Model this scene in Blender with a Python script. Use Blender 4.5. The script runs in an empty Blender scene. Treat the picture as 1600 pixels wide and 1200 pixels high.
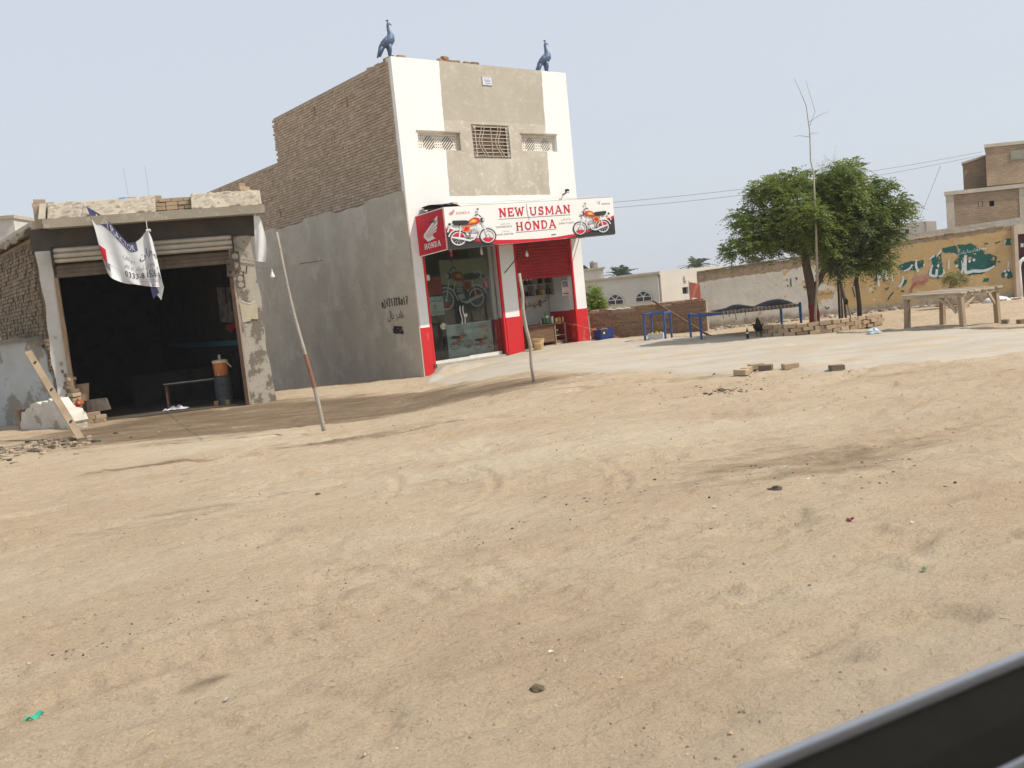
import bpy, bmesh, math, random
import numpy as np
from mathutils import Vector, Matrix
from mathutils.geometry import tessellate_polygon

SC = bpy.context.scene
COL = SC.collection
rnd = random.Random(7)

# ------------------------------------------------------------------ camera
CAM_H = 1.5
PITCH, ROLL = math.radians(5.691), math.radians(5.72)
cam = bpy.data.cameras.new('camera')
cam.sensor_fit = 'HORIZONTAL'; cam.sensor_width = 36.0; cam.lens = 36.0 * 1408 / 1600
cam.clip_start = 0.02; cam.clip_end = 3000
cam.dof.use_dof = True; cam.dof.focus_distance = 17.0; cam.dof.aperture_fstop = 9.0
camo = bpy.data.objects.new('camera', cam); COL.objects.link(camo)
fw = Vector((0, math.cos(PITCH), -math.sin(PITCH))); up0 = Vector((0, math.sin(PITCH), math.cos(PITCH))); rt0 = Vector((1, 0, 0))
rt = math.cos(ROLL) * rt0 - math.sin(ROLL) * up0
up = math.sin(ROLL) * rt0 + math.cos(ROLL) * up0
camo.matrix_world = Matrix(((rt.x, up.x, -fw.x, 0), (rt.y, up.y, -fw.y, 0), (rt.z, up.z, -fw.z, CAM_H), (0, 0, 0, 1)))
SC.camera = camo

# ------------------------------------------------------------------ light
SUN_EL = math.radians(52)
SUN_H = Vector((0.984, -0.175, 0)).normalized()
SUN_D = SUN_H * math.cos(SUN_EL) + Vector((0, 0, math.sin(SUN_EL)))
world = bpy.data.worlds.new('World'); SC.world = world; world.use_nodes = True
wn = world.node_tree.nodes; wl = world.node_tree.links; wn.clear()
sky = wn.new('ShaderNodeTexSky'); sky.sky_type = 'NISHITA'; sky.sun_disc = False
sky.sun_elevation = SUN_EL; sky.sun_rotation = math.atan2(SUN_H.x, SUN_H.y)
sky.air_density = 1.0; sky.dust_density = 4.0; sky.ozone_density = 1.5; sky.altitude = 0
hz = wn.new('ShaderNodeMix'); hz.data_type = 'RGBA'; hz.inputs[0].default_value = 0.8
hz.inputs[7].default_value = (6.5, 7.0, 7.7, 1)
bg = wn.new('ShaderNodeBackground'); bg.inputs[1].default_value = 0.10
wo = wn.new('ShaderNodeOutputWorld')
wl.new(sky.outputs[0], hz.inputs[6]); wl.new(hz.outputs[2], bg.inputs[0]); wl.new(bg.outputs[0], wo.inputs[0])
sl = bpy.data.lights.new('sun', 'SUN'); sl.energy = 4.0; sl.angle = math.radians(0.6); sl.color = (1.0, 0.93, 0.82)
so = bpy.data.objects.new('sun', sl); COL.objects.link(so)
so.rotation_euler = SUN_D.to_track_quat('Z', 'Y').to_euler(); so.location = (30, -5, 40)
SC.view_settings.view_transform = 'Standard'; SC.view_settings.look = 'None'
SC.view_settings.exposure = 0.2; SC.view_settings.gamma = 1.0; SC.view_settings.use_curve_mapping = False
SC.cycles.max_bounces = 6; SC.cycles.transparent_max_bounces = 12

# ------------------------------------------------------------------ materials
MATS = {}
def mat(name, c1, c2=None, scale=3.0, rough=0.85, bump=0.0, bscale=40.0, detail=6.0, spec=0.25, metal=0.0,
        c3=None, s3=14.0, t3=0.6, island=0.0, stretch=None, w3=0.08):
    """procedural surface: two tones by noise, an optional third tone in ragged patches, grain relief"""
    if name in MATS: return MATS[name]
    m = bpy.data.materials.new(name); m.use_nodes = True; MATS[name] = m
    nt = m.node_tree; N = nt.nodes; L = nt.links
    b = N['Principled BSDF']; b.inputs['Roughness'].default_value = rough; b.inputs['Metallic'].default_value = metal
    b.inputs['Specular IOR Level'].default_value = spec
    tc = N.new('ShaderNodeTexCoord'); vec = tc.outputs['Object']
    if stretch:
        mp = N.new('ShaderNodeMapping'); mp.inputs['Scale'].default_value = stretch; L.new(vec, mp.inputs[0]); vec = mp.outputs[0]
    def noise(s, d=6.0, r=0.6):
        n = N.new('ShaderNodeTexNoise'); n.inputs['Scale'].default_value = s; n.inputs['Detail'].default_value = d
        n.inputs['Roughness'].default_value = r; L.new(vec, n.inputs['Vector']); return n.outputs[0]
    def mix(f, a, c):
        x = N.new('ShaderNodeMix'); x.data_type = 'RGBA'
        if isinstance(f, float): x.inputs[0].default_value = f
        else: L.new(f, x.inputs[0])
        for i, q in ((6, a), (7, c)):
            if isinstance(q, tuple): x.inputs[i].default_value = (*q, 1)
            else: L.new(q, x.inputs[i])
        return x.outputs[2]
    def ramp(src, lo, hi):
        r = N.new('ShaderNodeMapRange'); r.inputs[1].default_value = lo; r.inputs[2].default_value = hi; L.new(src, r.inputs[0]); return r.outputs[0]
    if c2 is None: c2 = tuple(x * 0.82 for x in c1)
    col = mix(ramp(noise(scale, detail), 0.35, 0.65), c1, c2)
    if c3: col = mix(ramp(noise(s3, 8.0, 0.65), t3, t3 + w3), col, c3)
    if island:
        oi = N.new('ShaderNodeObjectInfo'); ge = N.new('ShaderNodeNewGeometry')
        ad = N.new('ShaderNodeMath'); ad.operation = 'ADD'; L.new(oi.outputs['Random'], ad.inputs[0]); L.new(ge.outputs['Random Per Island'], ad.inputs[1])
        fr = N.new('ShaderNodeMath'); fr.operation = 'FRACT'; L.new(ad.outputs[0], fr.inputs[0])
        mr = N.new('ShaderNodeMapRange'); mr.inputs[3].default_value = 1 - island; mr.inputs[4].default_value = 1 + island; L.new(fr.outputs[0], mr.inputs[0])
        hs = N.new('ShaderNodeHueSaturation'); L.new(mr.outputs[0], hs.inputs['Value']); L.new(col, hs.inputs['Color']); col = hs.outputs[0]
    L.new(col, b.inputs['Base Color'])
    if bump:
        bp = N.new('ShaderNodeBump'); bp.inputs['Strength'].default_value = min(1.0, bump); bp.inputs['Distance'].default_value = 0.02 * max(1.0, bump)
        L.new(noise(bscale, 8.0, 0.7), bp.inputs['Height']); L.new(bp.outputs[0], b.inputs['Normal'])
    return m

def custom(name):
    m = bpy.data.materials.new(name); m.use_nodes = True; MATS[name] = m
    return m, m.node_tree.nodes, m.node_tree.links, m.node_tree.nodes['Principled BSDF']

M_BRICK = mat('weathered_brick', (.49, .385, .285), (.41, .315, .225), 5, .95, .6, 60, island=.13, c3=(.52, .45, .36), s3=7, t3=.56)
M_BRICK_RED = mat('red_brick', (.33, .21, .135), (.27, .165, .105), 5, .95, .5, 60, island=.2, c3=(.36, .27, .19), s3=6, t3=.62)
M_BRICK_PALE = mat('pale_brick', (.46, .35, .235), (.38, .28, .18), 5, .95, .5, 50, island=.15, c3=(.53, .45, .34), s3=9, t3=.56)
M_MORTAR = mat('mud_mortar', (.42, .345, .26), (.34, .275, .205), 6, .95, .8, 35)
M_CEMENT = mat('grey_cement_plaster', (.54, .485, .40), (.45, .405, .33), .9, .95, .9, 14, c3=(.58, .53, .445), s3=1.6, t3=.5, w3=.14)
M_CEMENT_LT = mat('light_cement', (.42, .38, .31), (.36, .32, .25), 2.0, .95, .4, 30, c3=(.48, .45, .39), s3=6, t3=.58)
M_WHITE = mat('white_paint', (.80, .80, .78), (.74, .735, .71), 1.5, .7, .15, 30, c3=(.62, .59, .53), s3=4, t3=.62, w3=.12)
M_RED = mat('red_paint', (.62, .022, .028), (.55, .02, .025), 2, .55, .1, 30, c3=(.5, .08, .06), s3=5, t3=.68)
M_REDSH = mat('red_shutter_paint', (.33, .03, .03), (.27, .025, .025), 3, .75, spec=.1)
M_STEEL = mat('galvanised_steel', (.42, .40, .36), (.30, .27, .22), 4, .45, .1, 20, metal=.6, c3=(.22, .13, .08), s3=9, t3=.62)
M_RUST = mat('rusty_iron', (.12, .07, .045), (.08, .05, .035), 8, .8, .2, 30)
M_DARK = mat('dark_iron', (.03, .03, .03), (.05, .045, .04), 8, .6)
M_BLUE = mat('blue_painted_steel', (.055, .13, .30), (.045, .10, .24), 6, .5, c3=(.16, .13, .11), s3=14, t3=.68)
M_WOOD = mat('sun_bleached_wood', (.50, .41, .29), (.36, .28, .19), 2.5, .85, .4, 14, stretch=(9, 1, 9))
M_WOODX = mat('sun_bleached_plank', (.50, .43, .33), (.33, .265, .19), 2.5, .85, .4, 14, stretch=(1, 9, 9), island=.16)
M_WOODV = mat('weathered_post_wood', (.38, .27, .17), (.26, .18, .11), 2.5, .85, .4, 14, stretch=(9, 9, 1))
M_WOODB = mat('brown_wood', (.20, .115, .065), (.13, .075, .045), 3, .7, .2, 20, stretch=(1, 9, 9))
M_BAMBOO = mat('grey_bamboo', (.36, .33, .29), (.27, .24, .20), 3, .7, .2, 25, stretch=(6, 6, 1))
M_BARK = mat('bark', (.15, .105, .075), (.10, .07, .05), 6, .95, 1.0, 30, stretch=(3, 3, 1))
M_TWIG = mat('pale_twig', (.36, .31, .24), (.28, .24, .18), 6, .9)
M_CLOTHW = mat('white_cloth', (.72, .72, .70), (.62, .62, .60), 3, .8, .15, 20)
M_PLASTIC_W = mat('white_plastic', (.7, .7, .68), None, 3, .45)
M_BLACK = mat('black_paint', (.018, .018, .02), (.03, .03, .03), 20, .6)
M_PAPER = mat('paper', (.68, .66, .60), (.58, .55, .49), 10, .8)

# ------------------------------------------------------------------ mesh helpers
class MB:
    def __init__(s): s.v = []; s.f = []; s.m = []
    def add(s, vs, fs, m=0):
        o = len(s.v); s.v += [tuple(p) for p in vs]
        for f in fs: s.f.append(tuple(i + o for i in f)); s.m.append(m)
    def box(s, x0, x1, y0, y1, z0, z1, m=0):
        s.add([(x0, y0, z0), (x1, y0, z0), (x1, y1, z0), (x0, y1, z0), (x0, y0, z1), (x1, y0, z1), (x1, y1, z1), (x0, y1, z1)],
              [(0, 3, 2, 1), (4, 5, 6, 7), (0, 1, 5, 4), (1, 2, 6, 5), (2, 3, 7, 6), (3, 0, 4, 7)], m)
    def obox(s, c, ax, ay, az, m=0):
        c, ax, ay, az = Vector(c), Vector(ax), Vector(ay), Vector(az)
        P = [c + sx * ax + sy * ay + sz * az for sz in (-1, 1) for sy in (-1, 1) for sx in (-1, 1)]
        s.add(P, [(0, 2, 3, 1), (4, 5, 7, 6), (0, 1, 5, 4), (1, 3, 7, 5), (3, 2, 6, 7), (2, 0, 4, 6)], m)
    def beam(s, a, b, w, t, m=0, upv=(0, 0, 1)):
        a, b = Vector(a), Vector(b); d = (b - a); l = d.length; d.normalize(); u = Vector(upv)
        if abs(d.dot(u)) > .98: u = Vector((1, 0, 0))
        r = d.cross(u).normalized(); u = r.cross(d).normalized()
        s.obox((a + b) / 2, d * l / 2, r * w / 2, u * t / 2, m)
    def tube(s, pts, r, n=8, m=0, cap=True):
        pts = [Vector(p) for p in pts]; k = len(pts)
        rs = r if isinstance(r, (list, tuple)) else [r] * k
        base = len(s.v); prev = None
        for i, p in enumerate(pts):
            t = (pts[min(i + 1, k - 1)] - pts[max(i - 1, 0)]).normalized()
            if prev is None:
                a = Vector((0, 0, 1)) if abs(t.z) < .9 else Vector((1, 0, 0)); x = t.cross(a).normalized()
            else:
                x = prev - t * prev.dot(t); x = x.normalized() if x.length > 1e-6 else t.orthogonal().normalized()
            prev = x; y = t.cross(x)
            for j in range(n):
                a = 2 * math.pi * j / n; s.v.append(tuple(p + (x * math.cos(a) + y * math.sin(a)) * rs[i]))
        for i in range(k - 1):
            for j in range(n):
                j2 = (j + 1) % n
                s.f.append((base + i * n + j, base + i * n + j2, base + (i + 1) * n + j2, base + (i + 1) * n + j)); s.m.append(m)
        if cap:
            s.f.append(tuple(base + j for j in reversed(range(n)))); s.m.append(m)
            s.f.append(tuple(base + (k - 1) * n + j for j in range(n))); s.m.append(m)
    def lathe(s, prof, n=16, o=(0, 0, 0), m=0, sx=1, sy=1):
        base = len(s.v)
        for r, z in prof:
            for j in range(n):
                a = 2 * math.pi * j / n; s.v.append((o[0] + r * math.cos(a) * sx, o[1] + r * math.sin(a) * sy, o[2] + z))
        for i in range(len(prof) - 1):
            for j in range(n):
                j2 = (j + 1) % n
                s.f.append((base + i * n + j, base + i * n + j2, base + (i + 1) * n + j2, base + (i + 1) * n + j)); s.m.append(m)
        s.f.append(tuple(base + j for j in reversed(range(n)))); s.m.append(m)
        s.f.append(tuple(base + (len(prof) - 1) * n + j for j in range(n))); s.m.append(m)
    def grid(s, fn, nu, nv, m=0, flip=False):
        base = len(s.v)
        for j in range(nv + 1):
            for i in range(nu + 1): s.v.append(tuple(fn(i / nu, j / nv)))
        for j in range(nv):
            for i in range(nu):
                a = base + j * (nu + 1) + i; q = (a, a + 1, a + nu + 2, a + nu + 1)
                s.f.append(q[::-1] if flip else q); s.m.append(m)
    def poly(s, pts, m=0): s.add(pts, [tuple(range(len(pts)))], m)
    def prism(s, poly, fn, depth, m=0):
        """poly in 2-D; fn(x, y, d) -> point; closed slab from d=0 to d=depth"""
        n = len(poly); vs = [fn(x, y, 0) for x, y in poly] + [fn(x, y, depth) for x, y in poly]
        s.add(vs, [tuple(reversed(range(n))), tuple(range(n, 2 * n))] + [(i, (i + 1) % n, n + (i + 1) % n, n + i) for i in range(n)], m)
    def ribbon(s, pts, ws, fn, off, m=0):
        """flat brush stroke: 2-D polyline with widths, mapped by fn(x, y, off)"""
        P = [Vector(p) for p in pts]; k = len(P); W = ws if isinstance(ws, (list, tuple)) else [ws] * k
        vs = []
        for i, p in enumerate(P):
            t = (P[min(i + 1, k - 1)] - P[max(i - 1, 0)]); t = t.normalized() if t.length > 0 else Vector((1, 0))
            nn = Vector((-t.y, t.x)) * W[i] / 2
            vs += [fn(p.x + nn.x, p.y + nn.y, off), fn(p.x - nn.x, p.y - nn.y, off)]
        s.add(vs, [(2 * i, 2 * i + 1, 2 * i + 3, 2 * i + 2) for i in range(k - 1)], m)
    def disc(s, cx, cy, r, fn, off, m=0, n=18, r0=0.0, ry=1.0, a0=0.0, a1=2 * math.pi):
        vs = []; full = abs(a1 - a0 - 2 * math.pi) < 1e-6
        for i in range(n + (0 if full else 1)):
            a = a0 + (a1 - a0) * i / n
            vs.append(fn(cx + r * math.cos(a), cy + r * ry * math.sin(a), off))
            if r0: vs.append(fn(cx + r0 * math.cos(a), cy + r0 * ry * math.sin(a), off))
        if r0:
            k = len(vs) // 2; fs = [(2 * i, 2 * ((i + 1) % k), 2 * ((i + 1) % k) + 1, 2 * i + 1) for i in range(k if full else k - 1)]
        else: fs = [tuple(range(len(vs)))]
        s.add(vs, fs, m)
    def build(s, name, mats, parent=None, smooth=False, loc=None, rotz=None):
        me = bpy.data.meshes.new(name); me.from_pydata(s.v, [], s.f)
        if not isinstance(mats, (list, tuple)): mats = [mats]
        for q in mats: me.materials.append(q)
        if len(mats) > 1: me.polygons.foreach_set('material_index', s.m)
        if smooth: me.polygons.foreach_set('use_smooth', [True] * len(me.polygons))
        me.update()
        o = bpy.data.objects.new(name, me); COL.objects.link(o)
        if parent: o.parent = parent
        if loc is not None: o.location = loc
        if rotz is not None: o.rotation_euler.z = rotz
        return o

def tag(o, label=None, cat=None, group=None, kind=None):
    if label: o['label'] = label
    if cat: o['category'] = cat
    if group: o['group'] = group
    if kind: o['kind'] = kind
    return o
def thing(name, label, cat, loc=(0, 0, 0), rotz=0.0, group=None):
    o = bpy.data.objects.new(name, None); COL.objects.link(o); o.location = loc; o.rotation_euler.z = rotz
    o.empty_display_size = .1
    return tag(o, label, cat, group)
def dup(o, loc, rotz=None, parent=None, **kw):
    c = o.copy(); COL.objects.link(c); c.location = loc
    if rotz is not None: c.rotation_euler.z = rotz
    for k, v in kw.items(): c[k] = v
    for ch in o.children:
        q = ch.copy(); COL.objects.link(q); q.parent = c
        for g2 in ch.children:
            r = g2.copy(); COL.objects.link(r); r.parent = q
    return c

def holed_wall(mb, x0, x1, z0, z1, holes, y0, y1, m=0):
    """slab from y0 (front) to y1 with rectangular openings (x0,x1,z0,z1), reveals included"""
    xs = sorted({x0, x1, *[h[0] for h in holes], *[h[1] for h in holes]}); zs = sorted({z0, z1, *[h[2] for h in holes], *[h[3] for h in holes]})
    xs = [x for x in xs if x0 <= x <= x1]; zs = [z for z in zs if z0 <= z <= z1]
    hole = lambda x, z: any(h[0] < x < h[1] and h[2] < z < h[3] for h in holes)
    nx, nz = len(xs) - 1, len(zs) - 1
    solid = [[not hole((xs[i] + xs[i + 1]) / 2, (zs[j] + zs[j + 1]) / 2) for j in range(nz)] for i in range(nx)]
    S = lambda i, j: 0 <= i < nx and 0 <= j < nz and solid[i][j]
    for i in range(nx):
        for j in range(nz):
            if not S(i, j): continue
            a, b, c, d = xs[i], xs[i + 1], zs[j], zs[j + 1]
            mb.poly([(a, y0, c), (b, y0, c), (b, y0, d), (a, y0, d)], m); mb.poly([(a, y1, d), (b, y1, d), (b, y1, c), (a, y1, c)], m)
            if not S(i - 1, j): mb.poly([(a, y0, c), (a, y0, d), (a, y1, d), (a, y1, c)], m)
            if not S(i + 1, j): mb.poly([(b, y0, d), (b, y0, c), (b, y1, c), (b, y1, d)], m)
            if not S(i, j - 1): mb.poly([(a, y0, c), (a, y1, c), (b, y1, c), (b, y0, c)], m)
            if not S(i, j + 1): mb.poly([(a, y0, d), (b, y0, d), (b, y1, d), (a, y1, d)], m)

# brick variants (unit boxes, bevelled and uneven), shared by every loose brick and wall
BV = []
def make_brick_variants():
    r = random.Random(3)
    for k in range(6):
        bm = bmesh.new(); bmesh.ops.create_cube(bm, size=1.0)
        for v in bm.verts: v.co = Vector((v.co.x * (1 + r.uniform(-.03, .03)), v.co.y * (1 + r.uniform(-.05, .05)), v.co.z * (1 + r.uniform(-.1, .1))))
        bmesh.ops.bevel(bm, geom=bm.edges[:], offset=.05, segments=1, affect='EDGES')
        bm.verts.index_update()
        BV.append(([tuple(v.co) for v in bm.verts], [tuple(v.index for v in f.verts) for f in bm.faces])); bm.free()
make_brick_variants()
BMESH = {}
def brick_mesh(k, mt):
    key = (k, mt.name)
    if key not in BMESH:
        me = bpy.data.meshes.new('brick'); me.from_pydata(BV[k][0], [], BV[k][1]); me.materials.append(mt); me.update(); BMESH[key] = me
    return BMESH[key]
def brick_obj(mt, loc, size, rot=(0, 0, 0), parent=None, k=None, name='brick'):
    o = bpy.data.objects.new(name, brick_mesh(rnd.randrange(6) if k is None else k, mt)); COL.objects.link(o)
    o.location = loc; o.scale = size; o.rotation_euler = rot
    if parent: o.parent = parent
    return o
def brickwork(parent, o, ang, L, z0, z1, mt, keep=None, nobj=300, bl=.225, bh=.07, mo=.013, hm=None, dp=.03, jit=.004, skew=.0, prio=None, seed=1):
    """running-bond face: bricks stand out of the wall plane towards -normal; the nearest nobj are objects, the rest one mesh"""
    r = random.Random(seed); ca, sa = math.cos(ang), math.sin(ang); spots = []
    nc = int((z1 - z0) / (bh + mo))
    for c in range(nc):
        z = z0 + (c + .5) * (bh + mo); x = -(.5 if c % 2 else 0) * (bl + mo) - r.uniform(0, .03)
        while x < L:
            l = bl if r.random() > .14 else bl * .5
            a, b = max(x, 0), min(x + l, L)
            if b - a > .05 and (keep is None or keep((a + b) / 2, z)):
                spots.append(((a + b) / 2, z, b - a, r.uniform(-jit, jit) * 1.5, r.uniform(-1, 1) * skew, r.randrange(6), bh * r.uniform(.9, 1.08)))
            x += l + (mo if hm is None else hm) * r.uniform(.6, 1.5)
    spots.sort(key=prio or (lambda q: q[0]))
    nrm = (sa, -ca)
    rest = MB()
    for i, (xc, z, l, out, sk, k, hh) in enumerate(spots):
        px = o[0] + xc * ca + nrm[0] * out; py = o[1] + xc * sa + nrm[1] * out
        if i < nobj: brick_obj(mt, (px, py, z), (l, dp * 2, hh), (0, sk, ang), parent, k)
        else:
            cs, ss = math.cos(sk), math.sin(sk); vs = []
            for (x, y, w) in BV[k][0]:
                x *= l; y *= dp * 2; w *= hh; x, w = x * cs + w * ss, -x * ss + w * cs
                vs.append((px + x * ca - y * sa, py + x * sa + y * ca, z + w))
            rest.add(vs, BV[k][1])
    if rest.v: tag(rest.build('brickwork', mt, parent), kind='stuff')

# ------------------------------------------------------------------ noise + terrain height
class VN:
    def __init__(s, seed): s.t = np.random.RandomState(seed).rand(256, 256)
    def __call__(s, x, y):
        xi = np.floor(x).astype(int); yi = np.floor(y).astype(int); fx = x - xi; fy = y - yi
        fx = fx * fx * (3 - 2 * fx); fy = fy * fy * (3 - 2 * fy); t = s.t
        g = lambda a, b: t[a & 255, b & 255]
        return (g(xi, yi) * (1 - fx) + g(xi + 1, yi) * fx) * (1 - fy) + (g(xi, yi + 1) * (1 - fx) + g(xi + 1, yi + 1) * fx) * fy - .5
VNS = [VN(i) for i in range(8)]
def fbm(x, y, sc, octv=4, k=0, g=.5):
    s = 0; a = 1; f = 1 / sc
    for i in range(octv): s = s + a * VNS[(k + i) % 8](x * f + 13.7 * i, y * f + 7.1 * i); a *= g; f *= 2.03
    return s
def S(a, b, x):
    t = np.clip((x - a) / (b - a), 0, 1); return t * t * (3 - 2 * t)
RD = (0.914, 0.407)          # direction of travel along the road
def base_z(x, y):
    x = np.asarray(x, float); y = np.asarray(y, float)
    z = -0.3 * S(1.2, -2.6, x) * S(6, 17.5, y)
    z = z - 0.09 * np.maximum(0, y - 22) * S(0, -3, x) * S(60, 40, y)
    z = z - 1.6 * S(27.5, 37, y) * S(0, 3, x)
    return z
ARCS = [((-1.6, 7.2), 1.38, -0.75, 0.75), ((-2.4, 7.4), 1.36, -0.5, 0.55), ((-1.1, 7.0), 1.9, -.3, .45)]
def zt(x, y):
    x = np.asarray(x, float); y = np.asarray(y, float)
    z = base_z(x, y)
    al = x * RD[0] + y * RD[1]; ac = -x * RD[1] + y * RD[0]
    d = np.hypot(x, y); near = 1 / (1 + (d / 14) ** 2)
    z = z + .07 * fbm(x, y, 2.6, 2, 0) + .030 * fbm(al * .55, ac, .7, 3, 2) + .022 * fbm(al * .6, ac, .22, 3, 4) * near
    sc = fbm(al * .5, ac, .42, 3, 3); z = z - .05 * np.clip(sc - .30, 0, .12) / .12 * (.35 + .65 * near) * (fbm(x, y, 3.1, 2, 5) > -.1)
    cl = fbm(al * .8, ac, .13, 2, 6); z = z + .030 * np.clip(cl - .36, 0, .1) / .1 * near * (fbm(x, y, 1.3, 2, 2) > .02)
    tm = S(-.05, .22, fbm(x, y, 2.3, 2, 7)); fq = fbm(al * .62, ac, .85, 4, 1) * 6.0; fr = fq - np.floor(fq)
    z = z + .016 * tm * (S(.40, .62, fr) - fr) * (.4 + .6 * near)
    rd = 1 - np.abs(fbm(al * .45, ac, .30, 3, 4)) * 3.2; z = z + .020 * np.clip(rd - .62, 0, .38) * S(.0, .25, fbm(x, y, 1.9, 2, 3)) * (.3 + .7 * near)
    rid = np.abs(fbm(al * .35, ac, .5, 3, 5)); z = z - .022 * np.clip(.06 - rid, 0, .06) / .06 * near
    for (cx, cy), r, a0, a1 in ARCS:                # motorcycle tyre marks
        rr = np.hypot(x - cx, y - cy) - r; an = np.arctan2(y - cy, x - cx)
        w = S(a0, a0 + .15, an) * S(a1, a1 - .15, an)
        z = z + w * (-.020 * np.exp(-(rr / .035) ** 2) + .020 * np.exp(-((np.abs(rr) - .075) / .022) ** 2) * (.7 + .3 * np.sin(an * r * 90)))
    for c, w in ((5.55, .10), (6.9, .09), (4.35, .12), (8.6, .1)):    # worn wheel tracks along the verge
        q = ac - c - .5 * fbm(al, ac * 0, 3.0, 2, 1)
        z = z + S(.0, .35, fbm(al, ac, 2.0, 2, 6) + .15) * (-.030 * np.exp(-(q / w) ** 2) * (1 + .35 * np.sin(al * 42)) + .020 * np.exp(-((np.abs(q) - w * 1.7) / (w * .5)) ** 2))
    return z
def gz(x, y): return float(zt(np.array([x]), np.array([y]))[0])
# ------------------------------------------------------------------ ground sheet
def ground_material():
    m, N, L, b = custom('dusty_earth'); b.inputs['Roughness'].default_value = .97; b.inputs['Specular IOR Level'].default_value = .1
    ge = N.new('ShaderNodeNewGeometry'); pos = ge.outputs['Position']
    def noise(s, d=6.0, r=.6, sc=None, rz=0):
        n = N.new('ShaderNodeTexNoise'); n.inputs['Scale'].default_value = s; n.inputs['Detail'].default_value = d; n.inputs['Roughness'].default_value = r
        if sc:
            mp = N.new('ShaderNodeMapping'); mp.vector_type = 'TEXTURE'; mp.inputs['Scale'].default_value = sc; mp.inputs['Rotation'].default_value = (0, 0, rz); L.new(pos, mp.inputs[0]); L.new(mp.outputs[0], n.inputs['Vector'])
        else: L.new(pos, n.inputs['Vector'])
        return n.outputs[0]
    def rng(s, a, c, lo=0., hi=1.):
        r = N.new('ShaderNodeMapRange'); r.inputs[1].default_value = a; r.inputs[2].default_value = c; r.inputs[3].default_value = lo; r.inputs[4].default_value = hi; L.new(s, r.inputs[0]); return r.outputs[0]
    def mix(f, a, c, bt='MIX'):
        x = N.new('ShaderNodeMix'); x.data_type = 'RGBA'; x.blend_type = bt
        if isinstance(f, float): x.inputs[0].default_value = f
        else: L.new(f, x.inputs[0])
        for i, q in ((6, a), (7, c)):
            if isinstance(q, tuple): x.inputs[i].default_value = (*q, 1)
            else: L.new(q, x.inputs[i])
        return x.outputs[2]
    def mul(a, c):
        x = N.new('ShaderNodeMath'); x.operation = 'MULTIPLY'
        for i, q in ((0, a), (1, c)):
            if isinstance(q, float): x.inputs[i].default_value = q
            else: L.new(q, x.inputs[i])
        return x.outputs[0]
    ang = math.atan2(RD[1], RD[0])
    c = mix(rng(noise(.45, 5, .6), .38, .62), (.475, .372, .262), (.43, .325, .22))
    c = mix(rng(noise(1.0, 6, .62, (2.2, 1, 1), ang), .46, .68), c, (.495, .405, .292))
    c = mix(mul(rng(noise(1.5, 7, .68, (2.6, .9, 1), ang), .54, .70), .5), c, (.32, .235, .155))
    c = mix(mul(rng(noise(8, 6, .7, (2.0, 1, 1), ang), .52, .72), .35), c, (.28, .205, .14))
    c = mix(mul(rng(noise(60, 4, .7), .53, .70), .55), c, (.25, .18, .12))
    c = mix(mul(rng(noise(85, 3, .7), .56, .70), .7), c, (.58, .49, .375))
    at = N.new('ShaderNodeAttribute'); at.attribute_name = 'oil'
    def add(a, c2):
        x = N.new('ShaderNodeMath'); x.operation = 'ADD'; L.new(a, x.inputs[0]); L.new(c2, x.inputs[1]); return x.outputs[0]
    on = add(mul(at.outputs['Fac'], 1.0), rng(noise(1.5, 9, .72, (2.2, .8, 1), .15), .25, .75, -.62, .62))
    c = mix(mul(rng(on, .30, .78), .85), c, (.185, .132, .083))
    c = mix(mul(rng(on, .78, 1.25), .7), c, (.125, .09, .06))
    at3 = N.new('ShaderNodeAttribute'); at3.attribute_name = 'worn'
    c = mix(mul(at3.outputs['Fac'], rng(noise(.9, 6, .6, (1.8, .9, 1), .1), .36, .58)), c, (.505, .425, .31))
    at2 = N.new('ShaderNodeAttribute'); at2.attribute_name = 'shoulder'
    c = mix(mul(at2.outputs['Fac'], rng(noise(.8, 5, .6), .3, .6, .4, 1.)), c, (.45, .365, .27))
    L.new(c, b.inputs['Base Color'])
    h1 = noise(9, 8, .72, (1.7, 1, 1), ang); h2 = noise(48, 6, .7); h3 = noise(2.6, 6, .65, (2.0, 1, 1), ang)
    bp3 = N.new('ShaderNodeBump'); bp3.inputs['Strength'].default_value = .5; bp3.inputs['Distance'].default_value = .17; L.new(h3, bp3.inputs['Height'])
    bp = N.new('ShaderNodeBump'); bp.inputs['Strength'].default_value = .8; bp.inputs['Distance'].default_value = .075; L.new(h1, bp.inputs['Height']); L.new(bp3.outputs[0], bp.inputs['Normal'])
    bp2 = N.new('ShaderNodeBump'); bp2.inputs['Strength'].default_value = .7; bp2.inputs['Distance'].default_value = .014; L.new(h2, bp2.inputs['Height']); L.new(bp.outputs[0], bp2.inputs['Normal'])
    L.new(bp2.outputs[0], b.inputs['Normal'])
    return m
def blob(x, y, cx, cy, rx, ry, a=0):
    ca, sa = math.cos(a), math.sin(a); u = (x - cx) * ca + (y - cy) * sa; v = -(x - cx) * sa + (y - cy) * ca
    return np.exp(-((u / rx) ** 2 + (v / ry) ** 2))
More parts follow.
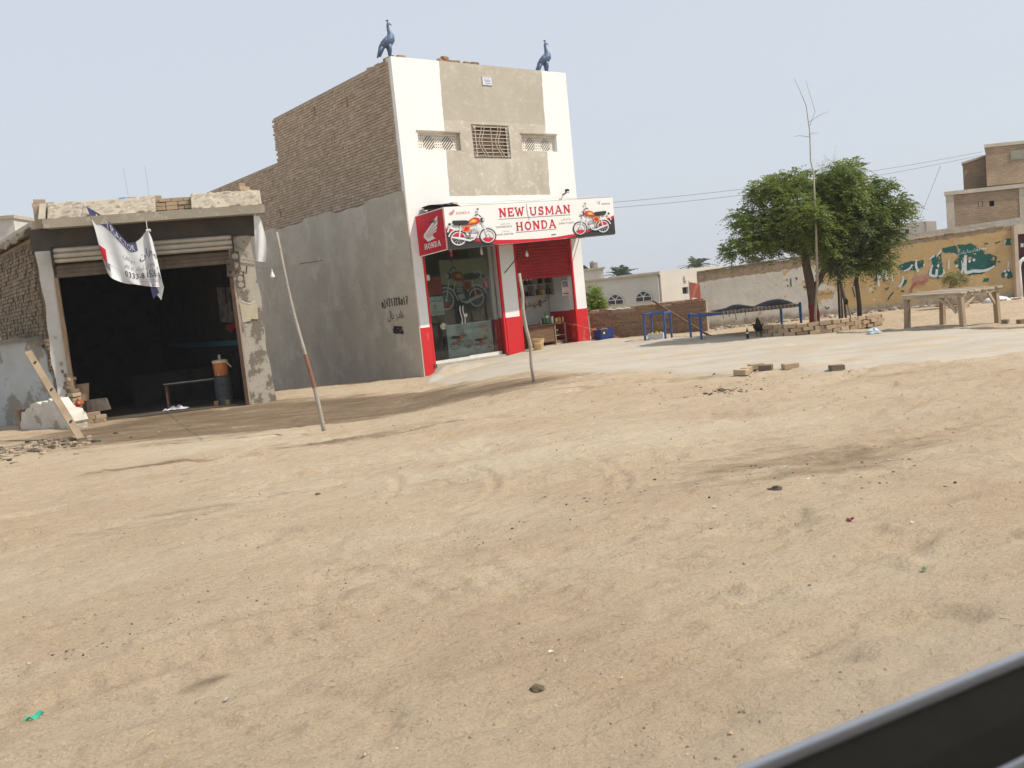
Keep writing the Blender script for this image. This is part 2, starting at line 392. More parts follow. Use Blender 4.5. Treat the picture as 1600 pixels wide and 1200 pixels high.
def make_ground():
    ys = [1.2]
    while ys[-1] < 26: ys.append(ys[-1] * 1.0056 + .003)
    while ys[-1] < 1200: ys.append(ys[-1] * 1.09)
    ys = [-900, -300, -100, -30, -10, -3, -.5, .6] + ys
    xin = list(np.arange(-13, 15.01, .042)); ext = [13 + .3 * 1.22 ** i for i in range(38)]
    xs = [-e for e in reversed(ext)] + xin[1:-1] + [e + 2 for e in ext]
    X, Y = np.meshgrid(np.array(xs), np.array(ys)); Z = zt(X, Y)
    n, k = X.shape
    me = bpy.data.meshes.new('ground'); co = np.stack([X, Y, Z], -1).reshape(-1, 3)
    idx = np.arange(n * k).reshape(n, k)
    q = np.stack([idx[:-1, :-1], idx[:-1, 1:], idx[1:, 1:], idx[1:, :-1]], -1).reshape(-1, 4)
    me.vertices.add(len(co)); me.vertices.foreach_set('co', co.ravel())
    me.loops.add(q.size); me.loops.foreach_set('vertex_index', q.ravel().astype(np.int32))
    me.polygons.add(len(q)); me.polygons.foreach_set('loop_start', np.arange(0, q.size, 4, dtype=np.int32)); me.polygons.foreach_set('loop_total', np.full(len(q), 4, np.int32))
    me.update(); me.validate(); me.polygons.foreach_set('use_smooth', [True] * len(q))
    oil = 1.3 * blob(X, Y, -6.6, 16.8, 2.8, 2.8) + 1.2 * blob(X, Y, -3.6, 17.3, 3.0, 1.5, -.15) + 1.1 * blob(X, Y, -.9, 15.7, 2.2, .9, -.2) + .9 * blob(X, Y, -3.4, 14.6, 2.2, .7, .1) + .45 * blob(X, Y, 1.8, 13.6, 2.0, .35, -.2)
    oil += .8 * blob(X, Y, -4.5, 10.6, .9, .35, .3) + .5 * blob(X, Y, -2.7, 11.2, 1.2, .35, .2) + .45 * blob(X, Y, -1.0, 11.6, 1.2, .35, .2) + .6 * blob(X, Y, -1.42, 3.75, .13, .05, .4) + .62 * blob(X, Y, 2.3, 6.9, 1.5, .8, .3) + .5 * blob(X, Y, -2.4, 7.4, 1.0, .35, .4) + .4 * blob(X, Y, -.7, 7.6, .5, .35, .2) + .35 * blob(X, Y, 4.9, 11.3, 1.3, .5, .1)
    a = me.attributes.new('oil', 'FLOAT', 'POINT'); a.data.foreach_set('value', np.clip(oil, 0, 1).ravel().astype(np.float32))
    worn = blob(X, Y, .9, 8.6, 2.4, .9, .1) + .8 * blob(X, Y, -1.4, 8.4, 1.3, .9, .1) + .8 * blob(X, Y, -3.6, 12.4, 1.6, .7, .1) + .7 * blob(X, Y, -5.3, 12.6, 1.2, 1.0, 0) + .6 * blob(X, Y, 3.1, 6.2, .8, .5, .2) + .5 * blob(X, Y, -2.6, 5.4, 1.4, .6, .3) + .6 * blob(X, Y, 4.2, 11.9, 1.0, .35, 0)
    a = me.attributes.new('worn', 'FLOAT', 'POINT'); a.data.foreach_set('value', np.clip(worn, 0, .9).ravel().astype(np.float32))
    ac = -X * RD[1] + Y * RD[0]
    a = me.attributes.new('shoulder', 'FLOAT', 'POINT'); a.data.foreach_set('value', S(2.9, 2.1, ac).ravel().astype(np.float32))
    me.materials.append(ground_material())
    o = bpy.data.objects.new('ground', me); COL.objects.link(o); tag(o, 'bare dusty tan earth with tyre marks and dark oily patches', 'ground', kind='structure')
make_ground()

# pale dusty concrete apron in front of the shop, melting into the earth at its ragged edge
YAW = .661
DU = Vector((math.cos(YAW), math.sin(YAW), 0)); SU = Vector((-math.sin(YAW), math.cos(YAW), 0)); SHOP = Vector((-2.061, 21.74, 0))
APRON = [(-2.02, 21.72), (-1.75, 19.6), (-1.3, 18.5), (-.35, 17.5), (.36, 17.3), (1.1, 16.2), (1.8, 15.7), (2.6, 14.7), (3.3, 13.5), (4.0, 13.1), (4.5, 12.75), (5.1, 12.65),
         (5.9, 12.4), (6.4, 12.55), (7.3, 12.75), (10, 12.2), (15, 11), (15, 12.6), (9.1, 15.8), (7.64, 18.3), (6.7, 19.0), (5.75, 19.5), (5.5, 22.3), (4.7, 22.6), (3.5, 23.0), (2.9, 25.6), (2.28, 25.14)]
def poly_sd(X, Y, poly):
    d = np.full(X.shape, 1e9); ins = np.zeros(X.shape, bool); n = len(poly)
    for i in range(n):
        (x0, y0), (x1, y1) = poly[i], poly[(i + 1) % n]; ex, ey = x1 - x0, y1 - y0
        t = np.clip(((X - x0) * ex + (Y - y0) * ey) / (ex * ex + ey * ey), 0, 1); d = np.minimum(d, np.hypot(X - x0 - t * ex, Y - y0 - t * ey))
        c = ((y0 > Y) != (y1 > Y)); ins ^= c & (X < (x1 - x0) * (Y - y0) / (y1 - y0 + 1e-12) + x0)
    return np.where(ins, d, -d)
def apron_z(x, y, sd, b):
    fd = (np.asarray(x) - SHOP.x) * SU.x + (np.asarray(y) - SHOP.y) * SU.y        # distance behind the facade plane
    lvl = np.where(fd > -1.6, -.035, np.minimum(-.035 + .0 * b, b + .02))
    t = S(0, .5, sd)
    return (b - .05) * (1 - S(-.12, .10, sd)) + S(-.12, .10, sd) * ((b + .012) * (1 - t) + t * np.maximum(b + .012, np.where(fd > -1.4, -.035, b + .012)))
def make_apron():
    st = .085; xs = np.arange(-2.3, 15, st); ys = np.arange(10.8, 26, st); X, Y = np.meshgrid(xs, ys)
    sd = poly_sd(X, Y, APRON); fd = (X - SHOP.x) * SU.x + (Y - SHOP.y) * SU.y
    sdn = sd + np.where(fd < -.8, .45 * fbm(X, Y, .8, 4, 3), 0)
    b = zt(X, Y)*.6 + base_z(X, Y)*.4
    b = np.maximum(b, zt(X, Y) - .004)
    Z = apron_z(X, Y, sdn, b)
    keep = (sdn > -.16); n, k = X.shape
    mb = MB(); idm = -np.ones((n, k), int); c = 0
    kk = np.zeros_like(keep); kk[:-1, :-1] = keep[:-1, :-1] & keep[1:, :-1] & keep[:-1, 1:] & keep[1:, 1:]
    used = np.zeros_like(keep)
    for dj in (0, 1):
        for di in (0, 1): used[dj:, di:] |= kk[:n - dj, :k - di]
    ids = np.cumsum(used.ravel()).reshape(n, k) - 1
    mb.v = [tuple(p) for p in np.stack([X, Y, Z], -1)[used]]
    for j, i in zip(*np.nonzero(kk)): mb.f.append((ids[j, i], ids[j, i + 1], ids[j + 1, i + 1], ids[j + 1, i])); mb.m.append(0)
    m = mat('dusty_concrete', (.43, .39, .325), (.375, .33, .265), .9, .95, .6, 25, c3=(.40, .31, .215), s3=1.1, t3=.50, w3=.14, stretch=(.6, 1.4, 1))
    o = mb.build('pavement', m, smooth=True); tag(o, 'pale dusty concrete apron in front of the shop', 'pavement', kind='structure')
make_apron()
def surf(x, y):
    X = np.array([float(x)]); Y = np.array([float(y)])
    sd = poly_sd(X, Y, APRON); b = zt(X, Y); b2 = np.maximum(b * .6 + base_z(X, Y) * .4, b - .004)
    if sd[0] > .25: return float(max(b[0], apron_z(X, Y, sd, b2)[0]))
    return float(b[0])

# ------------------------------------------------------------------ lettering
AR = {  # isolated, final, initial, medial
 'ا': '\uFE8D\uFE8E', 'آ': '\uFE81\uFE82', 'ب': '\uFE8F\uFE90\uFE91\uFE92', 'پ': '\uFB56\uFB57\uFB58\uFB59', 'ت': '\uFE95\uFE96\uFE97\uFE98', 'ج': '\uFE9D\uFE9E\uFE9F\uFEA0',
 'ح': '\uFEA1\uFEA2\uFEA3\uFEA4', 'د': '\uFEA9\uFEAA', 'ر': '\uFEAD\uFEAE', 'ز': '\uFEAF\uFEB0', 'س': '\uFEB1\uFEB2\uFEB3\uFEB4', 'ش': '\uFEB5\uFEB6\uFEB7\uFEB8', 'ع': '\uFEC9\uFECA\uFECB\uFECC', 'ف': '\uFED1\uFED2\uFED3\uFED4',
 'ق': '\uFED5\uFED6\uFED7\uFED8', 'ک': '\uFB8E\uFB8F\uFB90\uFB91', 'گ': '\uFB92\uFB93\uFB94\uFB95', 'ل': '\uFEDD\uFEDE\uFEDF\uFEE0', 'م': '\uFEE1\uFEE2\uFEE3\uFEE4', 'ن': '\uFEE5\uFEE6\uFEE7\uFEE8',
 'و': '\uFEED\uFEEE', 'ہ': '\uFBA6\uFBA7\uFBA8\uFBA9', 'ی': '\uFBFC\uFBFD\uFBFE\uFBFF', 'ے': '\uFBAE\uFBAF', 'ث': '\uFE99\uFE9A\uFE9B\uFE9C', 'ٹ': '\uFB66\uFB67\uFB68\uFB69', 'ڈ': '\uFB88\uFB89'}
def shape(w):
    out = []
    for i, ch in enumerate(w):
        if ch not in AR: out.append(ch); continue
        f = AR[ch]; pj = i > 0 and w[i - 1] in AR and len(AR[w[i - 1]]) == 4; nj = i + 1 < len(w) and w[i + 1] in AR and len(f) == 4
        out.append(f[3] if pj and nj else f[1] if pj else f[2] if nj else f[0])
    return ''.join(reversed(out))
def text2d(s):
    c = bpy.data.curves.new('t', 'FONT'); c.body = s; c.resolution_u = 2
    o = bpy.data.objects.new('t', c); COL.objects.link(o); bpy.context.view_layer.update()
    dg = bpy.context.evaluated_depsgraph_get(); me = bpy.data.meshes.new_from_object(o.evaluated_get(dg))
    v = [(p.co.x, p.co.y) for p in me.vertices]; f = [tuple(p.vertices) for p in me.polygons]
    bpy.data.objects.remove(o); bpy.data.curves.remove(c); bpy.data.meshes.remove(me)
    return v, f
def put_text(mb, s, x0, x1, y0, y1, fn, off, m=0):
    v, f = text2d(s)
    if not v: return
    ax = min(p[0] for p in v); bx = max(p[0] for p in v); ay = min(p[1] for p in v); by = max(p[1] for p in v)
    mb.add([fn(x0 + (p[0] - ax) / (bx - ax) * (x1 - x0), y0 + (p[1] - ay) / (by - ay + 1e-9) * (y1 - y0), off) for p in v], f, m)
def slab_letter(mb, ch, x, y, w, h, fn, off, m=0, wt=.21):
    """one bold slab-serif capital in the box x..x+w, y..y+h"""
    T = wt * h; sf = .11 * h
    X = lambda a: x + a * w
    Y = lambda a: y + a * h
    k = [0]
    def st(pts, ww=1.0):
        k[0] += 1; mb.ribbon([(X(a), Y(b)) for a, b in pts], T * ww, fn, off + k[0] * .0003, m)
    def serif(a, b, ln=.42):
        k[0] += 1; mb.ribbon([(X(a) - ln * h * .42, Y(b) + (sf / 2 if b < .5 else -sf / 2)), (X(a) + ln * h * .42, Y(b) + (sf / 2 if b < .5 else -sf / 2))], sf, fn, off + k[0] * .0003, m)
    def arc(cx, cy, rx, ry, a0, a1, n=12): return [(cx + rx * math.cos(math.radians(a0 + (a1 - a0) * i / n)), cy + ry * math.sin(math.radians(a0 + (a1 - a0) * i / n))) for i in range(n + 1)]
    e = .5 * wt
    if ch == 'N': st([(.2, 0), (.2, 1)], .8); st([(.82, 0), (.82, 1)], .8); st([(.2, .97), (.82, .03)], 1.05); serif(.2, 0); serif(.17, 1); serif(.82, 1)
    if ch == 'E': st([(.24, 0), (.24, 1)]); st([(.1, 1 - e * .7), (.9, 1 - e * .7)], .7); st([(.1, e * .7), (.92, e * .7)], .7); st([(.24, .5), (.68, .5)], .65); st([(.87, .66), (.87, 1)], .5); st([(.9, 0), (.9, .34)], .5); st([(.68, .36), (.68, .64)], .5)
    if ch == 'W': st([(.1, 1), (.3, 0)], .85); st([(.3, 0), (.5, .85)], .7); st([(.5, .85), (.7, 0)], .85); st([(.7, 0), (.9, 1)], .7); serif(.1, 1); serif(.52, .93, .3); serif(.9, 1)
    if ch == 'U': st([(.2, 1), (.2, .35)] + arc(.5, .35, .3, .27, 180, 360) + [(.8, 1)], .85); serif(.2, 1); serif(.8, 1)
    if ch == 'S': st(arc(.5, .72, .3, .2, 20, 250, 10) + arc(.5, .28, .32, .2, 70, -160, 10), .9); st([(.82, .66), (.82, 1)], .45); st([(.15, .0), (.15, .36)], .45)
    if ch == 'M': st([(.16, 0), (.16, 1)], .75); st([(.84, 0), (.84, 1)], .8); st([(.16, 1), (.5, .15)], .8); st([(.5, .15), (.84, 1)], .7); serif(.16, 0); serif(.84, 0); serif(.14, 1, .3); serif(.86, 1, .3)
    if ch == 'A': st([(.14, 0), (.5, 1)], .7); st([(.5, 1), (.86, 0)], .95); st([(.28, .32), (.72, .32)], .55); serif(.13, 0); serif(.87, 0); serif(.46, 1, .3)
    if ch == 'H': st([(.22, 0), (.22, 1)]); st([(.78, 0), (.78, 1)]); st([(.22, .5), (.78, .5)], .6); [serif(a, b) for a in (.22, .78) for b in (0, 1)]
    if ch == 'O': st(arc(.5, .5, .36, .42, 0, 360, 20), .9)
    if ch == 'D': st([(.22, 0), (.22, 1)]); st([(.08, .93), (.45, .93)] + arc(.45, .5, .4, .43, 90, -90, 12) + [(.08, .07)], .75)
def slab_word(mb, word, x0, x1, y, h, fn, off, m=0):
    W = {'N': 1.0, 'E': .9, 'W': 1.25, 'U': .98, 'S': .82, 'M': 1.2, 'A': 1.02, 'H': 1.05, 'O': .98, 'D': .98, ' ': .35}
    tot = sum(W[c] for c in word) + .12 * (len(word) - 1); k = (x1 - x0) / tot; x = x0
    for c in word:
        slab_letter(mb, c, x, y, W[c] * k, h, fn, off, m); x += (W[c] + .12) * k
DIG = {'0': [[(.5, 1), (.15, .7), (.1, .3), (.45, 0), (.85, .3), (.85, .75), (.5, 1)]], '1': [[(.3, .8), (.5, 1), (.5, 0)]], '2': [[(.1, .75), (.4, 1), (.8, .8), (.5, .4), (.1, .02), (.9, .05)]],
       '3': [[(.1, .95), (.6, 1), (.85, .75), (.4, .52), (.9, .3), (.55, 0), (.1, .1)]], '4': [[(.6, 0), (.6, 1), (.1, .35), (.95, .38)]], '7': [[(.1, .95), (.9, 1), (.4, 0)], [(.3, .5), (.75, .52)]],
       '8': [[(.5, .52), (.15, .78), (.5, 1), (.85, .78), (.5, .52), (.1, .22), (.5, 0), (.9, .22), (.5, .52)]]}
# ------------------------------------------------------------------ the motorcycle shop (local x along the front, y into the building)
shop = thing('shop_building', 'two storey motorcycle shop with white and bare cement front and red dado', 'building', SHOP, YAW)
W, H = 5.5, 7.28
def facade_material():
    m, N, L, b = custom('shop_front_paint'); b.inputs['Roughness'].default_value = .85; b.inputs['Specular IOR Level'].default_value = .2
    tc = N.new('ShaderNodeTexCoord'); sx = N.new('ShaderNodeSeparateXYZ'); L.new(tc.outputs['Object'], sx.inputs[0])
    def noise(s, d=6.0, r=.65):
        n = N.new('ShaderNodeTexNoise'); n.inputs['Scale'].default_value = s; n.inputs['Detail'].default_value = d; n.inputs['Roughness'].default_value = r; L.new(tc.outputs['Object'], n.inputs['Vector']); return n.outputs[0]
    def math_(op, a, c):
        x = N.new('ShaderNodeMath'); x.operation = op
        for i, q in ((0, a), (1, c)):
            if isinstance(q, (int, float)): x.inputs[i].default_value = q
            else: L.new(q, x.inputs[i])
        return x.outputs[0]
    def mix(f, a, c):
        x = N.new('ShaderNodeMix'); x.data_type = 'RGBA'; L.new(f, x.inputs[0])
        for i, q in ((6, a), (7, c)):
            if isinstance(q, tuple): x.inputs[i].default_value = (*q, 1)
            else: L.new(q, x.inputs[i])
        return x.outputs[2]
    def rng(s, a, c):
        r = N.new('ShaderNodeMapRange'); r.inputs[1].default_value = a; r.inputs[2].default_value = c; L.new(s, r.inputs[0]); return r.outputs[0]
    wob = math_('MULTIPLY', math_('SUBTRACT', noise(2.5), .5), .10)
    x = math_('ADD', sx.outputs[0], wob); z = math_('ADD', sx.outputs[2], math_('MULTIPLY', math_('SUBTRACT', noise(3.3), .5), .06))
    lf = math_('GREATER_THAN', x, math_('ADD', math_('MULTIPLY', sx.outputs[2], .031), 1.135))
    rg = math_('LESS_THAN', x, math_('ADD', math_('MULTIPLY', sx.outputs[2], .033), 4.405)); bt = math_('GREATER_THAN', z, 4.03)
    msk = math_('MULTIPLY', math_('MULTIPLY', lf, rg), bt)
    cem = mix(rng(noise(1.3), .35, .65), (.53, .485, .405), (.43, .385, .31))
    cem = mix(math_('MULTIPLY', rng(noise(5, 9, .72), .53, .62), .8), cem, (.64, .60, .53))
    cem = mix(math_('MULTIPLY', rng(noise(2.2, 8, .7), .56, .70), .6), cem, (.36, .32, .255))
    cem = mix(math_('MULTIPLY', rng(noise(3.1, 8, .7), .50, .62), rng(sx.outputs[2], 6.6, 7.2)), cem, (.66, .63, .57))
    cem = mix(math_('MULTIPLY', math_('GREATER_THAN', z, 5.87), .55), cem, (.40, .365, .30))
    c = mix(msk, mix(rng(noise(1.5), .4, .7), (.82, .82, .80), (.78, .78, .765)), cem)
    L.new(c, b.inputs['Base Color'])
    bp = N.new('ShaderNodeBump'); bp.inputs['Strength'].default_value = .3; bp.inputs['Distance'].default_value = .015; L.new(noise(25, 8, .7), bp.inputs['Height']); L.new(bp.outputs[0], b.inputs['Normal'])
    return m
M_FAC = facade_material()
mb = MB()
holes = [(.52, 1.76, 5.14, 5.57), (2.14, 3.33, 4.96, 5.80), (3.73, 4.95, 5.17, 5.61)]
holed_wall(mb, 0, W, 2.95, H, holes, 0, .23)
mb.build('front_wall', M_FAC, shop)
# shell: right wall, back wall, floors, roof, inside partition
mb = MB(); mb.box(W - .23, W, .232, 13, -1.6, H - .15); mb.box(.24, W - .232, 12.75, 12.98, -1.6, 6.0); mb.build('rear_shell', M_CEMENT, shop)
mb = MB(); mb.box(.235, W - .235, .235, 6.6, 6.55, 6.72); mb.box(.235, W - .235, 6.6, 12.7, 5.5, 5.65); mb.box(.235, W - .235, .235, 12.7, 3.25, 3.4); mb.build('roof', M_CEMENT, shop)
mb = MB(); mb.box(.24, W - .24, .0, 12.7, -.9, -.03); mb.build('floor', M_CEMENT_LT, shop)
mb = MB(); mb.box(2.75, 2.95, .24, 4.5, -.02, 3.24); mb.box(2.96, W - .24, 1.25, 1.4, -.02, 3.24); mb.box(.24, 2.74, 4.0, 4.15, -.02, 3.24)
mb.build('partition', mat('dim_plaster', (.62, .62, .58), (.52, .52, .48), 2, .9), shop)
mb = MB(); mb.box(.3, W - .3, 2.0, 2.1, 3.5, 6.5); mb.build('upper_room_partition', M_BRICK, shop)
# side wall: brick above, cement plaster below
mb = MB(); mb.box(.0, .22, .235, 6.68, 3.0, H - .03); mb.box(.0, .22, 6.68, 12.74, 3.0, 6.0); mb.build('side_wall', M_MORTAR, shop)
mb = MB()
def plaster_edge(a, b):
    y = .0 + a * 12.9; z = -1.6 + b * (4.15 + .05 * math.sin(y * 1.7) + .03 * math.sin(y * 5.1) + 1.6)
    return (-.035 + .006 * math.sin(y * 2.3 + z * 1.7) + .004 * math.sin(y * 7 - z * 3), y, z)
mb.grid(plaster_edge, 80, 40, flip=True)
mb.add([plaster_edge(i / 80, 1) for i in range(81)] + [(.002, plaster_edge(i / 80, 1)[1], plaster_edge(i / 80, 1)[2]) for i in range(81)], [(i, i + 1, 82 + i, 81 + i) for i in range(80)])
mb.box(-.02, .2, .236, 12.7, -1.6, 3.0)
mb.poly([(-.036, 0, -1.6), (.0, 0, -1.6), (.0, 0, 4.15), (-.036, 0, 4.15)])
mb.build('side_plaster', M_CEMENT, shop, smooth=False)
# bricks run from the back towards the front corner so that local angle -90 deg faces the lane
def keep_s(x, z):
    y = 12.74 - x
    lim = 7.2 if y < 6.7 else 6.0
    if 7.15 < y < 8.25 and 4.83 + (8.25 - y) * .10 < z < 4.93 + (8.25 - y) * .14: return False
    if 6.6 < y < 8.2 and abs(z - (5.92 - (8.2 - y) * .08)) < .04 and math.sin(y * 9) > -.3: return False
    return z < lim and not (y < .12)
brickwork(shop, (-.005, 12.74), -math.pi / 2, 12.6, 4.14, H + .0, M_BRICK, keep_s, 300, prio=lambda q: -q[0], jit=.005, skew=.012, dp=.020, bl=.235, bh=.061, mo=.012, hm=.005)
for i, (y, z, sx, rz) in enumerate([(.3, 7.27, .24, .1), (.75, 7.24, .22, .0), (1.1, 7.25, .2, .3), (6.75, 6.22, .22, .2), (6.78, 6.5, .18, -.2), (6.76, 6.9, .2, .1), (6.8, 7.05, .26, .0)]):
    brick_obj(M_BRICK, (.1, y, z + .02), (.11, sx, .07), (0, 0, rz), shop)
mb = MB(); mb.beam((.1, 6.6, 6.86), (.1, 7.0, 6.84), .05, .04); mb.build('wood_stub', M_WOODV, shop)
for y, z in ((4.0, 6.9), (2.2, 6.75), (6.9, 4.55)):
    mb = MB(); mb.beam((-.04, y, z - .12), (-.04, y + .04, z + .12), .04, .03); mb.build('wood_peg', M_WOODV, shop)
# pilasters with red dado
M_DIRTYRED = mat('dusty_red_paint', (.60, .022, .028), (.52, .03, .03), 2.5, .6, .1, 30, c3=(.48, .20, .14), s3=3.5, t3=.58, w3=.12)
def pilaster(x0, x1, zb=.9):
    mb = MB(); mb.box(x0, x1, -.004, .30, zb, 2.955); mb.box(x0 - .003, x1 + .003, -.010, .31, -.45, zb, 1)
    return mb.build('pilaster', [M_WHITE, M_DIRTYRED], shop)
pilaster(.0, .27); pilaster(2.62, 3.09); pilaster(5.13, 5.5)
mb = MB(); mb.box(.27, 2.62, .10, .30, 2.86, 2.952); mb.box(3.09, 5.13, .12, .30, 2.86, 2.952); mb.build('lintel', M_WHITE, shop)
for x in (.275, 2.54, 3.095, 5.07):
    mb = MB(); mb.box(x, x + .055, -.012, .05, -.06, 2.86); mb.build('shutter_track', M_RED, shop)
    mb = MB(); mb.box(x - .015, x + .07, -.03, .055, -.10, -.02); mb.build('track_foot', M_RUST, shop)
# inner white reveal with red base in both bays
for x0, x1 in ((2.50, 2.616), (.33, .40), (5.19, 5.262)):
    mb = MB(); mb.box(x0, x1, .32, 1.2, .88, 2.9); mb.box(x0 - .003, x1, .318, 1.2, -.025, .88, 1); mb.build('reveal', [M_WHITE, M_DIRTYRED], shop)

# lattice vents: cast panels with diamond slits, real openings
def lattice(x0, x1, z0, z1):
    mb = MB(); st = .0125; nx = int((x1 - x0) / st); nz = int((z1 - z0 - .03) / st); sx = (x1 - x0) / nx; sz = (z1 - z0) / nz
    def solid(i, j):
        if i < 2 or j < 2 or i > nx - 3 or j > nz - 6: return True
        u = i / nx; v = j / nz
        for c in (.28, .72):
            if abs(u - c) < .13 and abs(u - c) / .17 + abs(v - .40) / .62 < 1: return ((i - j) % 6) > 2
        return not ((i % 5) < 2 and (j % 5) < 2)
    for j in range(nz):
        i = 0
        while i < nx:
            if solid(i, j):
                k = i
                while k < nx and solid(k, j): k += 1
                mb.box(x0 + i * sx, x0 + k * sx, .10, .13, z0 + j * sz, z0 + (j + 1) * sz); i = k
            else: i += 1
    o = mb.build('lattice_vent', mat('cast_lattice', (.72, .69, .62), (.64, .60, .53), 5, .9, .3, 40), shop)
    mb = MB()
    mb.box(x0 - .03, x1 + .03, -.02, .02, z1 + .001, z1 + .03); mb.build('vent_lintel', M_CEMENT_LT, shop)
lattice(.52, 1.76, 5.14, 5.57); lattice(3.73, 4.95, 5.17, 5.61)
# grilled window
x0, x1, z0, z1 = 2.14, 3.33, 4.96, 5.80
mb = MB()
for a, b, c, d in ((x0, x1, z1 - .045, z1), (x0, x1, z0, z0 + .045), (x0, x0 + .045, z0, z1), (x1 - .045, x1, z0, z1)): mb.box(a, b, .03, .075, c, d)
win = mb.build('window', mat('grey_window_paint', (.33, .31, .27), (.27, .25, .21), 6, .7), shop)
for k in range(8):
    z = z0 + .06 + k * .093; mb = MB(); mb.obox(((x0 + x1) / 2, .13, z + .03), (.55, 0, 0), (0, .012, .02), (0, -.02, .03)); mb.build('slat', M_WOODB, win)
mb = MB(); mb.box(x0 + .02, x1 - .02, .17, .19, z0, z1); mb.build('shutter_board', M_WOODB, win)
M_GR = mat('cream_grille_paint', (.62, .58, .49), (.54, .50, .42), 10, .6)
for k in range(9):
    z = z0 + .06 + k * .09; mb = MB(); mb.beam((x0 + .03, .01, z), (x1 - .03, .01, z), .016, .016); mb.build('bar', M_GR, win)
for cx in (x0 + .30, x1 - .36, (x0 + x1) / 2):
    for dx in ((0,) if cx == (x0 + x1) / 2 else (-.04, .05)):
        mb = MB(); am = 0 if cx == (x0 + x1) / 2 else .075
        mb.tube([(cx + dx + am * math.sin((i / 14) * 2 * math.pi * .95 + 2.0) + (.04 if am else 0) * (1 - i / 7), -.008, z0 + .03 + i * (z1 - z0 - .06) / 14) for i in range(15)], .009, 5); mb.build('scroll_bar', M_GR, win)
for cx in (x0 + .10, x1 - .10):
    mb = MB(); mb.beam((cx, .0, z0 + .03), (cx, .0, z1 - .03), .016, .016); mb.build('bar', M_GR, win)
for cx in (x0 + .07, x1 - .07):
    for cz in (z0 + .07, z1 - .07):
        mb = MB(); mb.beam((cx - .045, -.01, cz - .045), (cx + .045, -.01, cz + .045), .014, .012); mb.beam((cx - .045, -.004, cz + .045), (cx + .045, -.004, cz - .045), .014, .012); mb.build('corner_cross', M_GR, win)
# plaque with blue writing
mb = MB(); mb.box(2.62, 2.93, -.018, -.003, 6.78, 6.99); pq = mb.build('plaque', mat('glazed_tile', (.78, .80, .82), None, 6, .3, spec=.5), shop)
fx = lambda x, z, o: (x, -o, z)
mb = MB(); put_text(mb, shape('ماشاا'), 2.69, 2.87, 6.87, 6.95, fx, .022); mb.ribbon([(2.70, 6.84), (2.78, 6.825), (2.89, 6.835)], .012, fx, .022); mb.build('writing', mat('blue_glaze', (.12, .17, .35), None, 5, .4), pq)
mb = MB()
for a, b, c, d in ((2.622, 2.928, 6.975, 6.986), (2.622, 2.928, 6.784, 6.795), (2.622, 2.634, 6.795, 6.975), (2.916, 2.928, 6.795, 6.975)): mb.box(a, b, -.021, -.0185, c, d)
mb.build('border', mat('pale_blue_glaze', (.45, .50, .62), None, 5, .4), pq)

# phone number and name brushed on the side wall (black paint on the plaster)
fs = lambda x, z, o: (-.044 - o, 1.62 - x, z)            # x grows towards the front corner
mb = MB(); r = random.Random(5); x = 0.0
for i, ch in enumerate('03421728017'):
    hh = .19 if ch not in '0' else .14
    for q, st_ in enumerate(DIG[ch]): mb.ribbon([(x + a * .085 + r.uniform(-.006, .006), 1.50 + .012 * i * 0 + b * hh + r.uniform(-.01, .01) - (.03 if i < 2 else 0)) for a, b in st_], .036, fs, .002 + .0006 * (i + q))
    x += .118
put_text(mb, shape('نادر') + ' ' , .62, .98, 1.12, 1.36, fs, .003); put_text(mb, shape('بال'), .22, .52, 1.10, 1.38, fs, .0035)
mb.build('painted_number', M_BLACK, shop)
mb = MB(); pts = [(.42 + .5 * (i % 2) * .9 + r.uniform(-.04, .04), .98 - i * .014) for i in range(14)]
mb.ribbon(pts, .04, fs, .003); mb.ribbon([(.45, .92), (.6, .80), (.75, .93), (.9, .82)], .05, fs, .0045); mb.build('painted_scribble', M_BLACK, shop)
# ------------------------------------------------------------------ shop sign (box sign in front of the facade)
sign = thing('shop_sign', 'long box sign reading NEW USMAN HONDA with red end panel above the shop', 'sign', SHOP, YAW)
SX, SOFF, SZ, SL, SH, SK = .35, 1.0, 2.66, 5.52, .98, .029
def sgn(x, y, o): return (SX + x, -SOFF - o, SZ + y + x * SK)          # sign face: x along, y up, o outwards
M_FLEX = mat('white_flex_print', (.80, .79, .76), (.77, .755, .72), 1.2, .45, spec=.35)
M_PRED = mat('print_red', (.60, .018, .035), None, 2, .45, spec=.35); M_PDK = mat('print_dark', (.035, .033, .036), None, 3, .45, spec=.35)
M_PGREY = mat('print_grey', (.25, .25, .27), None, 3, .5); M_POR = mat('print_orange', (.72, .25, .03), None, 3, .5); M_PYEL = mat('print_yellow', (.80, .55, .10), None, 3, .5)
M_PLT = mat('print_light', (.70, .70, .71), None, 3, .5); M_PPINK = mat('print_pink', (.62, .30, .30), None, 3, .5)
mb = MB(); mb.prism([(0, 0), (SL, 0), (SL, SH), (0, SH)], lambda x, y, o: sgn(x, y, -o), .05); fp = mb.build('front_panel', M_FLEX, sign)
rib = []
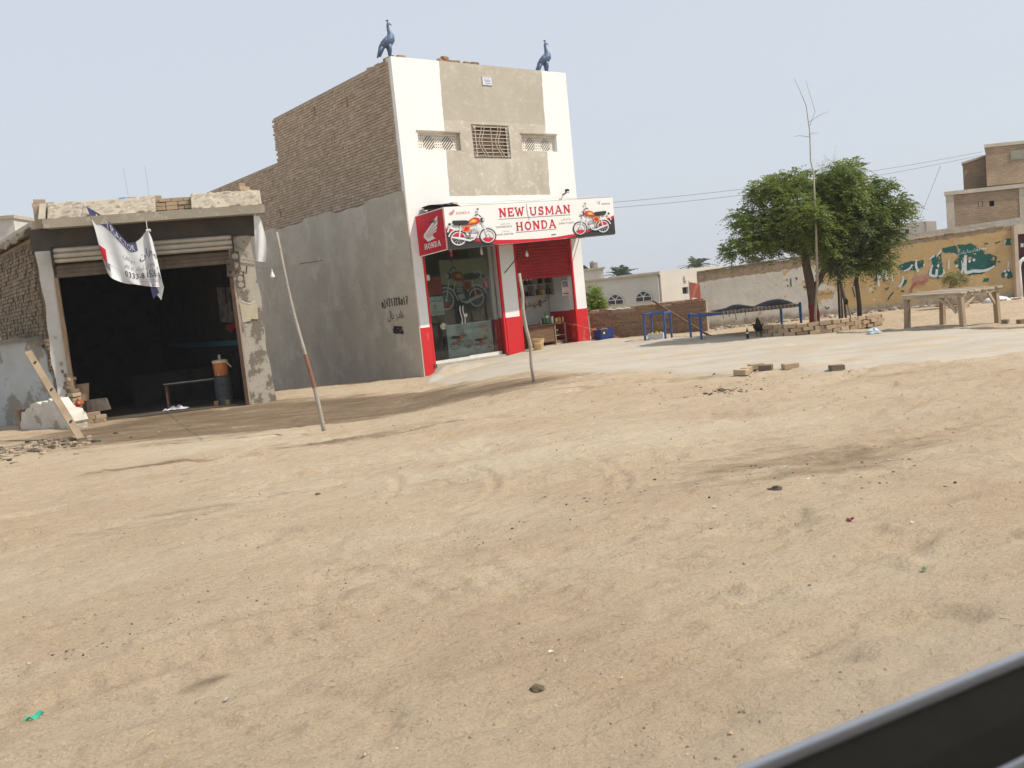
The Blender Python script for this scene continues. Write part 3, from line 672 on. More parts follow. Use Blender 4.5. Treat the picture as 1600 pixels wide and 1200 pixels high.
# dark and red swoosh along the bottom edge
dk = [(0.004, .0), (0.004, .44)] + [(.15, .40), (.35, .33), (.6, .22), (.9, .13), (1.2, .06), (1.5, .01), (1.6, .003)]
mb = MB(); mb.add([sgn(x, y, .004) for x, y in dk], [tuple(reversed(range(len(dk))))]); mb.build('dark_swoosh', M_PDK, fp); mb = MB()
top = [(3.7, .004), (4.06, .04), (4.4, .09), (4.7, .17), (4.95, .27), (5.2, .36), (5.51, .43)]
mb.add([sgn(x, y, .004) for x, y in top] + [sgn(5.51, .004, .004)], [tuple(reversed(range(len(top) + 1)))])
mb.build('dark_swoosh', M_PDK, fp)
a = [(0.004, .44), (.15, .40), (.35, .33), (.6, .22), (.9, .13), (1.2, .06), (1.5, .012), (2.0, .003), (2.8, .003), (3.4, .003), (3.8, .012), (4.06, .04), (4.4, .09), (4.7, .17), (4.95, .27), (5.2, .36), (5.51, .43)]
w_ = [.06, .07, .07, .07, .08, .10, .11, .09, .06, .065, .08, .06, .055, .06, .06, .06, .07]
mb = MB(); mb.add([sgn(x, y + .002, .006) for x, y in a] + [sgn(x, y + k, .006) for (x, y), k in zip(a, w_)], [(i, i + 1, len(a) + i + 1, len(a) + i) for i in range(len(a) - 1)])
mb.build('red_swoosh', M_PRED, fp)
mb = MB(); slab_word(mb, 'NEW', 1.60, 2.40, .66, .215, sgn, .006); slab_word(mb, 'USMAN', 2.57, 3.95, .645, .21, sgn, .006); slab_word(mb, 'HONDA', 2.08, 3.41, .30, .21, sgn, .006)
mb.build('lettering', M_PRED, fp)
mb = MB(); mb.ribbon([(1.58, .615), (3.94, .60)], .012, sgn, .006); mb.build('underline', M_PGREY, fp); mb = MB(); mb.ribbon([(2.07, .265), (3.40, .268)], .012, sgn, .006); mb.build('underline', M_PGREY, fp); mb = MB()
put_text(mb, '03034822553', 1.47, 1.97, .405, .45, sgn, .006); mb.build('phone_number', M_PGREY, fp); mb = MB(); put_text(mb, '03441255746', 1.44, 1.99, .225, .27, sgn, .006); mb.build('phone_number', M_PGREY, fp); mb = MB(); put_text(mb, '03061774657', 3.51, 4.03, .375, .42, sgn, .006); mb.build('phone_number', M_PGREY, fp); mb = MB()
mb.ribbon([(4.92, .90), (4.98, .84), (5.02, .87), (4.99, .80), (5.04, .92)], .012, sgn, .006); mb.ribbon([(3.22, .13), (3.38, .133)], .03, sgn, .006)
put_text(mb, 'AtlasHonda', 5.08, 5.40, .80, .85, sgn, .006); mb.build('small_print', M_PGREY, fp)
mb = MB(); put_text(mb, shape('محمد عثمان'), 1.62, 1.92, .47, .53, sgn, .006); put_text(mb, shape('نیو شاپ'), 1.62, 1.88, .29, .35, sgn, .006); put_text(mb, shape('عثمان'), 3.60, 3.95, .46, .53, sgn, .006); mb.build('pink_print', M_PPINK, fp)
def wing(mb, fn, off, m=0):
    """swept wing of five feathers in the unit square"""
    F = [(1, 1), (.97, .82), (.985, .77), (.93, .57), (.90, .46), (.86, .385), (.80, .31), (.62, .24), (.60, .20), (.64, .13), (.76, .07), (.26, 0), (.0, .26), (.07, .37)]
    mb.add([fn(x, y, off) for x, y in F], tessellate_polygon([[Vector((x, y, 0)) for x, y in F]]), m)
    return [[(.12, .285), (.5, .50), (.985, .80)], [(.17, .235), (.5, .39), (.945, .60)], [(.22, .195), (.5, .30), (.88, .43)], [(.28, .155), (.5, .22), (.78, .315)]]
mb = MB(); wing(mb, lambda x, y, o: sgn(.13 + x * .17, .79 + y * .13, o), .006); slab_word(mb, 'HONDA', .33, .74, .80, .052, sgn, .006); mb.build('small_logo', M_PPINK, fp)
def bike_print(mb, fn, off, mats):
    """side view of a motorcycle, rear wheel at 0, front wheel at 1; mats: dict name -> slot"""
    k = [0]
    def o(): k[0] += 1; return off + k[0] * .0006
    P = lambda pts, c: mb.add([fn(x, y, k2) for k2 in [o()] for x, y in pts], [tuple(range(len(pts)))], mats[c])
    R = lambda pts, w, c: mb.ribbon(pts, w, fn, o(), mats[c])
    for cx in (0, 1):
        mb.disc(cx, 0, .30, fn, o(), mats['dark'], 28, .255); mb.disc(cx, 0, .256, fn, o(), mats['light'], 28, .215)
        for i in range(6):
            q = i * math.pi / 6 + .2; R([(cx - .215 * math.cos(q), -.215 * math.sin(q)), (cx + .215 * math.cos(q), .215 * math.sin(q))], .012, 'light')
        mb.disc(cx, 0, .08, fn, o(), mats['grey'], 14); mb.disc(cx, 0, .05, fn, o(), mats['light'], 12)
    mb.disc(1, -.02, .20, fn, o(), mats['red'], 12, .07, a0=math.radians(200), a1=math.radians(340))
    mb.disc(0, .02, .20, fn, o(), mats['red'], 12, .08, a0=math.radians(30), a1=math.radians(160))
    mb.disc(0, 0, .36, fn, o(), mats['light'], 14, .315, a0=math.radians(30), a1=math.radians(165)); mb.disc(1, 0, .36, fn, o(), mats['light'], 12, .31, a0=math.radians(55), a1=math.radians(150))
    R([(1, 0), (.87, .45), (.80, .68)], .055, 'light'); R([(.02, .05), (.10, .48)], .045, 'light')
    R([(.0, .0), (.45, .05)], .05, 'grey'); P([(.34, -.06), (.62, -.05), (.66, .2), (.55, .36), (.40, .28)], 'grey'); P([(.40, .0), (.58, .0), (.60, .12), (.42, .14)], 'light')
    for i in range(4): R([(.46, .18 + i * .045), (.64, .20 + i * .045)], .02, 'light')
    R([(.66, .48), (.74, .2), (.62, -.04)], .04, 'light'); R([(-.22, .06), (.05, .0), (.36, -.11), (.50, -.07), (.62, .1)], [.05, .085, .075, .05, .04], 'light')
    P([(.14, .22), (.40, .24), (.42, .46), (.16, .44)], 'orange'); P([(.18, .26), (.34, .27), (.38, .40), (.24, .42)], 'red')
    P([(.32, .50), (.40, .46), (.66, .50), (.78, .60), (.74, .70), (.56, .74), (.42, .68)], 'red'); P([(.36, .53), (.60, .54), (.70, .62), (.56, .70), (.44, .66)], 'orange'); P([(.44, .58), (.58, .57), (.62, .64), (.50, .66)], 'yellow')
    P([(-.18, .60), (-.10, .50), (.05, .48), (.34, .49), (.40, .62), (.28, .66), (-.16, .68)], 'dark')
    R([(-.18, .56), (-.30, .42), (-.36, .26)], .05, 'light'); mb.disc(-.27, .55, .05, fn, o(), mats['dark'], 10)
    P([(.78, .56), (.88, .54), (.92, .64), (.88, .72), (.78, .70)], 'dark'); mb.disc(.90, .63, .055, fn, o(), mats['light'], 12)
    R([(.66, .84), (.74, .82), (.82, .74)], .035, 'dark'); R([(.70, .84), (.72, 1.02)], .018, 'grey'); mb.disc(.72, 1.05, .05, fn, o(), mats['grey'], 10, ry=.8); R([(.60, .80), (.68, .86)], .04, 'dark')
slots = {'dark': 0, 'grey': 1, 'light': 2, 'red': 3, 'orange': 4, 'yellow': 5}; smats = [M_PDK, M_PGREY, M_PLT, M_PRED, M_POR, M_PYEL]
mb = MB(); bike_print(mb, lambda x, y, o: sgn(.33 + x * .86, .235 + y * .62, o), .009, slots); mb.build('motorcycle_print', smats, fp)
mb = MB(); bike_print(mb, lambda x, y, o: sgn(5.06 - x * .84, .225 + y * .60, o), .009, slots); mb.build('motorcycle_print', smats, fp)
# torn seam and hanging strip between the words
mb = MB(); mb.add([sgn(x, y, o) for x, y, o in ((2.50, .97, .012), (2.555, .97, .014), (2.55, .75, .03), (2.60, .60, .045), (2.55, .62, .04), (2.49, .78, .02))], [(0, 5, 2, 1), (5, 4, 3, 2)]); mb.build('torn_strip', M_FLEX, fp)
# red end panel
ea, eb = Vector((SX - .012, -SOFF, 0)), Vector((.20, .0, 0)); el = (ea - eb).length; ed = (ea - eb).normalized(); en = Vector((ed.y, -ed.x, 0))
if en.x > 0: en = -en
def endp(x, y, o): p = eb + ed * (x * el) + en * o; return (p.x, p.y, SZ - .07 * (1 - x) + y)
mb = MB(); mb.prism([(0, 0), (1, 0), (1, SH), (0, SH)], lambda x, y, o: endp(x, y, -o), .04); ep = mb.build('end_panel', M_PRED, sign)
wf = lambda x, y, o: endp(.22 + x * .56, .30 + y * .54, o)
mb = MB(); gaps = wing(mb, wf, .006); wl_ = mb.build('wing_logo', M_FLEX, ep)
for i, g_ in enumerate(gaps): mb = MB(); mb.ribbon(g_, [.018, .026, .035], wf, .008); mb.build('feather_gap', M_PRED, wl_)
mb = MB(); slab_word(mb, 'HONDA', .22, .80, .135, .13, endp, .006); mb.build('lettering', M_FLEX, ep)
mb = MB()
for pts in (((.0, .01), (1, .01)), ((.0, SH - .01), (1, SH - .01)), ((.99, .02), (.99, SH - .02))): mb.ribbon(pts, .022, endp, .004)
mb.build('edging', M_FLEX, ep)
mb = MB()
for a, b in (((0, 0), (SL, 0)), ((0, SH), (SL, SH)), ((0, 0), (0, SH)), ((SL, 0), (SL, SH)), ((2.7, 0), (2.7, SH))): mb.beam(sgn(a[0], a[1], -.065), sgn(b[0], b[1], -.065), .025, .025)
for x in (.05, 1.8, 3.6, 5.1):
    for y in (.03, SH - .03): mb.beam(sgn(x, y, -.07), (SX + x, -.012, SZ + y + x * SK + (.1 if y > .5 else .0)), .025, .025)
mb.build('frame', M_RUST, sign)
mb = MB(); mb.prism([(.42, 3.55), (5.80, 3.70), (5.80, 3.71), (.42, 3.56)], lambda x, z, o: (x, -.93 + o, z), .92); mb.build('top_cover', M_STEEL, sign)
mb = MB(); mb.beam((2.72, -.02, 2.05), (2.95, -SOFF + .06, 2.80), .02, .02); mb.build('stay', M_DARK, sign)
mb = MB(); mb.grid(lambda a, b: (SX + .02 + a * .75, -SOFF + .08 + b * .9, SZ + SH + .05 + .05 * math.sin(a * 5 + b * 3) + .06 * b), 8, 6); mb.grid(lambda a, b: (SX - .1 + a * .3, -SOFF + .3 + b * .65, SZ + SH - .3 + .32 * a + .04 * b), 4, 4); mb.build('top_sheet', mat('dark_tarp', (.03, .033, .035), (.045, .045, .045), 5, .7), sign)
brick_obj(M_BRICK, (SX + .55, -SOFF + .35, SZ + SH + .12), (.2, .1, .06), (0, 0, .3), sign)
mb = MB(); mb.tube([(SX + .2 + i * .12, -SOFF + .12, SZ + SH + .06 + .02 * math.sin(i * .5) + (SX + i * .12) * SK) for i in range(42)], .008, 5); mb.build('cable', M_PLASTIC_W, sign)
# bulkhead lamp by the sign, hanging bulb, small fittings
lamp = thing('bulb', 'clear bulb hanging on a cord in front of the red shutter', 'bulb', SHOP, YAW)
mb = MB(); mb.tube([(3.12, -.5, 2.72), (3.12, -.5, 2.58)], .006, 5); mb.build('cord', M_DARK, lamp)
mb = MB(); mb.lathe([(.016, .09), (.018, .06), (.02, .05)], 10, (3.12, -.5, 2.47)); mb.build('cap', M_STEEL, lamp)
mb = MB(); mb.lathe([(.018, .055), (.03, .03), (.042, -.01), (.042, -.035), (.028, -.065), (.005, -.075)], 12, (3.12, -.5, 2.47)); mb.build('glass', mat('frosted_glass', (.72, .70, .64), None, 4, .2, spec=.6), lamp, True)
flood = thing('flood_lamp', 'small round lamp on a bracket on the white front above the sign', 'lamp', SHOP, YAW)
mb = MB(); mb.beam((5.0, .0, 4.02), (5.0, -.16, 4.06), .03, .03); mb.build('bracket', M_DARK, flood)
mb = MB(); mb.lathe([(.05, 0), (.065, .05), (.055, .09), (.02, .1)], 12, (5.0, -.18, 4.05)); mb.build('head', M_DARK, flood); mb = MB(); mb.lathe([(.02, 0), (.045, -.02), (.04, -.05)], 10, (4.97, -.24, 4.08)); mb.build('lens', M_PLASTIC_W, flood)
for i, (x, z) in enumerate(((.62, 2.6), (1.52, 2.6))):
    o = thing('spot_bulb', ['red spiral bulb under the sign beside the wing logo', 'white spiral bulb under the sign above the glass door'][i], 'bulb', SHOP, YAW)
    mb = MB(); mb.tube([(x, -.72, 2.70), (x, -.72, z + .03)], .02, 8); mb.build('holder', M_PLASTIC_W, o)
    mb = MB(); mb.tube([(x + .026 * math.cos(q * .9), -.72 + .026 * math.sin(q * .9), z + .03 - q * .004) for q in range(30)], .011, 6); mb.build('tube', M_PLASTIC_W if i else M_PRED, o)

# ------------------------------------------------------------------ left bay: glass front, poster, motorcycle behind it
def glass_material(tint=(.86, .90, .87)):
    m, N, L, b = custom('shop_glass'); N.remove(b)
    tr = N.new('ShaderNodeBsdfTransparent'); tr.inputs[0].default_value = (*tint, 1); gl = N.new('ShaderNodeBsdfGlossy'); gl.inputs['Roughness'].default_value = .02
    fr = N.new('ShaderNodeFresnel'); fr.inputs[0].default_value = 1.38; mx = N.new('ShaderNodeMixShader'); df = N.new('ShaderNodeBsdfDiffuse'); df.inputs[0].default_value = (.42, .42, .38, 1); m2 = N.new('ShaderNodeMixShader'); m2.inputs[0].default_value = .015
    L.new(fr.outputs[0], mx.inputs[0]); L.new(tr.outputs[0], mx.inputs[1]); L.new(gl.outputs[0], mx.inputs[2]); L.new(mx.outputs[0], m2.inputs[1]); L.new(df.outputs[0], m2.inputs[2])
    L.new(m2.outputs[0], N['Material Output'].inputs[0]); return m
M_GLASS = glass_material()
gf_ = thing('glass_front', 'glass shop front with a swinging door and curved chrome handles', 'glass front', SHOP, YAW)
for nm, a, b, zb, y in (('door_pane', .36, 1.47, .045, .155), ('fixed_pane', 1.475, 2.50, .06, .16)):
    mb = MB(); mb.box(a, b, y, y + .010, zb, 2.84); p = mb.build(nm, M_GLASS, gf_)
    mb = MB(); mb.box(a, b, y - .02, y + .03, -.028, zb - .002); mb.build('bottom_rail', mat('white_aluminium', (.72, .72, .70), None, 5, .35, spec=.5), gf_)
for x in (1.30, 1.39):
    mb = MB(); mb.tube([(x + .02 * math.sin(i / 10 * math.pi * 2), .10, .86 + i * .048) for i in range(11)], .013, 8); mb.tube([(x, .10, .90), (x, .155, .90)], .008, 6); mb.tube([(x, .10, 1.30), (x, .155, 1.30)], .008, 6); mb.build('handle', mat('chrome', (.75, .75, .75), None, 4, .12, metal=.9), gf_, True)
mb = MB(); mb.lathe([(.05, 0), (.05, .012)], 16); o = mb.build('lock', MATS['chrome'], gf_, loc=(1.475, .148, 1.08)); o.rotation_euler.x = math.pi / 2
mb = MB(); mb.box(.42, .52, .149, .1535, 2.02, 2.16); mb.build('sticker', M_PAPER, gf_)
mb = MB(); mb.box(.40, .86, .168, .1695, 1.16, 1.62); st1 = mb.build('poster_sheet', mat('grey_poster', (.36, .40, .38), (.30, .34, .32), 4, .6), gf_)
mb = MB(); put_text(mb, shape('نیو عثمان'), .44, .80, 1.47, 1.57, fx, -.166); put_text(mb, '9', .56, .64, 1.30, 1.43, fx, -.166); put_text(mb, 'DONO', .50, .82, 1.19, 1.26, fx, -.166); mb.build('writing', M_BLACK, st1)
mb = MB(); mb.box(.40, .86, .168, .1695, 1.66, 2.10); mb.build('red_sheet', mat('dull_red_sheet', (.30, .05, .04), None, 4, .6), gf_)
# big hanging poster of a motorcycle's rear, inside the pane
po = thing('motorcycle_poster', 'large dark poster of the rear of a motorcycle hanging behind the glass', 'poster', SHOP, YAW)
def pst(x, z, o): return (x, .36 - o, z)
mb = MB(); mb.prism([(.98, .92), (2.47, .92), (2.47, 2.50), (.98, 2.50)], lambda x, y, o: pst(x, y, -o), .012); mb.build('sheet', mat('poster_cream', (.30, .27, .18), (.26, .23, .16), 1.2, .5), po)
mb = MB(); dk = [(.985, .925), (2.465, .925), (2.465, 1.75), (2.2, 1.62), (1.9, 1.78), (1.4, 1.85), (.985, 1.9)]; mb.add([pst(x, z, .003) for x, z in dk], [tuple(range(len(dk)))]); mb.build('dark_print', M_PDK, po)
mb = MB(); mb.add([pst(x, z, .005) for x, z in ((2.465, 1.76), (2.465, 1.98), (2.3, 1.86), (2.2, 1.64))], [(0, 1, 2, 3)]); mb.build('red_print', M_PRED, po)
mb = MB(); bike_print(mb, lambda x, y, o: (lambda X, Z: pst(max(.99, X), Z, o))(2.02 - x * .95, 1.50 + y * .95), .007, slots); mb.build('motorcycle_print', [M_PDK, mat('poster_grey', (.08, .08, .085), None, 3, .5), mat('poster_light', (.42, .42, .42), None, 3, .5), mat('poster_red', (.22, .02, .02), None, 3, .5), mat('poster_orange', (.25, .10, .02), None, 3, .5), M_POR], po)
mb = MB(); put_text(mb, 'HONDA', 1.98, 2.26, 2.10, 2.17, pst, .04); mb.build('seat_writing', M_PLT, po)
# lower display cards
pc = thing('display_board', 'low display board with printed red slogans leaning behind the lower glass', 'board', SHOP, YAW)
mb = MB(); mb.box(1.02, 2.44, .40, .43, .04, .88); mb.build('board', mat('blue_grey_board', (.42, .50, .50), (.52, .58, .57), 2, .6), pc)
mb = MB(); f2 = lambda x, z, o: (x, .398 - o, z)
put_text(mb, 'NEW', 2.02, 2.30, .70, .80, f2, .002); put_text(mb, 'OFFER', 2.0, 2.34, .57, .67, f2, .002); mb.build('writing', M_POR, pc)
mb = MB(); bike_print(mb, lambda x, y, o: f2(1.22 + x * .42, .34 + y * .36, o), .003, slots); mb.build('motorcycle_print', smats, pc)
mb = MB(); bike_print(mb, lambda x, y, o: f2(1.92 + x * .36, .24 + y * .30, o), .003, slots); mb.build('motorcycle_print', smats, pc)
# the motorcycle in the showroom
def motorbike(label, loc, rz):
    b = thing('motorcycle', label, 'motorcycle', loc, rz)
    for x in (0, 1.2):
        mb = MB(); mb.tube([(x + .26 * math.cos(q * math.pi / 12), 0, .30 + .26 * math.sin(q * math.pi / 12)) for q in range(25)], .04, 8); w = mb.build('wheel', mat('tyre_rubber', (.02, .02, .02), None, 8, .8), b, True)
        mb = MB(); mb.tube([(x + .21 * math.cos(q * math.pi / 12), 0, .30 + .21 * math.sin(q * math.pi / 12)) for q in range(25)], .012, 6)
        for q in range(8): mb.tube([(x, 0, .30), (x + .2 * math.cos(q * .785), 0, .30 + .2 * math.sin(q * .785))], .004, 4)
        mb.build('rim', MATS['chrome'], w)
    mb = MB(); mb.tube([(0, .09, .3), (.35, .1, .42), (.62, .06, .36), (.95, .04, .82), (.3, .05, .78), (0, .09, .62), (0, .09, .3)], .018, 6); mb.build('frame', M_DARK, b)
    mb = MB(); mb.grid(lambda a, c: (.38 + .5 * a, (.13 * math.sin(a * math.pi) ** .5 + .01) * math.cos(c * 2 * math.pi), .84 + .1 * math.sin(c * 2 * math.pi) * math.sin(a * math.pi) ** .4 + .05 * a), 12, 14); mb.build('tank', M_PRED, b, True)
    mb = MB(); mb.box(-.25, .42, -.11, .11, .78, .86); mb.build('seat', M_DARK, b)
    mb = MB(); mb.box(.42, .70, -.12, .12, .28, .56); mb.build('engine', M_STEEL, b)
    mb = MB(); mb.tube([(.6, .14, .3), (.2, .16, .25), (-.35, .18, .32)], [.02, .03, .045], 8); mb.build('exhaust', MATS['chrome'], b)
    for y in (-.07, .07):
        mb = MB(); mb.tube([(1.2, y, .3), (.95, y, .92)], .02, 6); mb.build('fork', MATS['chrome'], b)
    mb = MB(); mb.tube([(.86, -.34, 1.02), (.95, -.12, .98), (.95, .12, .98), (.86, .34, 1.02)], .012, 6); mb.build('handlebar', MATS['chrome'], b)
    mb = MB(); mb.grid(lambda a, c: (1.02 + .10 * a, .085 * math.cos(c * 6.2832) * math.sqrt(max(0, 1 - (1 - a) ** 2 * .6)), .88 + .085 * math.sin(c * 6.2832) * math.sqrt(max(0, 1 - (1 - a) ** 2 * .6))), 5, 14); mb.poly([(1.121, .086 * math.cos(q * .4488), .88 + .086 * math.sin(q * .4488)) for q in range(14)]); mb.build('headlamp', MATS['chrome'], b)
    return b
wloc = lambda x, y, z=-.03: tuple(SHOP + DU * x + SU * y + Vector((0, 0, z)))
motorbike('new motorcycle parked inside the showroom behind the glass', wloc(1.9, 1.75), YAW - 2.2)

# ------------------------------------------------------------------ right bay: half-raised red shutter, shelves, bench and goods
sh = thing('roller_shutter', 'red roller shutter raised half way over the open workshop bay', 'shutter', SHOP, YAW)
zz = 2.86; k = 0
while zz > 1.95:
    h = .085; mb = MB()
    mb.grid(lambda a, c: (3.155 + a * 1.91, .075 - .018 * math.sin(c * math.pi), zz - h * c), 1, 5, flip=True); mb.grid(lambda a, c: (3.155 + a * 1.91, .083, zz - h * c), 1, 1); mb.build('slat', M_REDSH, sh, True); zz -= h + .002
mb = MB(); mb.box(3.155, 5.065, .05, .10, zz - .07, zz); mb.build('bottom_bar', M_REDSH, sh)
shelf = thing('pigeonhole_shelf', 'grey pigeonhole shelf of spare parts on the workshop back wall', 'shelf', SHOP, YAW)
M_SHELF = mat('grey_shelf', (.40, .39, .36), (.33, .32, .29), 4, .8)
for i, z in enumerate((1.36, 1.68, 2.02)):
    mb = MB(); mb.box(3.25, 5.16, .92, 1.24, z, z + .02); mb.build('board', M_SHELF, shelf)
for x in (3.25, 3.65, 4.05, 4.45, 4.82, 5.14):
    mb = MB(); mb.box(x, x + .02, .921, 1.239, 1.381, 2.019); mb.build('divider', M_SHELF, shelf)
GOODS = [mat('carton_brown', (.30, .20, .11), None, 5, .8), mat('box_white', (.62, .60, .55), None, 5, .6), mat('box_yellow', (.70, .48, .04), None, 5, .5), mat('box_dark', (.05, .05, .055), None, 5, .5), mat('box_red', (.40, .05, .04), None, 5, .5)]
r = random.Random(11)
glab = ['brown carton on the workshop shelf', 'white parts box on the workshop shelf', 'yellow parts box on the workshop shelf', 'black parts box on the workshop shelf', 'red parts box on the workshop shelf']
for i in range(16):
    cx = 3.36 + (i % 8) * .235; z = (1.381, 1.701)[i // 8]; g_ = 2 if (i in (6,)) else r.choice([0, 0, 1, 3, 3, 3]); h = r.uniform(.08, .22); w = r.uniform(.06, .09)
    if any(abs(cx - q - .01) < w + .012 for q in (3.25, 3.65, 4.05, 4.45, 4.82, 5.14)): cx += .05; w = .045
    t = thing('parts_box', glab[g_], 'box', wloc(cx, 1.05, z), YAW, 'boxes on the workshop shelf')
    mb = MB(); mb.box(-w, w, -.08, .08, 0, h); mb.build('carton', GOODS[g_], t); mb = MB(); mb.box(-w - .003, w + .003, -.083, .083, h * .72, h + .003); mb.build('lid', GOODS[g_], t)
rk = thing('dark_rack', 'dark open rack standing left in the workshop bay', 'rack', wloc(3.14, .82), YAW)
for z in (.55, .95, 1.3): mb = MB(); mb.box(0, .46, 0, .3, z, z + .02); mb.build('shelf_board', M_WOODB, rk)
for x, y in ((0, 0), (.43, 0), (0, .27), (.43, .27)): mb = MB(); mb.box(x, x + .03, y, y + .03, 0, 1.34); mb.build('upright', M_DARK, rk)
for i in range(7):
    t = thing('blister_pack', ['red blister pack hung under the workshop shelf', 'white blister pack hung under the workshop shelf', 'yellow blister pack hung under the workshop shelf'][i % 3], 'packet', wloc(3.7 + i * .19, 1.20, 1.16 - .05 * (i % 2)), YAW, 'blister packs under the shelf')
    mb = MB(); mb.prism([(-.04, -.09), (.04, -.09), (.042, .09), (-.042, .09)], lambda a, c, o: (a, -o, c), .012); mb.build('card', [GOODS[4], GOODS[1], GOODS[2]][i % 3], t); mb = MB(); mb.box(-.025, .025, -.03, -.0125, -.06, .03); mb.build('bubble', M_STEEL, t)
# strip of bulbs under the shelf top / shutter
for i in range(6):
    t = thing('spare_bulb', 'white spare bulb hanging in a row under the raised shutter', 'bulb', wloc(3.3 + i * .13, .45, 1.83), YAW, 'spare bulbs in a row')
    mb = MB(); mb.lathe([(.008, .11), (.012, .06), (.028, .03), (.03, 0), (.012, -.025)], 10); mb.build('glass', MATS['frosted_glass'], t, True)
    mb = MB(); mb.lathe([(.004, .6), (.004, .11)], 5); mb.build('cord', M_DARK, t)
# hanging blister packs and cards
for i, (x, z, w, h, m_, lab) in enumerate([(3.62, 1.22, .28, .22, M_PPINK, 'pink checked card hung on the workshop wall'), (3.80, .92, .12, .30, M_PAPER, 'narrow patterned strip hung askew on the workshop wall'), (4.42, 1.22, .16, .2, M_PLASTIC_W, 'white plastic bag hung under the shelf')]):
    t = thing('hanging_card', lab, 'card', wloc(x, 1.236, z), YAW); t.rotation_euler.y = (0.05, .25, 0)[i]
    mb = MB(); mb.prism([(-w / 2, -h / 2), (w / 2, -h / 2), (w / 2 * .95, h / 2), (-w / 2 * .9, h / 2)], lambda a, c, o: (a, -o, c), .012); mb.build('sheet', m_, t)
    mb = MB()
    for q in range(3): mb.ribbon([(-w * .4, -h * .3 + q * h * .28), (w * .4, -h * .3 + q * h * .28)], h * .1, lambda a, c, o: (a, -o, c), .014)
    mb.build('print', (M_PRED, M_PDK, M_PLT)[i], t)
cal = thing('wall_calendar', 'small printed calendar hung beside the workshop opening', 'calendar', wloc(4.93, .30, 1.30), YAW)
mb = MB(); mb.box(-.02, .24, -.012, 0, 0, .42); mb.build('sheet', M_PAPER, cal); mb = MB(); mb.box(.0, .22, -.0145, -.0125, .24, .40); mb.build('picture', mat('calendar_picture', (.12, .13, .16), (.3, .3, .32), 20, .5), cal); mb = MB(); mb.box(.0, .22, -.0145, -.0125, .04, .08); mb.build('red_line', M_PRED, cal)
# black cable sagging across the back wall
mb = MB(); mb.tube([(3.9 + i * .12, 1.23, 1.22 - .12 * math.sin(i / 10 * math.pi)) for i in range(11)], .012, 6); tag(mb.build('cable', M_DARK, loc=SHOP, rotz=YAW), 'black cable sagging across the workshop back wall', 'cable')
bench = thing('work_bench', 'low brown wooden work bench in the open workshop bay', 'bench', wloc(3.55, .32), YAW)
mb = MB(); mb.box(0, 1.42, 0, .5, .58, .62); mb.build('top', M_WOODB, bench); mb = MB(); mb.box(.04, .98, .04, .46, .12, .575); mb.build('cabinet', M_WOODB, bench)
for x, y in ((.02, .02), (1.0, .02), (1.37, .02), (.02, .46), (1.37, .46)): mb = MB(); mb.box(x, x + .035, y, y + .035, 0, .578); mb.build('leg', M_WOODV, bench)
for z in (.10, .26): mb = MB(); mb.box(1.02, 1.39, .04, .46, z, z + .02); mb.build('shelf_board', M_WOODV, bench)
def bottle(label, loc, h, r_, mt, capm, group=None):
    b = thing('bottle', label, 'bottle', loc, 0, group)
    mb = MB(); mb.lathe([(r_ * .9, 0), (r_, .02 * h), (r_ * .92, .3 * h), (r_, .45 * h), (r_, .62 * h), (r_ * .55, .8 * h), (r_ * .32, .88 * h), (r_ * .32, .95 * h)], 14); mb.build('body', mt, b, True)
    mb = MB(); mb.lathe([(r_ * .38, .952 * h), (r_ * .38, h)], 10); mb.build('cap', capm, b)
    mb = MB(); mb.lathe([(r_ * 1.01, .46 * h), (r_ * 1.01, .60 * h)], 14); mb.build('paper_band', M_PAPER, b); return b
M_GRN = mat('green_plastic', (.02, .28, .06), (.03, .22, .05), 5, .25, spec=.5)
bottle('green plastic drink bottle standing on the work bench', wloc(4.42, .48, .59), .36, .055, M_GRN, M_GRN)
bottle('dark green bottle on the bench shelf', wloc(4.78, .52, .25), .24, .035, mat('dark_green_glass', (.02, .10, .04), None, 5, .2, spec=.5), M_GRN)
for i, (x, lab, mt) in enumerate(((4.20, 'grey metal tin on the work bench', M_STEEL), (4.28, 'small dark tin on the work bench beside the green bottle', M_DARK), (4.62, 'white lidded tub on the work bench', M_PLASTIC_W))):
    t = thing('tin', lab, 'tin', wloc(x, .5, .59)); mb = MB(); mb.lathe([(.035, 0), (.035, .13 + .02 * i)], 14); mb.build('body', mt, t); mb = MB(); mb.lathe([(.037, .131 + .02 * i), (.037, .145 + .02 * i)], 14); mb.build('lid', mt, t)
for i in range(5):
    t = thing('oil_can', 'yellow oil can in the cluster on the bench end', 'oil can', wloc(4.72 + .062 * i, .44 + .07 * (i % 2), .59), YAW + .2 * i, 'yellow oil cans')
    mb = MB(); mb.box(-.03, .03, -.022, .022, 0, .13); mb.build('body', GOODS[2], t); mb = MB(); mb.lathe([(.012, .131), (.012, .155)], 8); mb.build('cap', (M_DARK, M_RED)[i % 2], t); mb = MB(); mb.box(-.026, .026, -.0245, -.0225, .03, .09); mb.build('paper_band', M_PAPER, t)
for i in range(6):
    t = thing('engine_part', 'oily metal engine part lying under the bench', 'engine part', wloc(4.60 + .06 * (i % 3) * 1.6, .40 + .08 * (i // 3), -.03 + .0), YAW + i, 'engine parts under the bench'); mb = MB(); mb.lathe([(.05, 0), (.06, .03), (.045, .06), (.05, .09), (.02, .1)], 9); mb.build('casting', M_STEEL, t); mb = MB(); mb.tube([(.04, 0, .04), (.09, 0, .05)], .012, 6); mb.build('stub', M_RUST, t)
bk = thing('bucket', 'worn pale yellow plastic bucket with a wire handle by the bay', 'bucket', wloc(3.28, -.42, surf(*wloc(3.28, -.42)[:2]) + .0))
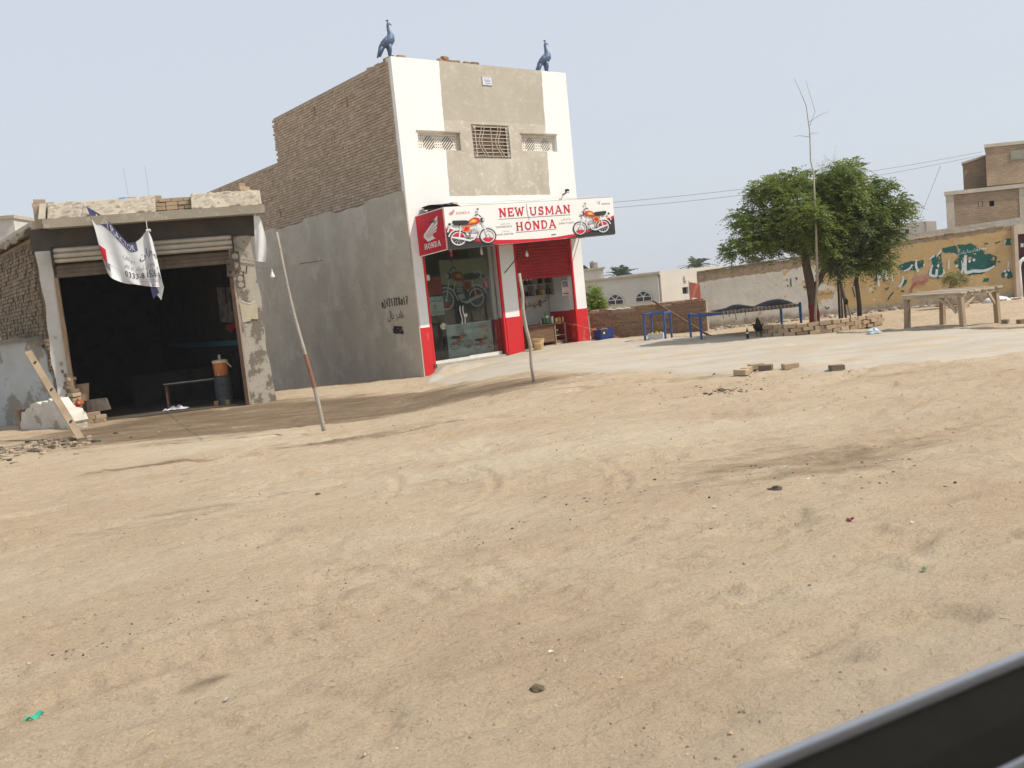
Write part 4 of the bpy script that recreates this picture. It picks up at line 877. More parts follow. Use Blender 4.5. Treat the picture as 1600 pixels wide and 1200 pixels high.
mb = MB(); mb.lathe([(.115, 0), (.15, .26), (.16, .265), (.16, .285), (.145, .285), (.14, .26), (.10, .02)], 20); mb.build('pail', mat('yellowed_plastic', (.62, .44, .20), (.50, .33, .14), 4, .5, c3=(.30, .2, .1), s3=5, t3=.6), bk)
mb = MB(); mb.tube([(.16 * math.cos(q), .02 - .02 * math.sin(q * 1), .27 - .12 * math.sin(q)) if 0 else (.16 * math.cos(q), -.165 * math.sin(q), .26 - .10 * math.sin(q)) for q in [i * math.pi / 10 for i in range(11)]], .005, 5); mb.build('handle', M_PLASTIC_W, bk)
# blue compressor box with orange hose outside the right pilaster
bx_ = thing('battery_box', 'dark blue machine box on the ground by the right red pilaster', 'machine', wloc(5.62, -.46, surf(*wloc(5.62, -.46)[:2])), YAW)
mb = MB(); mb.box(-.24, .24, -.14, .14, .02, .27); mb.build('case', mat('navy_plastic', (.03, .05, .19), (.025, .04, .14), 5, .4), bx_); mb = MB(); mb.box(-.22, -.02, -.145, -.141, .10, .24); mb.build('front_plate', M_DARK, bx_)
mb = MB(); mb.box(-.16, -.10, -.149, -.146, .15, .2); mb.build('gauge', M_PLASTIC_W, bx_); mb = MB(); mb.tube([(-.2, 0, .271), (-.2, 0, .31), (.2, 0, .31), (.2, 0, .271)], .012, 6); mb.build('handle', M_DARK, bx_)
for x in (-.2, .2): mb = MB(); mb.box(x - .03, x + .03, -.12, .12, 0, .019); mb.build('foot', M_DARK, bx_)
mb = MB(); hp = [(4.95, .35, .55), (5.02, .0, .48), (5.2, -.25, .36), (5.45, -.45, .26), (5.6, -.5, .31), (5.80, -.52, .26), (5.9, -.6, .05), (6.0, -.65, -.0), (5.95, -.75, -.005)]
mb.tube([wloc(*p) for p in hp], .012, 6); mb.tube([wloc(*p) for p in [(5.3, -.2, .0), (5.3, -.25, .22), (5.42, -.3, .32), (5.5, -.3, .3), (5.56, -.35, .16)]], .011, 6); tag(mb.build('air_hose', mat('orange_hose', (.60, .20, .10), None, 5, .5), smooth=True), 'pale orange air hose running from the bench to the blue box', 'hose')
mb = MB(); mb.tube([wloc(*p) for p in [(5.36, -.25, -.012), (5.5, -.55, -.018), (5.75, -.75, -.02), (5.55, -.8, -.02), (5.2, -.7, -.02)]], .010, 6); tag(mb.build('cable', M_PLASTIC_W), 'white cable coiled on the concrete by the blue box', 'cable')

# ------------------------------------------------------------------ peacock statues and loose bricks on the roof edge
def peacock(label, loc, rz):
    p = thing('peacock_statue', label, 'statue', loc, rz, 'peacock statues on the roof'); p.scale = (.78, .9, .67)
    M_PK = mat('blue_statue_paint', (.11, .17, .27), (.07, .11, .19), 6, .5, .4, 25, c3=(.19, .25, .32), s3=9, t3=.56, spec=.4)
    pts = [(-.30, -.02, .01, .05, .03), (-.26, 0, .14, .075, .05), (-.20, 0, .32, .095, .08), (-.11, 0, .42, .135, .13), (-.01, 0, .48, .175, .165), (.08, 0, .60, .165, .155), (.115, 0, .73, .11, .115), (.085, 0, .84, .062, .07), (.065, 0, .95, .047, .05), (.06, 0, 1.05, .043, .045), (.075, 0, 1.12, .05, .05), (.10, 0, 1.16, .035, .03), (.11, 0, 1.175, .006, .006)]
    mb = MB(); n = 14; base = 0
    for i, (x, y, z, rx, ry) in enumerate(pts):
        a = Vector((pts[min(i + 1, len(pts) - 1)][0] - pts[max(i - 1, 0)][0], 0, pts[min(i + 1, len(pts) - 1)][2] - pts[max(i - 1, 0)][2])).normalized(); q = Vector((a.z, 0, -a.x))
        for j in range(n):
            t = 2 * math.pi * j / n; c = q * rx * math.cos(t); mb.v.append((x + c.x, ry * math.sin(t), z + c.z))
    for i in range(len(pts) - 1):
        for j in range(n): mb.f.append((i * n + j, i * n + (j + 1) % n, (i + 1) * n + (j + 1) % n, (i + 1) * n + j)); mb.m.append(0)
    mb.f.append(tuple(range(n))); mb.m.append(0)
    mb.build('body', M_PK, p, True)
    for s_ in (-1, 1):
        mb = MB(); mb.grid(lambda a, c: (-.22 + .26 * a, s_ * (.10 + .06 * math.sin(a * 3.0) - .05 * abs(c - .5)), .36 + .26 * a + (c - .5) * .16 * math.sin(a * 2.8 + .2)), 8, 4); mb.grid(lambda a, c: (-.22 + .26 * a, s_ * (.085 + .05 * math.sin(a * 3.0) - .05 * abs(c - .5)), .36 + .26 * a + (c - .5) * .16 * math.sin(a * 2.8 + .2)), 8, 4); mb.build('wing', M_PK, p, True)
        mb = MB(); mb.tube([(.02, s_ * .06, .42), (.04, s_ * .06, .22), (.03, s_ * .06, .03)], [.085, .062, .032], 8); mb.obox((.06, s_ * .06, .015), (.07, 0, 0), (0, .03, 0), (0, 0, .015)); mb.build('leg', M_PK, p, True)
    for i in range(5):
        y = (i - 2) * .05; mb = MB(); mb.tube([(-.17, y * .7, .36), (-.27, y * 1.1, .2), (-.33, y * 1.3, .0 + .01)], [.035, .04, .02], 7); mb.build('tail_feather', M_PK, p, True)
    mb = MB(); mb.tube([(.11, 0, 1.13), (.165, 0, 1.10), (.18, 0, 1.06)], [.024, .014, .003], 7); mb.build('beak', mat('dark_statue_paint', (.05, .06, .09), None, 6, .6), p, True)
    mb = MB()
    for i in range(4): mb.tube([(.06, 0, 1.16), (.03 + i * .018, 0, 1.235)], .005, 4)
    mb.obox((.06, 0, 1.24), (.04, 0, 0), (0, .01, 0), (0, 0, .016)); mb.build('crest', MATS['dark_statue_paint'], p); return p
peacock('blue peacock statue on the roof corner above the brick side wall', wloc(.06, .16, 7.31), YAW - .35)
peacock('blue peacock statue on the roof corner above the wires side', wloc(4.92, .14, 7.285), YAW - .35)
for i, (x, y, rz, z) in enumerate([(1.5, .1, .2, 0), (1.72, .12, .05, 0), (1.94, .11, -.1, 0), (2.3, .12, .1, 0), (2.52, .10, 0, 0), (.36, .12, .1, 0), (1.62, .11, .3, .072)]):
    o = brick_obj(M_BRICK_RED, wloc(x, y, H + .037 + z), (.22, .10, .07), (0, 0, YAW + rz)); tag(o, 'loose red brick lying along the top of the shop front', 'brick', 'loose bricks on the shop roof edge')
# ------------------------------------------------------------------ the open garage (local x along its front, y into the building)
GAR = Vector((-5.74, 19.5, 0)); GA = math.radians(15)
gloc = lambda x, y, z=0.: (GAR.x + x * math.cos(GA) - y * math.sin(GA), GAR.y + x * math.sin(GA) + y * math.cos(GA), z)
SLX, SLY = -.3888, .9213                          # the plot's side walls run back at a slant
gar = thing('garage_building', 'single storey tractor garage with a textured canopy and dark open bay', 'building', GAR, GA)
M_GPL = mat('stained_plaster', (.50, .46, .38), (.41, .37, .30), 1.8, .95, .6, 22, c3=(.22, .19, .15), s3=1.7, t3=.50, w3=.04)
M_GPW = mat('whitewashed_plaster', (.58, .57, .53), (.48, .47, .43), 2.5, .95, .4, 22, c3=(.33, .31, .27), s3=4, t3=.60)
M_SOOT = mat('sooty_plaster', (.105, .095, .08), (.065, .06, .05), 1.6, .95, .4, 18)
M_INT = mat('dark_interior_plaster', (.026, .024, .021), (.018, .017, .015), 1.8, .95, .3, 12, c3=(.012, .011, .01), s3=2.6, t3=.52)  # near-black tone for the bay walls and ledge
def wobx(a, z, k): return a + .018 * math.sin(z * 3.1 + k) + .012 * math.sin(z * 8.3 + 2 * k)
for nm, x0, x1, mt, k in (('left_pillar', -3.72, -3.46, M_GPW, 1), ('right_pillar', .0, .56, M_GPL, 2)):
    mb = MB(); nz = 22
    ring = [[(wobx(x0 - .0, z, k) if nm == 'left_pillar' else x0, 0, z), (x1 if nm == 'left_pillar' else wobx(x1 - .02 * z, z, k), 0, z), (x1 if nm == 'left_pillar' else wobx(x1 - .02 * z, z, k), .34, z), (x0, .34, z)] for z in [-.55 + i * (3.85 / nz) for i in range(nz + 1)]]
    for i in range(nz): mb.add(ring[i] + ring[i + 1], [(0, 1, 5, 4), (1, 2, 6, 5), (2, 3, 7, 6), (3, 0, 4, 7)])
    mb.poly(ring[0][::-1]); mb.poly(ring[-1]); mb.build(nm, mt, gar)
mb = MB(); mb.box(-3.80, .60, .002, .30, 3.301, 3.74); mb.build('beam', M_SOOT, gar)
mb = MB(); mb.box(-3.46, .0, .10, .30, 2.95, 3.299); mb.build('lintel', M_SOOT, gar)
D_ = 6.0
def slant_wall(x0, x1, z0, z1, y0=.34, y1=D_):
    P = lambda x, y: (x + SLX / SLY * y, y)
    a, b, c, d = P(x0, y0), P(x1, y0), P(x1, y1), P(x0, y1)
    return [(*a, z0), (*b, z0), (*c, z0), (*d, z0), (*a, z1), (*b, z1), (*c, z1), (*d, z1)], [(0, 3, 2, 1), (4, 5, 6, 7), (0, 1, 5, 4), (1, 2, 6, 5), (2, 3, 7, 6), (3, 0, 4, 7)]
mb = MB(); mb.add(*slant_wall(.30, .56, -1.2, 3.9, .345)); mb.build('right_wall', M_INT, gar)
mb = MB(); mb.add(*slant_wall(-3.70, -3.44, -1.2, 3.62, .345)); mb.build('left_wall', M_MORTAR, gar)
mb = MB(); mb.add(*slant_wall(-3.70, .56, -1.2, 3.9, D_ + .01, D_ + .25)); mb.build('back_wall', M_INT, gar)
mb = MB(); mb.add(*slant_wall(-3.72, .58, 3.75, 3.92, .02, D_ + .3)); mb.build('roof', M_CEMENT, gar)
mb = MB(); mb.add(*slant_wall(-3.46, .32, -.9, -.285, .05, D_)); mb.build('floor', mat('oily_floor', (.10, .08, .06), (.07, .055, .04), 2, .8, .3, 20), gar)
fo = (-3.66 + SLX / SLY * .30, .30)                # front corner of the left wall
bo = (fo[0] + SLX * 5.2, fo[1] + SLY * 5.2)
M_BRICK_MUD = mat('mud_smeared_brick', (.235, .185, .13), (.19, .15, .105), 3, .95, .8, 40, island=.12, c3=(.33, .28, .215), s3=4.5, t3=.55)
brickwork(gar, (bo[0] - .04, bo[1] - .02), math.atan2(-SLY, -SLX), 5.2, -.7, 3.60, M_BRICK_MUD, None, 300, prio=lambda q: -q[0], jit=.014, skew=.02, dp=.026, hm=.006, seed=4)
# flat coping of mud along the top of the left wall
mb = MB(); P0 = Vector((fo[0] - .06, fo[1] - .2, 0)); SV = Vector((SLX, SLY, 0)); NV = Vector((-SLY, SLX, 0))
def cop(a, b):
    p = P0 + SV * (a * 5.5) + NV * (.10 - .42 * b); return (p.x, p.y, 3.70 + .10 * math.sin(b * math.pi) + .03 * math.sin(a * 31) + .02 * math.sin(a * 83) - (.10 if b in (0, 1) else 0))
mb.grid(cop, 50, 6); mb.build('coping', M_BRICK_MUD, gar, True)
# parapet bricks in the gap of the canopy, and the parapet itself
mb = MB(); mb.box(-3.62, .62, -.20, .02, 3.745, 4.17); mb.build('parapet', M_MORTAR, gar)
brickwork(gar, (-1.34, -.205), 0, .80, 3.84, 4.20, M_BRICK_PALE, None, 60, jit=.008, skew=.02, dp=.03, seed=9)
# canopy: two sloping slabs with thrown-plaster texture above a smooth fascia
M_CAN = mat('thrown_plaster', (.43, .38, .305), (.36, .315, .25), 3, .95, .3, 40)
def slab(u0, u1):
    mb = MB(); L_, Hh = u1 - u0, .455; nu = int(L_ / .014); nv = 34; R = np.random.RandomState(int(abs(u0) * 10)); A, B = np.meshgrid(np.linspace(0, 1, nu + 1) * L_, np.linspace(0, 1, nv + 1) * Hh); hg = np.zeros_like(A)
    nd = int(L_ * Hh / .0125)
    for k in range(nd):
        cx, cy = R.rand() * L_, R.rand() * Hh; a = R.normal(-.55, .28); l, w = R.uniform(.075, .13), R.uniform(.030, .05); ca, sa = math.cos(a), math.sin(a)
        p = ((A - cx) * ca + (B - cy) * sa) / l; q = (-(A - cx) * sa + (B - cy) * ca) / w
        e = 1 - p * p - q * q; hg = np.maximum(hg, np.where(e > 0, np.sqrt(np.maximum(e, 0)) * R.uniform(.035, .062) * (.7 + .45 * p), 0))
    hg[0] = hg[-1] = 0; hg[:, 0] = hg[:, -1] = 0
    def f(a, b):
        g_ = hg[int(round(b * nv)), int(round(a * nu))]; return (u0 + a * L_, -.26 - .30 * b - g_ * .75, 4.21 - .34 * b + g_ * .66)
    mb.grid(f, nu, nv, flip=True)
    b0 = lambda u, t: (u, (-.26, -.56, -.48, -.20)[t], (4.21, 3.87, 3.862, 4.15)[t])
    mb.add([b0(u0, t) for t in range(4)] + [b0(u1, t) for t in range(4)], [(0, 1, 2, 3), (4, 7, 6, 5), (0, 3, 7, 4), (2, 6, 7, 3)]); return mb.build('canopy_slab', M_CAN, gar, True)
slab(-3.32, -1.30); slab(-.60, .74)
mb = MB(); mb.prism([(-.60, 3.69), (-.62, 3.86), (-.55, 3.868), (-.02, 3.80), (-.02, 3.72)], lambda y, z, o: (-3.40 + o, y, z), 4.24); mb.build('fascia', M_CEMENT_LT, gar)
mb = MB(); mb.prism([(-.56, 3.88), (-.22, 4.22), (-.0, 4.22), (-.0, 3.78), (-.50, 3.78)], lambda y, z, o: (-3.46 + o * .6 - .02, y, z), .2); mb.build('canopy_end', M_CEMENT_LT, gar)
mb = MB(); mb.prism([(-.58, 3.875), (-.25, 4.20), (-.02, 4.18), (-.02, 3.82)], lambda y, z, o: (.742 + o, y, z), .05); mb.build('canopy_end', M_CAN, gar)
# rolled shutter above the opening
for k, (z0, z1, y) in enumerate(((3.23, 3.33, -.15), (3.12, 3.225, -.16), (3.03, 3.115, -.14))):
    mb = MB(); mb.grid(lambda a, b: (-3.38 + a * 3.47, y + .05 - .06 * math.sin(b * math.pi) ** .7, z0 + (z1 - z0) * b), 1, 8); mb.grid(lambda a, b: (-3.38 + a * 3.47, y + .06 + .1 * b, z1), 1, 1); mb.build('shutter_slat', mat('pale_shutter_steel', (.56, .52, .43), (.44, .40, .33), 3, .5, spec=.4, c3=(.25, .19, .13), s3=6, t3=.64), gar, True)
for k in range(3):
    z0 = 2.74 + k * .088; mb = MB(); mb.grid(lambda a, b: (-3.40 + a * 3.42, .03 - .015 * math.sin(b * math.pi), z0 + .085 * b), 1, 5); mb.build('shutter_slat', mat('sooty_shutter_steel', (.17, .13, .095), (.11, .085, .06), 5, .6, c3=(.30, .25, .19), s3=8, t3=.62), gar, True)
mb = MB(); mb.box(-3.42, -3.38, -.20, .08, 2.98, 3.36); mb.build('shutter_bracket', M_DARK, gar); mb = MB(); mb.box(.092, .12, -.20, .0, 2.98, 3.36); mb.build('shutter_bracket', M_DARK, gar)
for x in (-3.46, -.055): mb = MB(); mb.box(x, x + .075, -.035, .05, -.36, 2.74); mb.build('door_post', M_WOODV if x < -1 else M_RUST, gar)
mb = MB(); mb.box(-.015, .055, -.012, -.002, -.3, 2.3); mb.build('door_edge', mat('pinkish_plaster', (.50, .40, .33), (.40, .32, .26), 3, .95), gar)
# inside: blue-green dado stripe, red smudges, hanging things on the right wall
def rw(t, z, o): return (.285 + SLX / SLY * (.36 + t) - o * .92, .36 + t + -o * .39, z)
mb = MB(); mb.ribbon([(.0, 1.02), (5.0, 1.02)], .12, rw, .004); mb.build('wall_stripe', mat('teal_stripe', (.03, .10, .12), None, 5, .8), gar)
mb = MB(); mb.ribbon([(.08, 1.38), (.3, 1.33), (.55, 1.42), (.8, 1.34), (1.05, 1.40)], [.10, .20, .12, .2, .08], rw, .006)
mb.build('red_smudge', mat('red_smudge_paint', (.22, .03, .03), None, 8, .9), gar)
mb = MB(); mb.ribbon([(.05, 1.9), (.7, 1.88), (1.3, 1.92)], .8, rw, .003); mb.build('pale_patch', mat('pale_patch_plaster', (.17, .165, .15), (.05, .048, .045), 4, .95, detail=9), gar)
for i, (t, z) in enumerate(((.18, 2.0), (.36, 2.15), (.52, 1.92), (.75, 2.1))):
    o = thing('fan_belt', 'black fan belt hanging on the garage inner wall', 'belt', gloc(*rw(t, z, .03)[:2], z), 0, 'fan belts on the garage wall')
    mb = MB(); mb.tube([(.05 * math.sin(q * .5236) * SLX, .07 * math.sin(q * .5236), .17 * math.cos(q * .5236)) for q in range(13)], .014, 6); mb.build('loop', M_BLACK, o)
    mb = MB(); mb.tube([(.03, -.01, .17), (-.06, .02, .175)], .008, 5); mb.build('nail', M_RUST, o)
# garage goods
FL = -.285
cs = thing('oil_drum', 'dark metal drum carrying the orange water cooler in the garage', 'drum', gloc(-.50, .55, FL))
mb = MB(); mb.lathe([(.19, 0), (.19, .02), (.18, .03), (.18, .2), (.19, .21), (.18, .22), (.18, .42), (.19, .43), (.18, .44), (.18, .61), (.19, .625)], 20); mb.build('barrel', mat('dark_grey_drum', (.05, .055, .06), (.08, .085, .09), 3, .5), cs)
for x in (-.13, .12): mb = MB(); mb.box(x - .045, x + .045, -.225, -.185, 0, .10); mb.build('chock', M_WOODV, cs)
co = thing('water_cooler', 'orange insulated water cooler with a cream lid on the drum', 'cooler', gloc(-.50, .55, FL + .626))
mb = MB(); mb.lathe([(.13, 0), (.145, .01), (.155, .12), (.16, .27), (.155, .29)], 20); mb.build('body', mat('orange_plastic', (.55, .19, .06), (.45, .15, .05), 4, .4), co, False)
mb = MB(); mb.lathe([(.17, .291), (.175, .31), (.17, .345), (.10, .36)], 20); mb.build('lid', mat('cream_plastic', (.66, .58, .38), None, 5, .4), co); mb = MB(); mb.lathe([(.035, .361), (.035, .46), (.03, .47)], 12); mb.build('cup', M_STEEL, co)
mb = MB(); mb.tube([(.16, -.06, .29), (.24, -.12, .22), (.26, -.1, .18)], .012, 6); mb.build('handle', MATS['cream_plastic'], co); mb = MB(); mb.tube([(0, -.15, .05), (0, -.2, .04)], .015, 6); mb.build('tap', M_PLASTIC_W, co)
bn = thing('low_bench', 'low dark steel frame bench inside the garage doorway', 'bench', gloc(-1.72, .70, FL), GA)
mb = MB(); mb.box(0, 1.15, 0, .35, .53, .56); mb.build('top', M_DARK, bn)
for x, y in ((0, 0), (1.1, 0), (0, .31), (1.1, .31)): mb = MB(); mb.box(x, x + .04, y, y + .04, 0, .529); mb.build('leg', M_RUST, bn)
mb = MB(); mb.tube([(-.02, -.02, .575), (1.17, -.02, .575)], .012, 6); mb.build('edge_pipe', M_STEEL, bn)
sk = thing('scrap_foil', 'crumpled silvery plastic sheet on the garage floor by the bench', 'sheet', gloc(-1.52, .55, FL))
r = random.Random(2)
mb = MB(); mb.grid(lambda a, b: ((a - .5) * .5, (b - .5) * .25, .01 + .09 * abs(math.sin(a * 9 + b * 4)) * math.sin(a * math.pi) * math.sin(b * math.pi) + r.uniform(0, .02)), 14, 8); mb.build('sheet', mat('silver_sheet', (.62, .62, .64), None, 10, .35), sk)
mb = MB(); mb.grid(lambda a, b: (-.3 + a * .16, -.06 + b * .12, .005 + .05 * math.sin(a * 5) * math.sin(b * 3)), 6, 5); mb.build('fold', MATS['silver_sheet'], sk)
wb = thing('wall_bench', 'long masonry ledge at the back of the garage', 'ledge', gloc(-2.6, 2.4, FL), GA); mb = MB(); mb.box(0, 2.1, 0, .45, 0, .72); mb.build('plinth', M_INT, wb); mb = MB(); mb.box(-.02, 2.12, -.03, .47, .722, .75); mb.build('top', M_INT, wb)
# bricks, block and orange cloth inside the left jamb
for i, (x, y, z, a) in enumerate([(-3.2, -.12, 0, .1), (-2.97, -.10, 0, -.1), (-3.16, -.11, .075, 0), (-2.95, -.08, .075, .2), (-3.1, -.1, .15, .1), (-3.18, .08, .0, .1), (-3.0, .1, .0, 0), (-3.08, .05, .15, 0)]):
    o = brick_obj(M_BRICK_PALE, gloc(x, y, gz(*gloc(x, y)[:2]) + .04 + z), (.21, .10, .07), (0, 0, GA + a)); tag(o, 'pale brick in the small pile inside the garage door jamb', 'brick', 'bricks piled at the garage jamb')
o = thing('clay_block', 'dark dirt-caked block on the brick pile in the garage', 'block', gloc(-3.05, .16, gz(*gloc(-3.05, .16)[:2]) + .23), GA)
mb = MB(); mb.grid(lambda a, b: ((.28 - .05 * a) * math.cos(b * 6.2832), (.16 - .03 * a) * math.sin(b * 6.2832), .24 * a), 4, 14); mb.poly([(.23 * math.cos(q * .4488), .13 * math.sin(q * .4488), .24) for q in range(14)]); mb.build('lump', mat('dark_mud', (.13, .11, .085), (.09, .075, .06), 4, .95, .8, 20), o)
o = thing('wooden_board', 'brown board standing upright behind the garage door post', 'board', gloc(-3.33, .10, gz(*gloc(-3.3, .1)[:2])), GA); mb = MB(); mb.obox((.02, .05, .55), (.15, 0, 0), (0, .012, 0), (.03, .02, .27)); mb.box(-.12, .14, .04, .06, 0, .3); mb.build('plank', M_WOODV, o)
oc = thing('orange_cloth', 'bright orange cloth bundle hanging on the garage door post', 'cloth', gloc(-3.34, -.10, gz(*gloc(-3.34, -.1)[:2]) + .02), GA)
mb = MB(); mb.grid(lambda a, b: (-.07 + .17 * a * (1 - .4 * b) + .05 * math.sin(b * 7), -.05 + .06 * math.sin(a * 9 + b * 5), .05 + .32 * b + .06 * math.sin(a * 7)), 10, 12); mb.grid(lambda a, b: (-.07 + .13 * a + .03 * math.sin(b * 6), .0 + .05 * math.sin(a * 8 + b * 5), .0 + .30 * b), 8, 8); mb.build('bundle', mat('orange_fabric', (.72, .16, .03), (.6, .12, .02), 6, .8), oc, True)
mb = MB(); mb.tube([(-.05, -.02, .40), (.02, -.06, .52), (.1, -.02, .40)], .02, 6); mb.build('loop', MATS['orange_fabric'], oc)

# gasket plates, torn poster on the right pillar
gk = thing('gasket_set', 'three rusty cut-out gasket plates hung on the garage pillar', 'gaskets', GAR, GA)
fg = lambda x, z, o: (x, -o, z)
def plate(x0, x1, z0, z1, cir, off, sk_=0):
    mb = MB(); mb.prism([(x0, z0), (x1, z0), (x1 + sk_, z1), (x0 + sk_, z1)], lambda x, z, o: (x, -off - o, z), .006); p = mb.build('plate', mat('gasket_card', (.17, .125, .10), (.12, .09, .07), 6, .8), gk)
    mb = MB(); [mb.disc(cx, cz, r_, fg, off + .0085, n=14) for cx, cz, r_ in cir]; mb.build('opening', M_CEMENT_LT if cir[0][2] > .05 else M_DARK, p)
plate(.02, .20, 2.58, 2.98, [(.115, 2.88, .065), (.095, 2.70, .065)], .02); plate(-.10, .06, 2.46, 2.82, [(-.03, 2.72, .03), (-.03, 2.56, .03)], .045, .03); plate(.08, .25, 2.20, 2.48, [(.165, 2.40, .06), (.165, 2.27, .06)], .03)
mb = MB(); mb.tube([(.2, -.03, 2.55), (.30, -.05, 2.5), (.33, -.04, 2.65)], .015, 6); mb.build('hook', M_RUST, gk)
pp = thing('torn_poster', 'torn yellowish paper poster pasted on the garage pillar', 'poster', GAR, GA)
mb = MB(); pts = [(.10, 1.46), (.26, 1.48), (.28, 1.52), (.43, 1.50), (.44, 1.86), (.36, 1.88), (.30, 1.83), (.22, 1.85), (.12, 1.93), (.08, 1.90)]; mb.prism(pts, lambda x, z, o: (x, -.008 - o, z), .006); mb.build('sheet', mat('yellowed_paper', (.56, .50, .36), (.50, .44, .31), 5, .8), pp)
mb = MB(); mb.ribbon([(.12, 1.93), (.2, 1.88), (.3, 1.85), (.4, 1.89)], .03, fg, .02); mb.build('torn_edge', M_PAPER, pp)
# hanging banner, cloth rag and the cord with its stick
ban = thing('hanging_banner', 'crumpled printed tractor banner sagging from the garage canopy', 'banner', GAR, GA)
def poly_at(P, t):
    n = len(P) - 1; k = min(int(t * n), n - 1); f = t * n - k
    g_ = lambda i: Vector(P[max(0, min(n, i))])
    a, b, c, d = g_(k - 1), g_(k), g_(k + 1), g_(k + 2)
    return .5 * ((2 * b) + (c - a) * f + (2 * a - 5 * b + 4 * c - d) * f * f + (3 * b - a - 3 * c + d) * f ** 3)
TOP = [(-2.57, 4.06), (-2.25, 3.80), (-2.02, 3.45), (-1.86, 3.26), (-1.66, 3.34), (-1.50, 3.50), (-1.42, 3.26)]
BOT = [(-2.36, 2.72), (-2.27, 2.60), (-2.05, 2.48), (-1.85, 2.44), (-1.66, 2.39), (-1.5, 2.36), (-1.33, 2.33)]
LEF = [(-2.57, 4.06), (-2.48, 3.65), (-2.44, 3.26), (-2.40, 2.95), (-2.36, 2.72)]
RIG = [(-1.42, 3.26), (-1.39, 2.95), (-1.37, 2.7), (-1.35, 2.5), (-1.33, 2.33)]
def banp(a, b, o=0.):
    t, q, l, rr = poly_at(TOP, a), poly_at(BOT, a), poly_at(LEF, b), poly_at(RIG, b)
    c00, c10, c01, c11 = Vector(TOP[0]), Vector(TOP[-1]), Vector(BOT[0]), Vector(BOT[-1])
    p = (1 - b) * t + b * q + (1 - a) * l + a * rr - ((1 - a) * (1 - b) * c00 + a * (1 - b) * c10 + (1 - a) * b * c01 + a * b * c11)
    dep = -.62 + .05 * math.sin(a * 9 + b * 2.5) * (.4 + .6 * b) + .035 * math.sin(a * 21 - b * 5) * b - .07 * math.exp(-((a - .86) / .05) ** 2) + .05 * math.exp(-((a - .80) / .03) ** 2)
    return (p.x, dep - o, p.y)
mb = MB(); mb.grid(lambda a, b: banp(a, b), 60, 40); mb.grid(lambda a, b: banp(a, b, -.004), 60, 40, flip=True); mb.build('sheet', mat('banner_flex', (.66, .68, .68), (.60, .62, .63), 4, .5, spec=.3), ban, True)
bf = lambda x, y, o: banp(min(max(x, .0), 1), min(max(1 - y, .0), 1), o)
M_NAVY = mat('banner_navy', (.06, .06, .16), (.09, .09, .2), 5, .5)
def strip(x0, x1, y0, y1, off, m, n=40, ny=4):
    mb = MB(); mb.grid(lambda a, b: bf(x0 + (x1 - x0) * a, y0 + (y1 - y0) * b, off), n, ny, flip=False); return mb.build('print', m, ban, True)
strip(.0, .60, .84, 1.0, .004, M_NAVY); strip(.0, .10, .30, .52, .004, M_PRED, 6, 8); strip(.02, .14, .16, .30, .004, M_PGREY, 6, 6)
def bann_text(s, x0, x1, y0, y1, m, off=.008): mb = MB(); put_text(mb, s, x0, x1, y0, y1, bf, off); mb.build('writing', m, ban)
bann_text('A TRACTOR', .06, .56, .855, .955, M_PLASTIC_W, .012); bann_text(shape('میران'), .60, .97, .64, .80, M_NAVY); bann_text(shape('دوکان'), .32, .52, .62, .72, M_PGREY)
bann_text(shape('ہر قسم کے ٹریکٹر کا کام'), .34, .96, .44, .56, M_PGREY); bann_text('0333-8 1526 8', .34, .98, .245, .40, M_PDK)
bann_text(shape('حسین ٹریکٹر'), .55, .95, .13, .20, M_PPINK); bann_text(shape('پتہ مین روڈ'), .55, .9, .04, .10, M_PPINK); mb = MB(); mb.ribbon([(.12, .30), (.45, .22), (.97, .215)], .008, bf, .008); mb.build('rule', M_PGREY, ban)
mb = MB(); mb.add([(-1.60, -.60, 2.42), (-1.50, -.64, 2.40), (-1.44, -.62, 2.24), (-1.57, -.60, 2.12)], [(0, 1, 2, 3)]); mb.build('folded_corner', M_NAVY, ban); mb = MB(); mb.add([(-1.50, -.61, 2.40), (-1.33, -.63, 2.34), (-1.42, -.58, 2.08), (-1.49, -.59, 2.20)], [(0, 1, 2, 3)]); mb.build('folded_corner', MATS['banner_flex'], ban)
mb = MB(); mb.tube([(-1.50, -.60, 3.70), (-1.50, -.60, 3.45)], .008, 5); mb.tube([(-1.52, -.62, 3.49), (-1.44, -.63, 3.50)], .03, 7); mb.tube([(-2.57, -.61, 4.06), (-2.62, -.4, 4.16)], .006, 5); mb.build('tie', M_PLASTIC_W, ban)
rag = thing('white_rag', 'long white cloth rag hanging from the canopy corner of the garage', 'cloth', GAR, GA)
mb = MB(); cl = lambda a, b: (.60 - .07 * b + a * (.12 + .11 * math.sin(b * 2.4)), -.50 + .04 * math.sin(a * 7 + b * 3) * b, 3.66 - .95 * b - .03 * a)
mb.grid(cl, 10, 16); mb.grid(lambda a, b: (cl(a, b)[0], cl(a, b)[1] + .006, cl(a, b)[2]), 10, 16, flip=True); mb.build('cloth', M_CLOTHW, rag, True)
mb = MB(); mb.tube([(.62, -.5, 3.66), (.68, -.5, 3.72)], .012, 5); mb.build('knot', M_CLOTHW, rag)
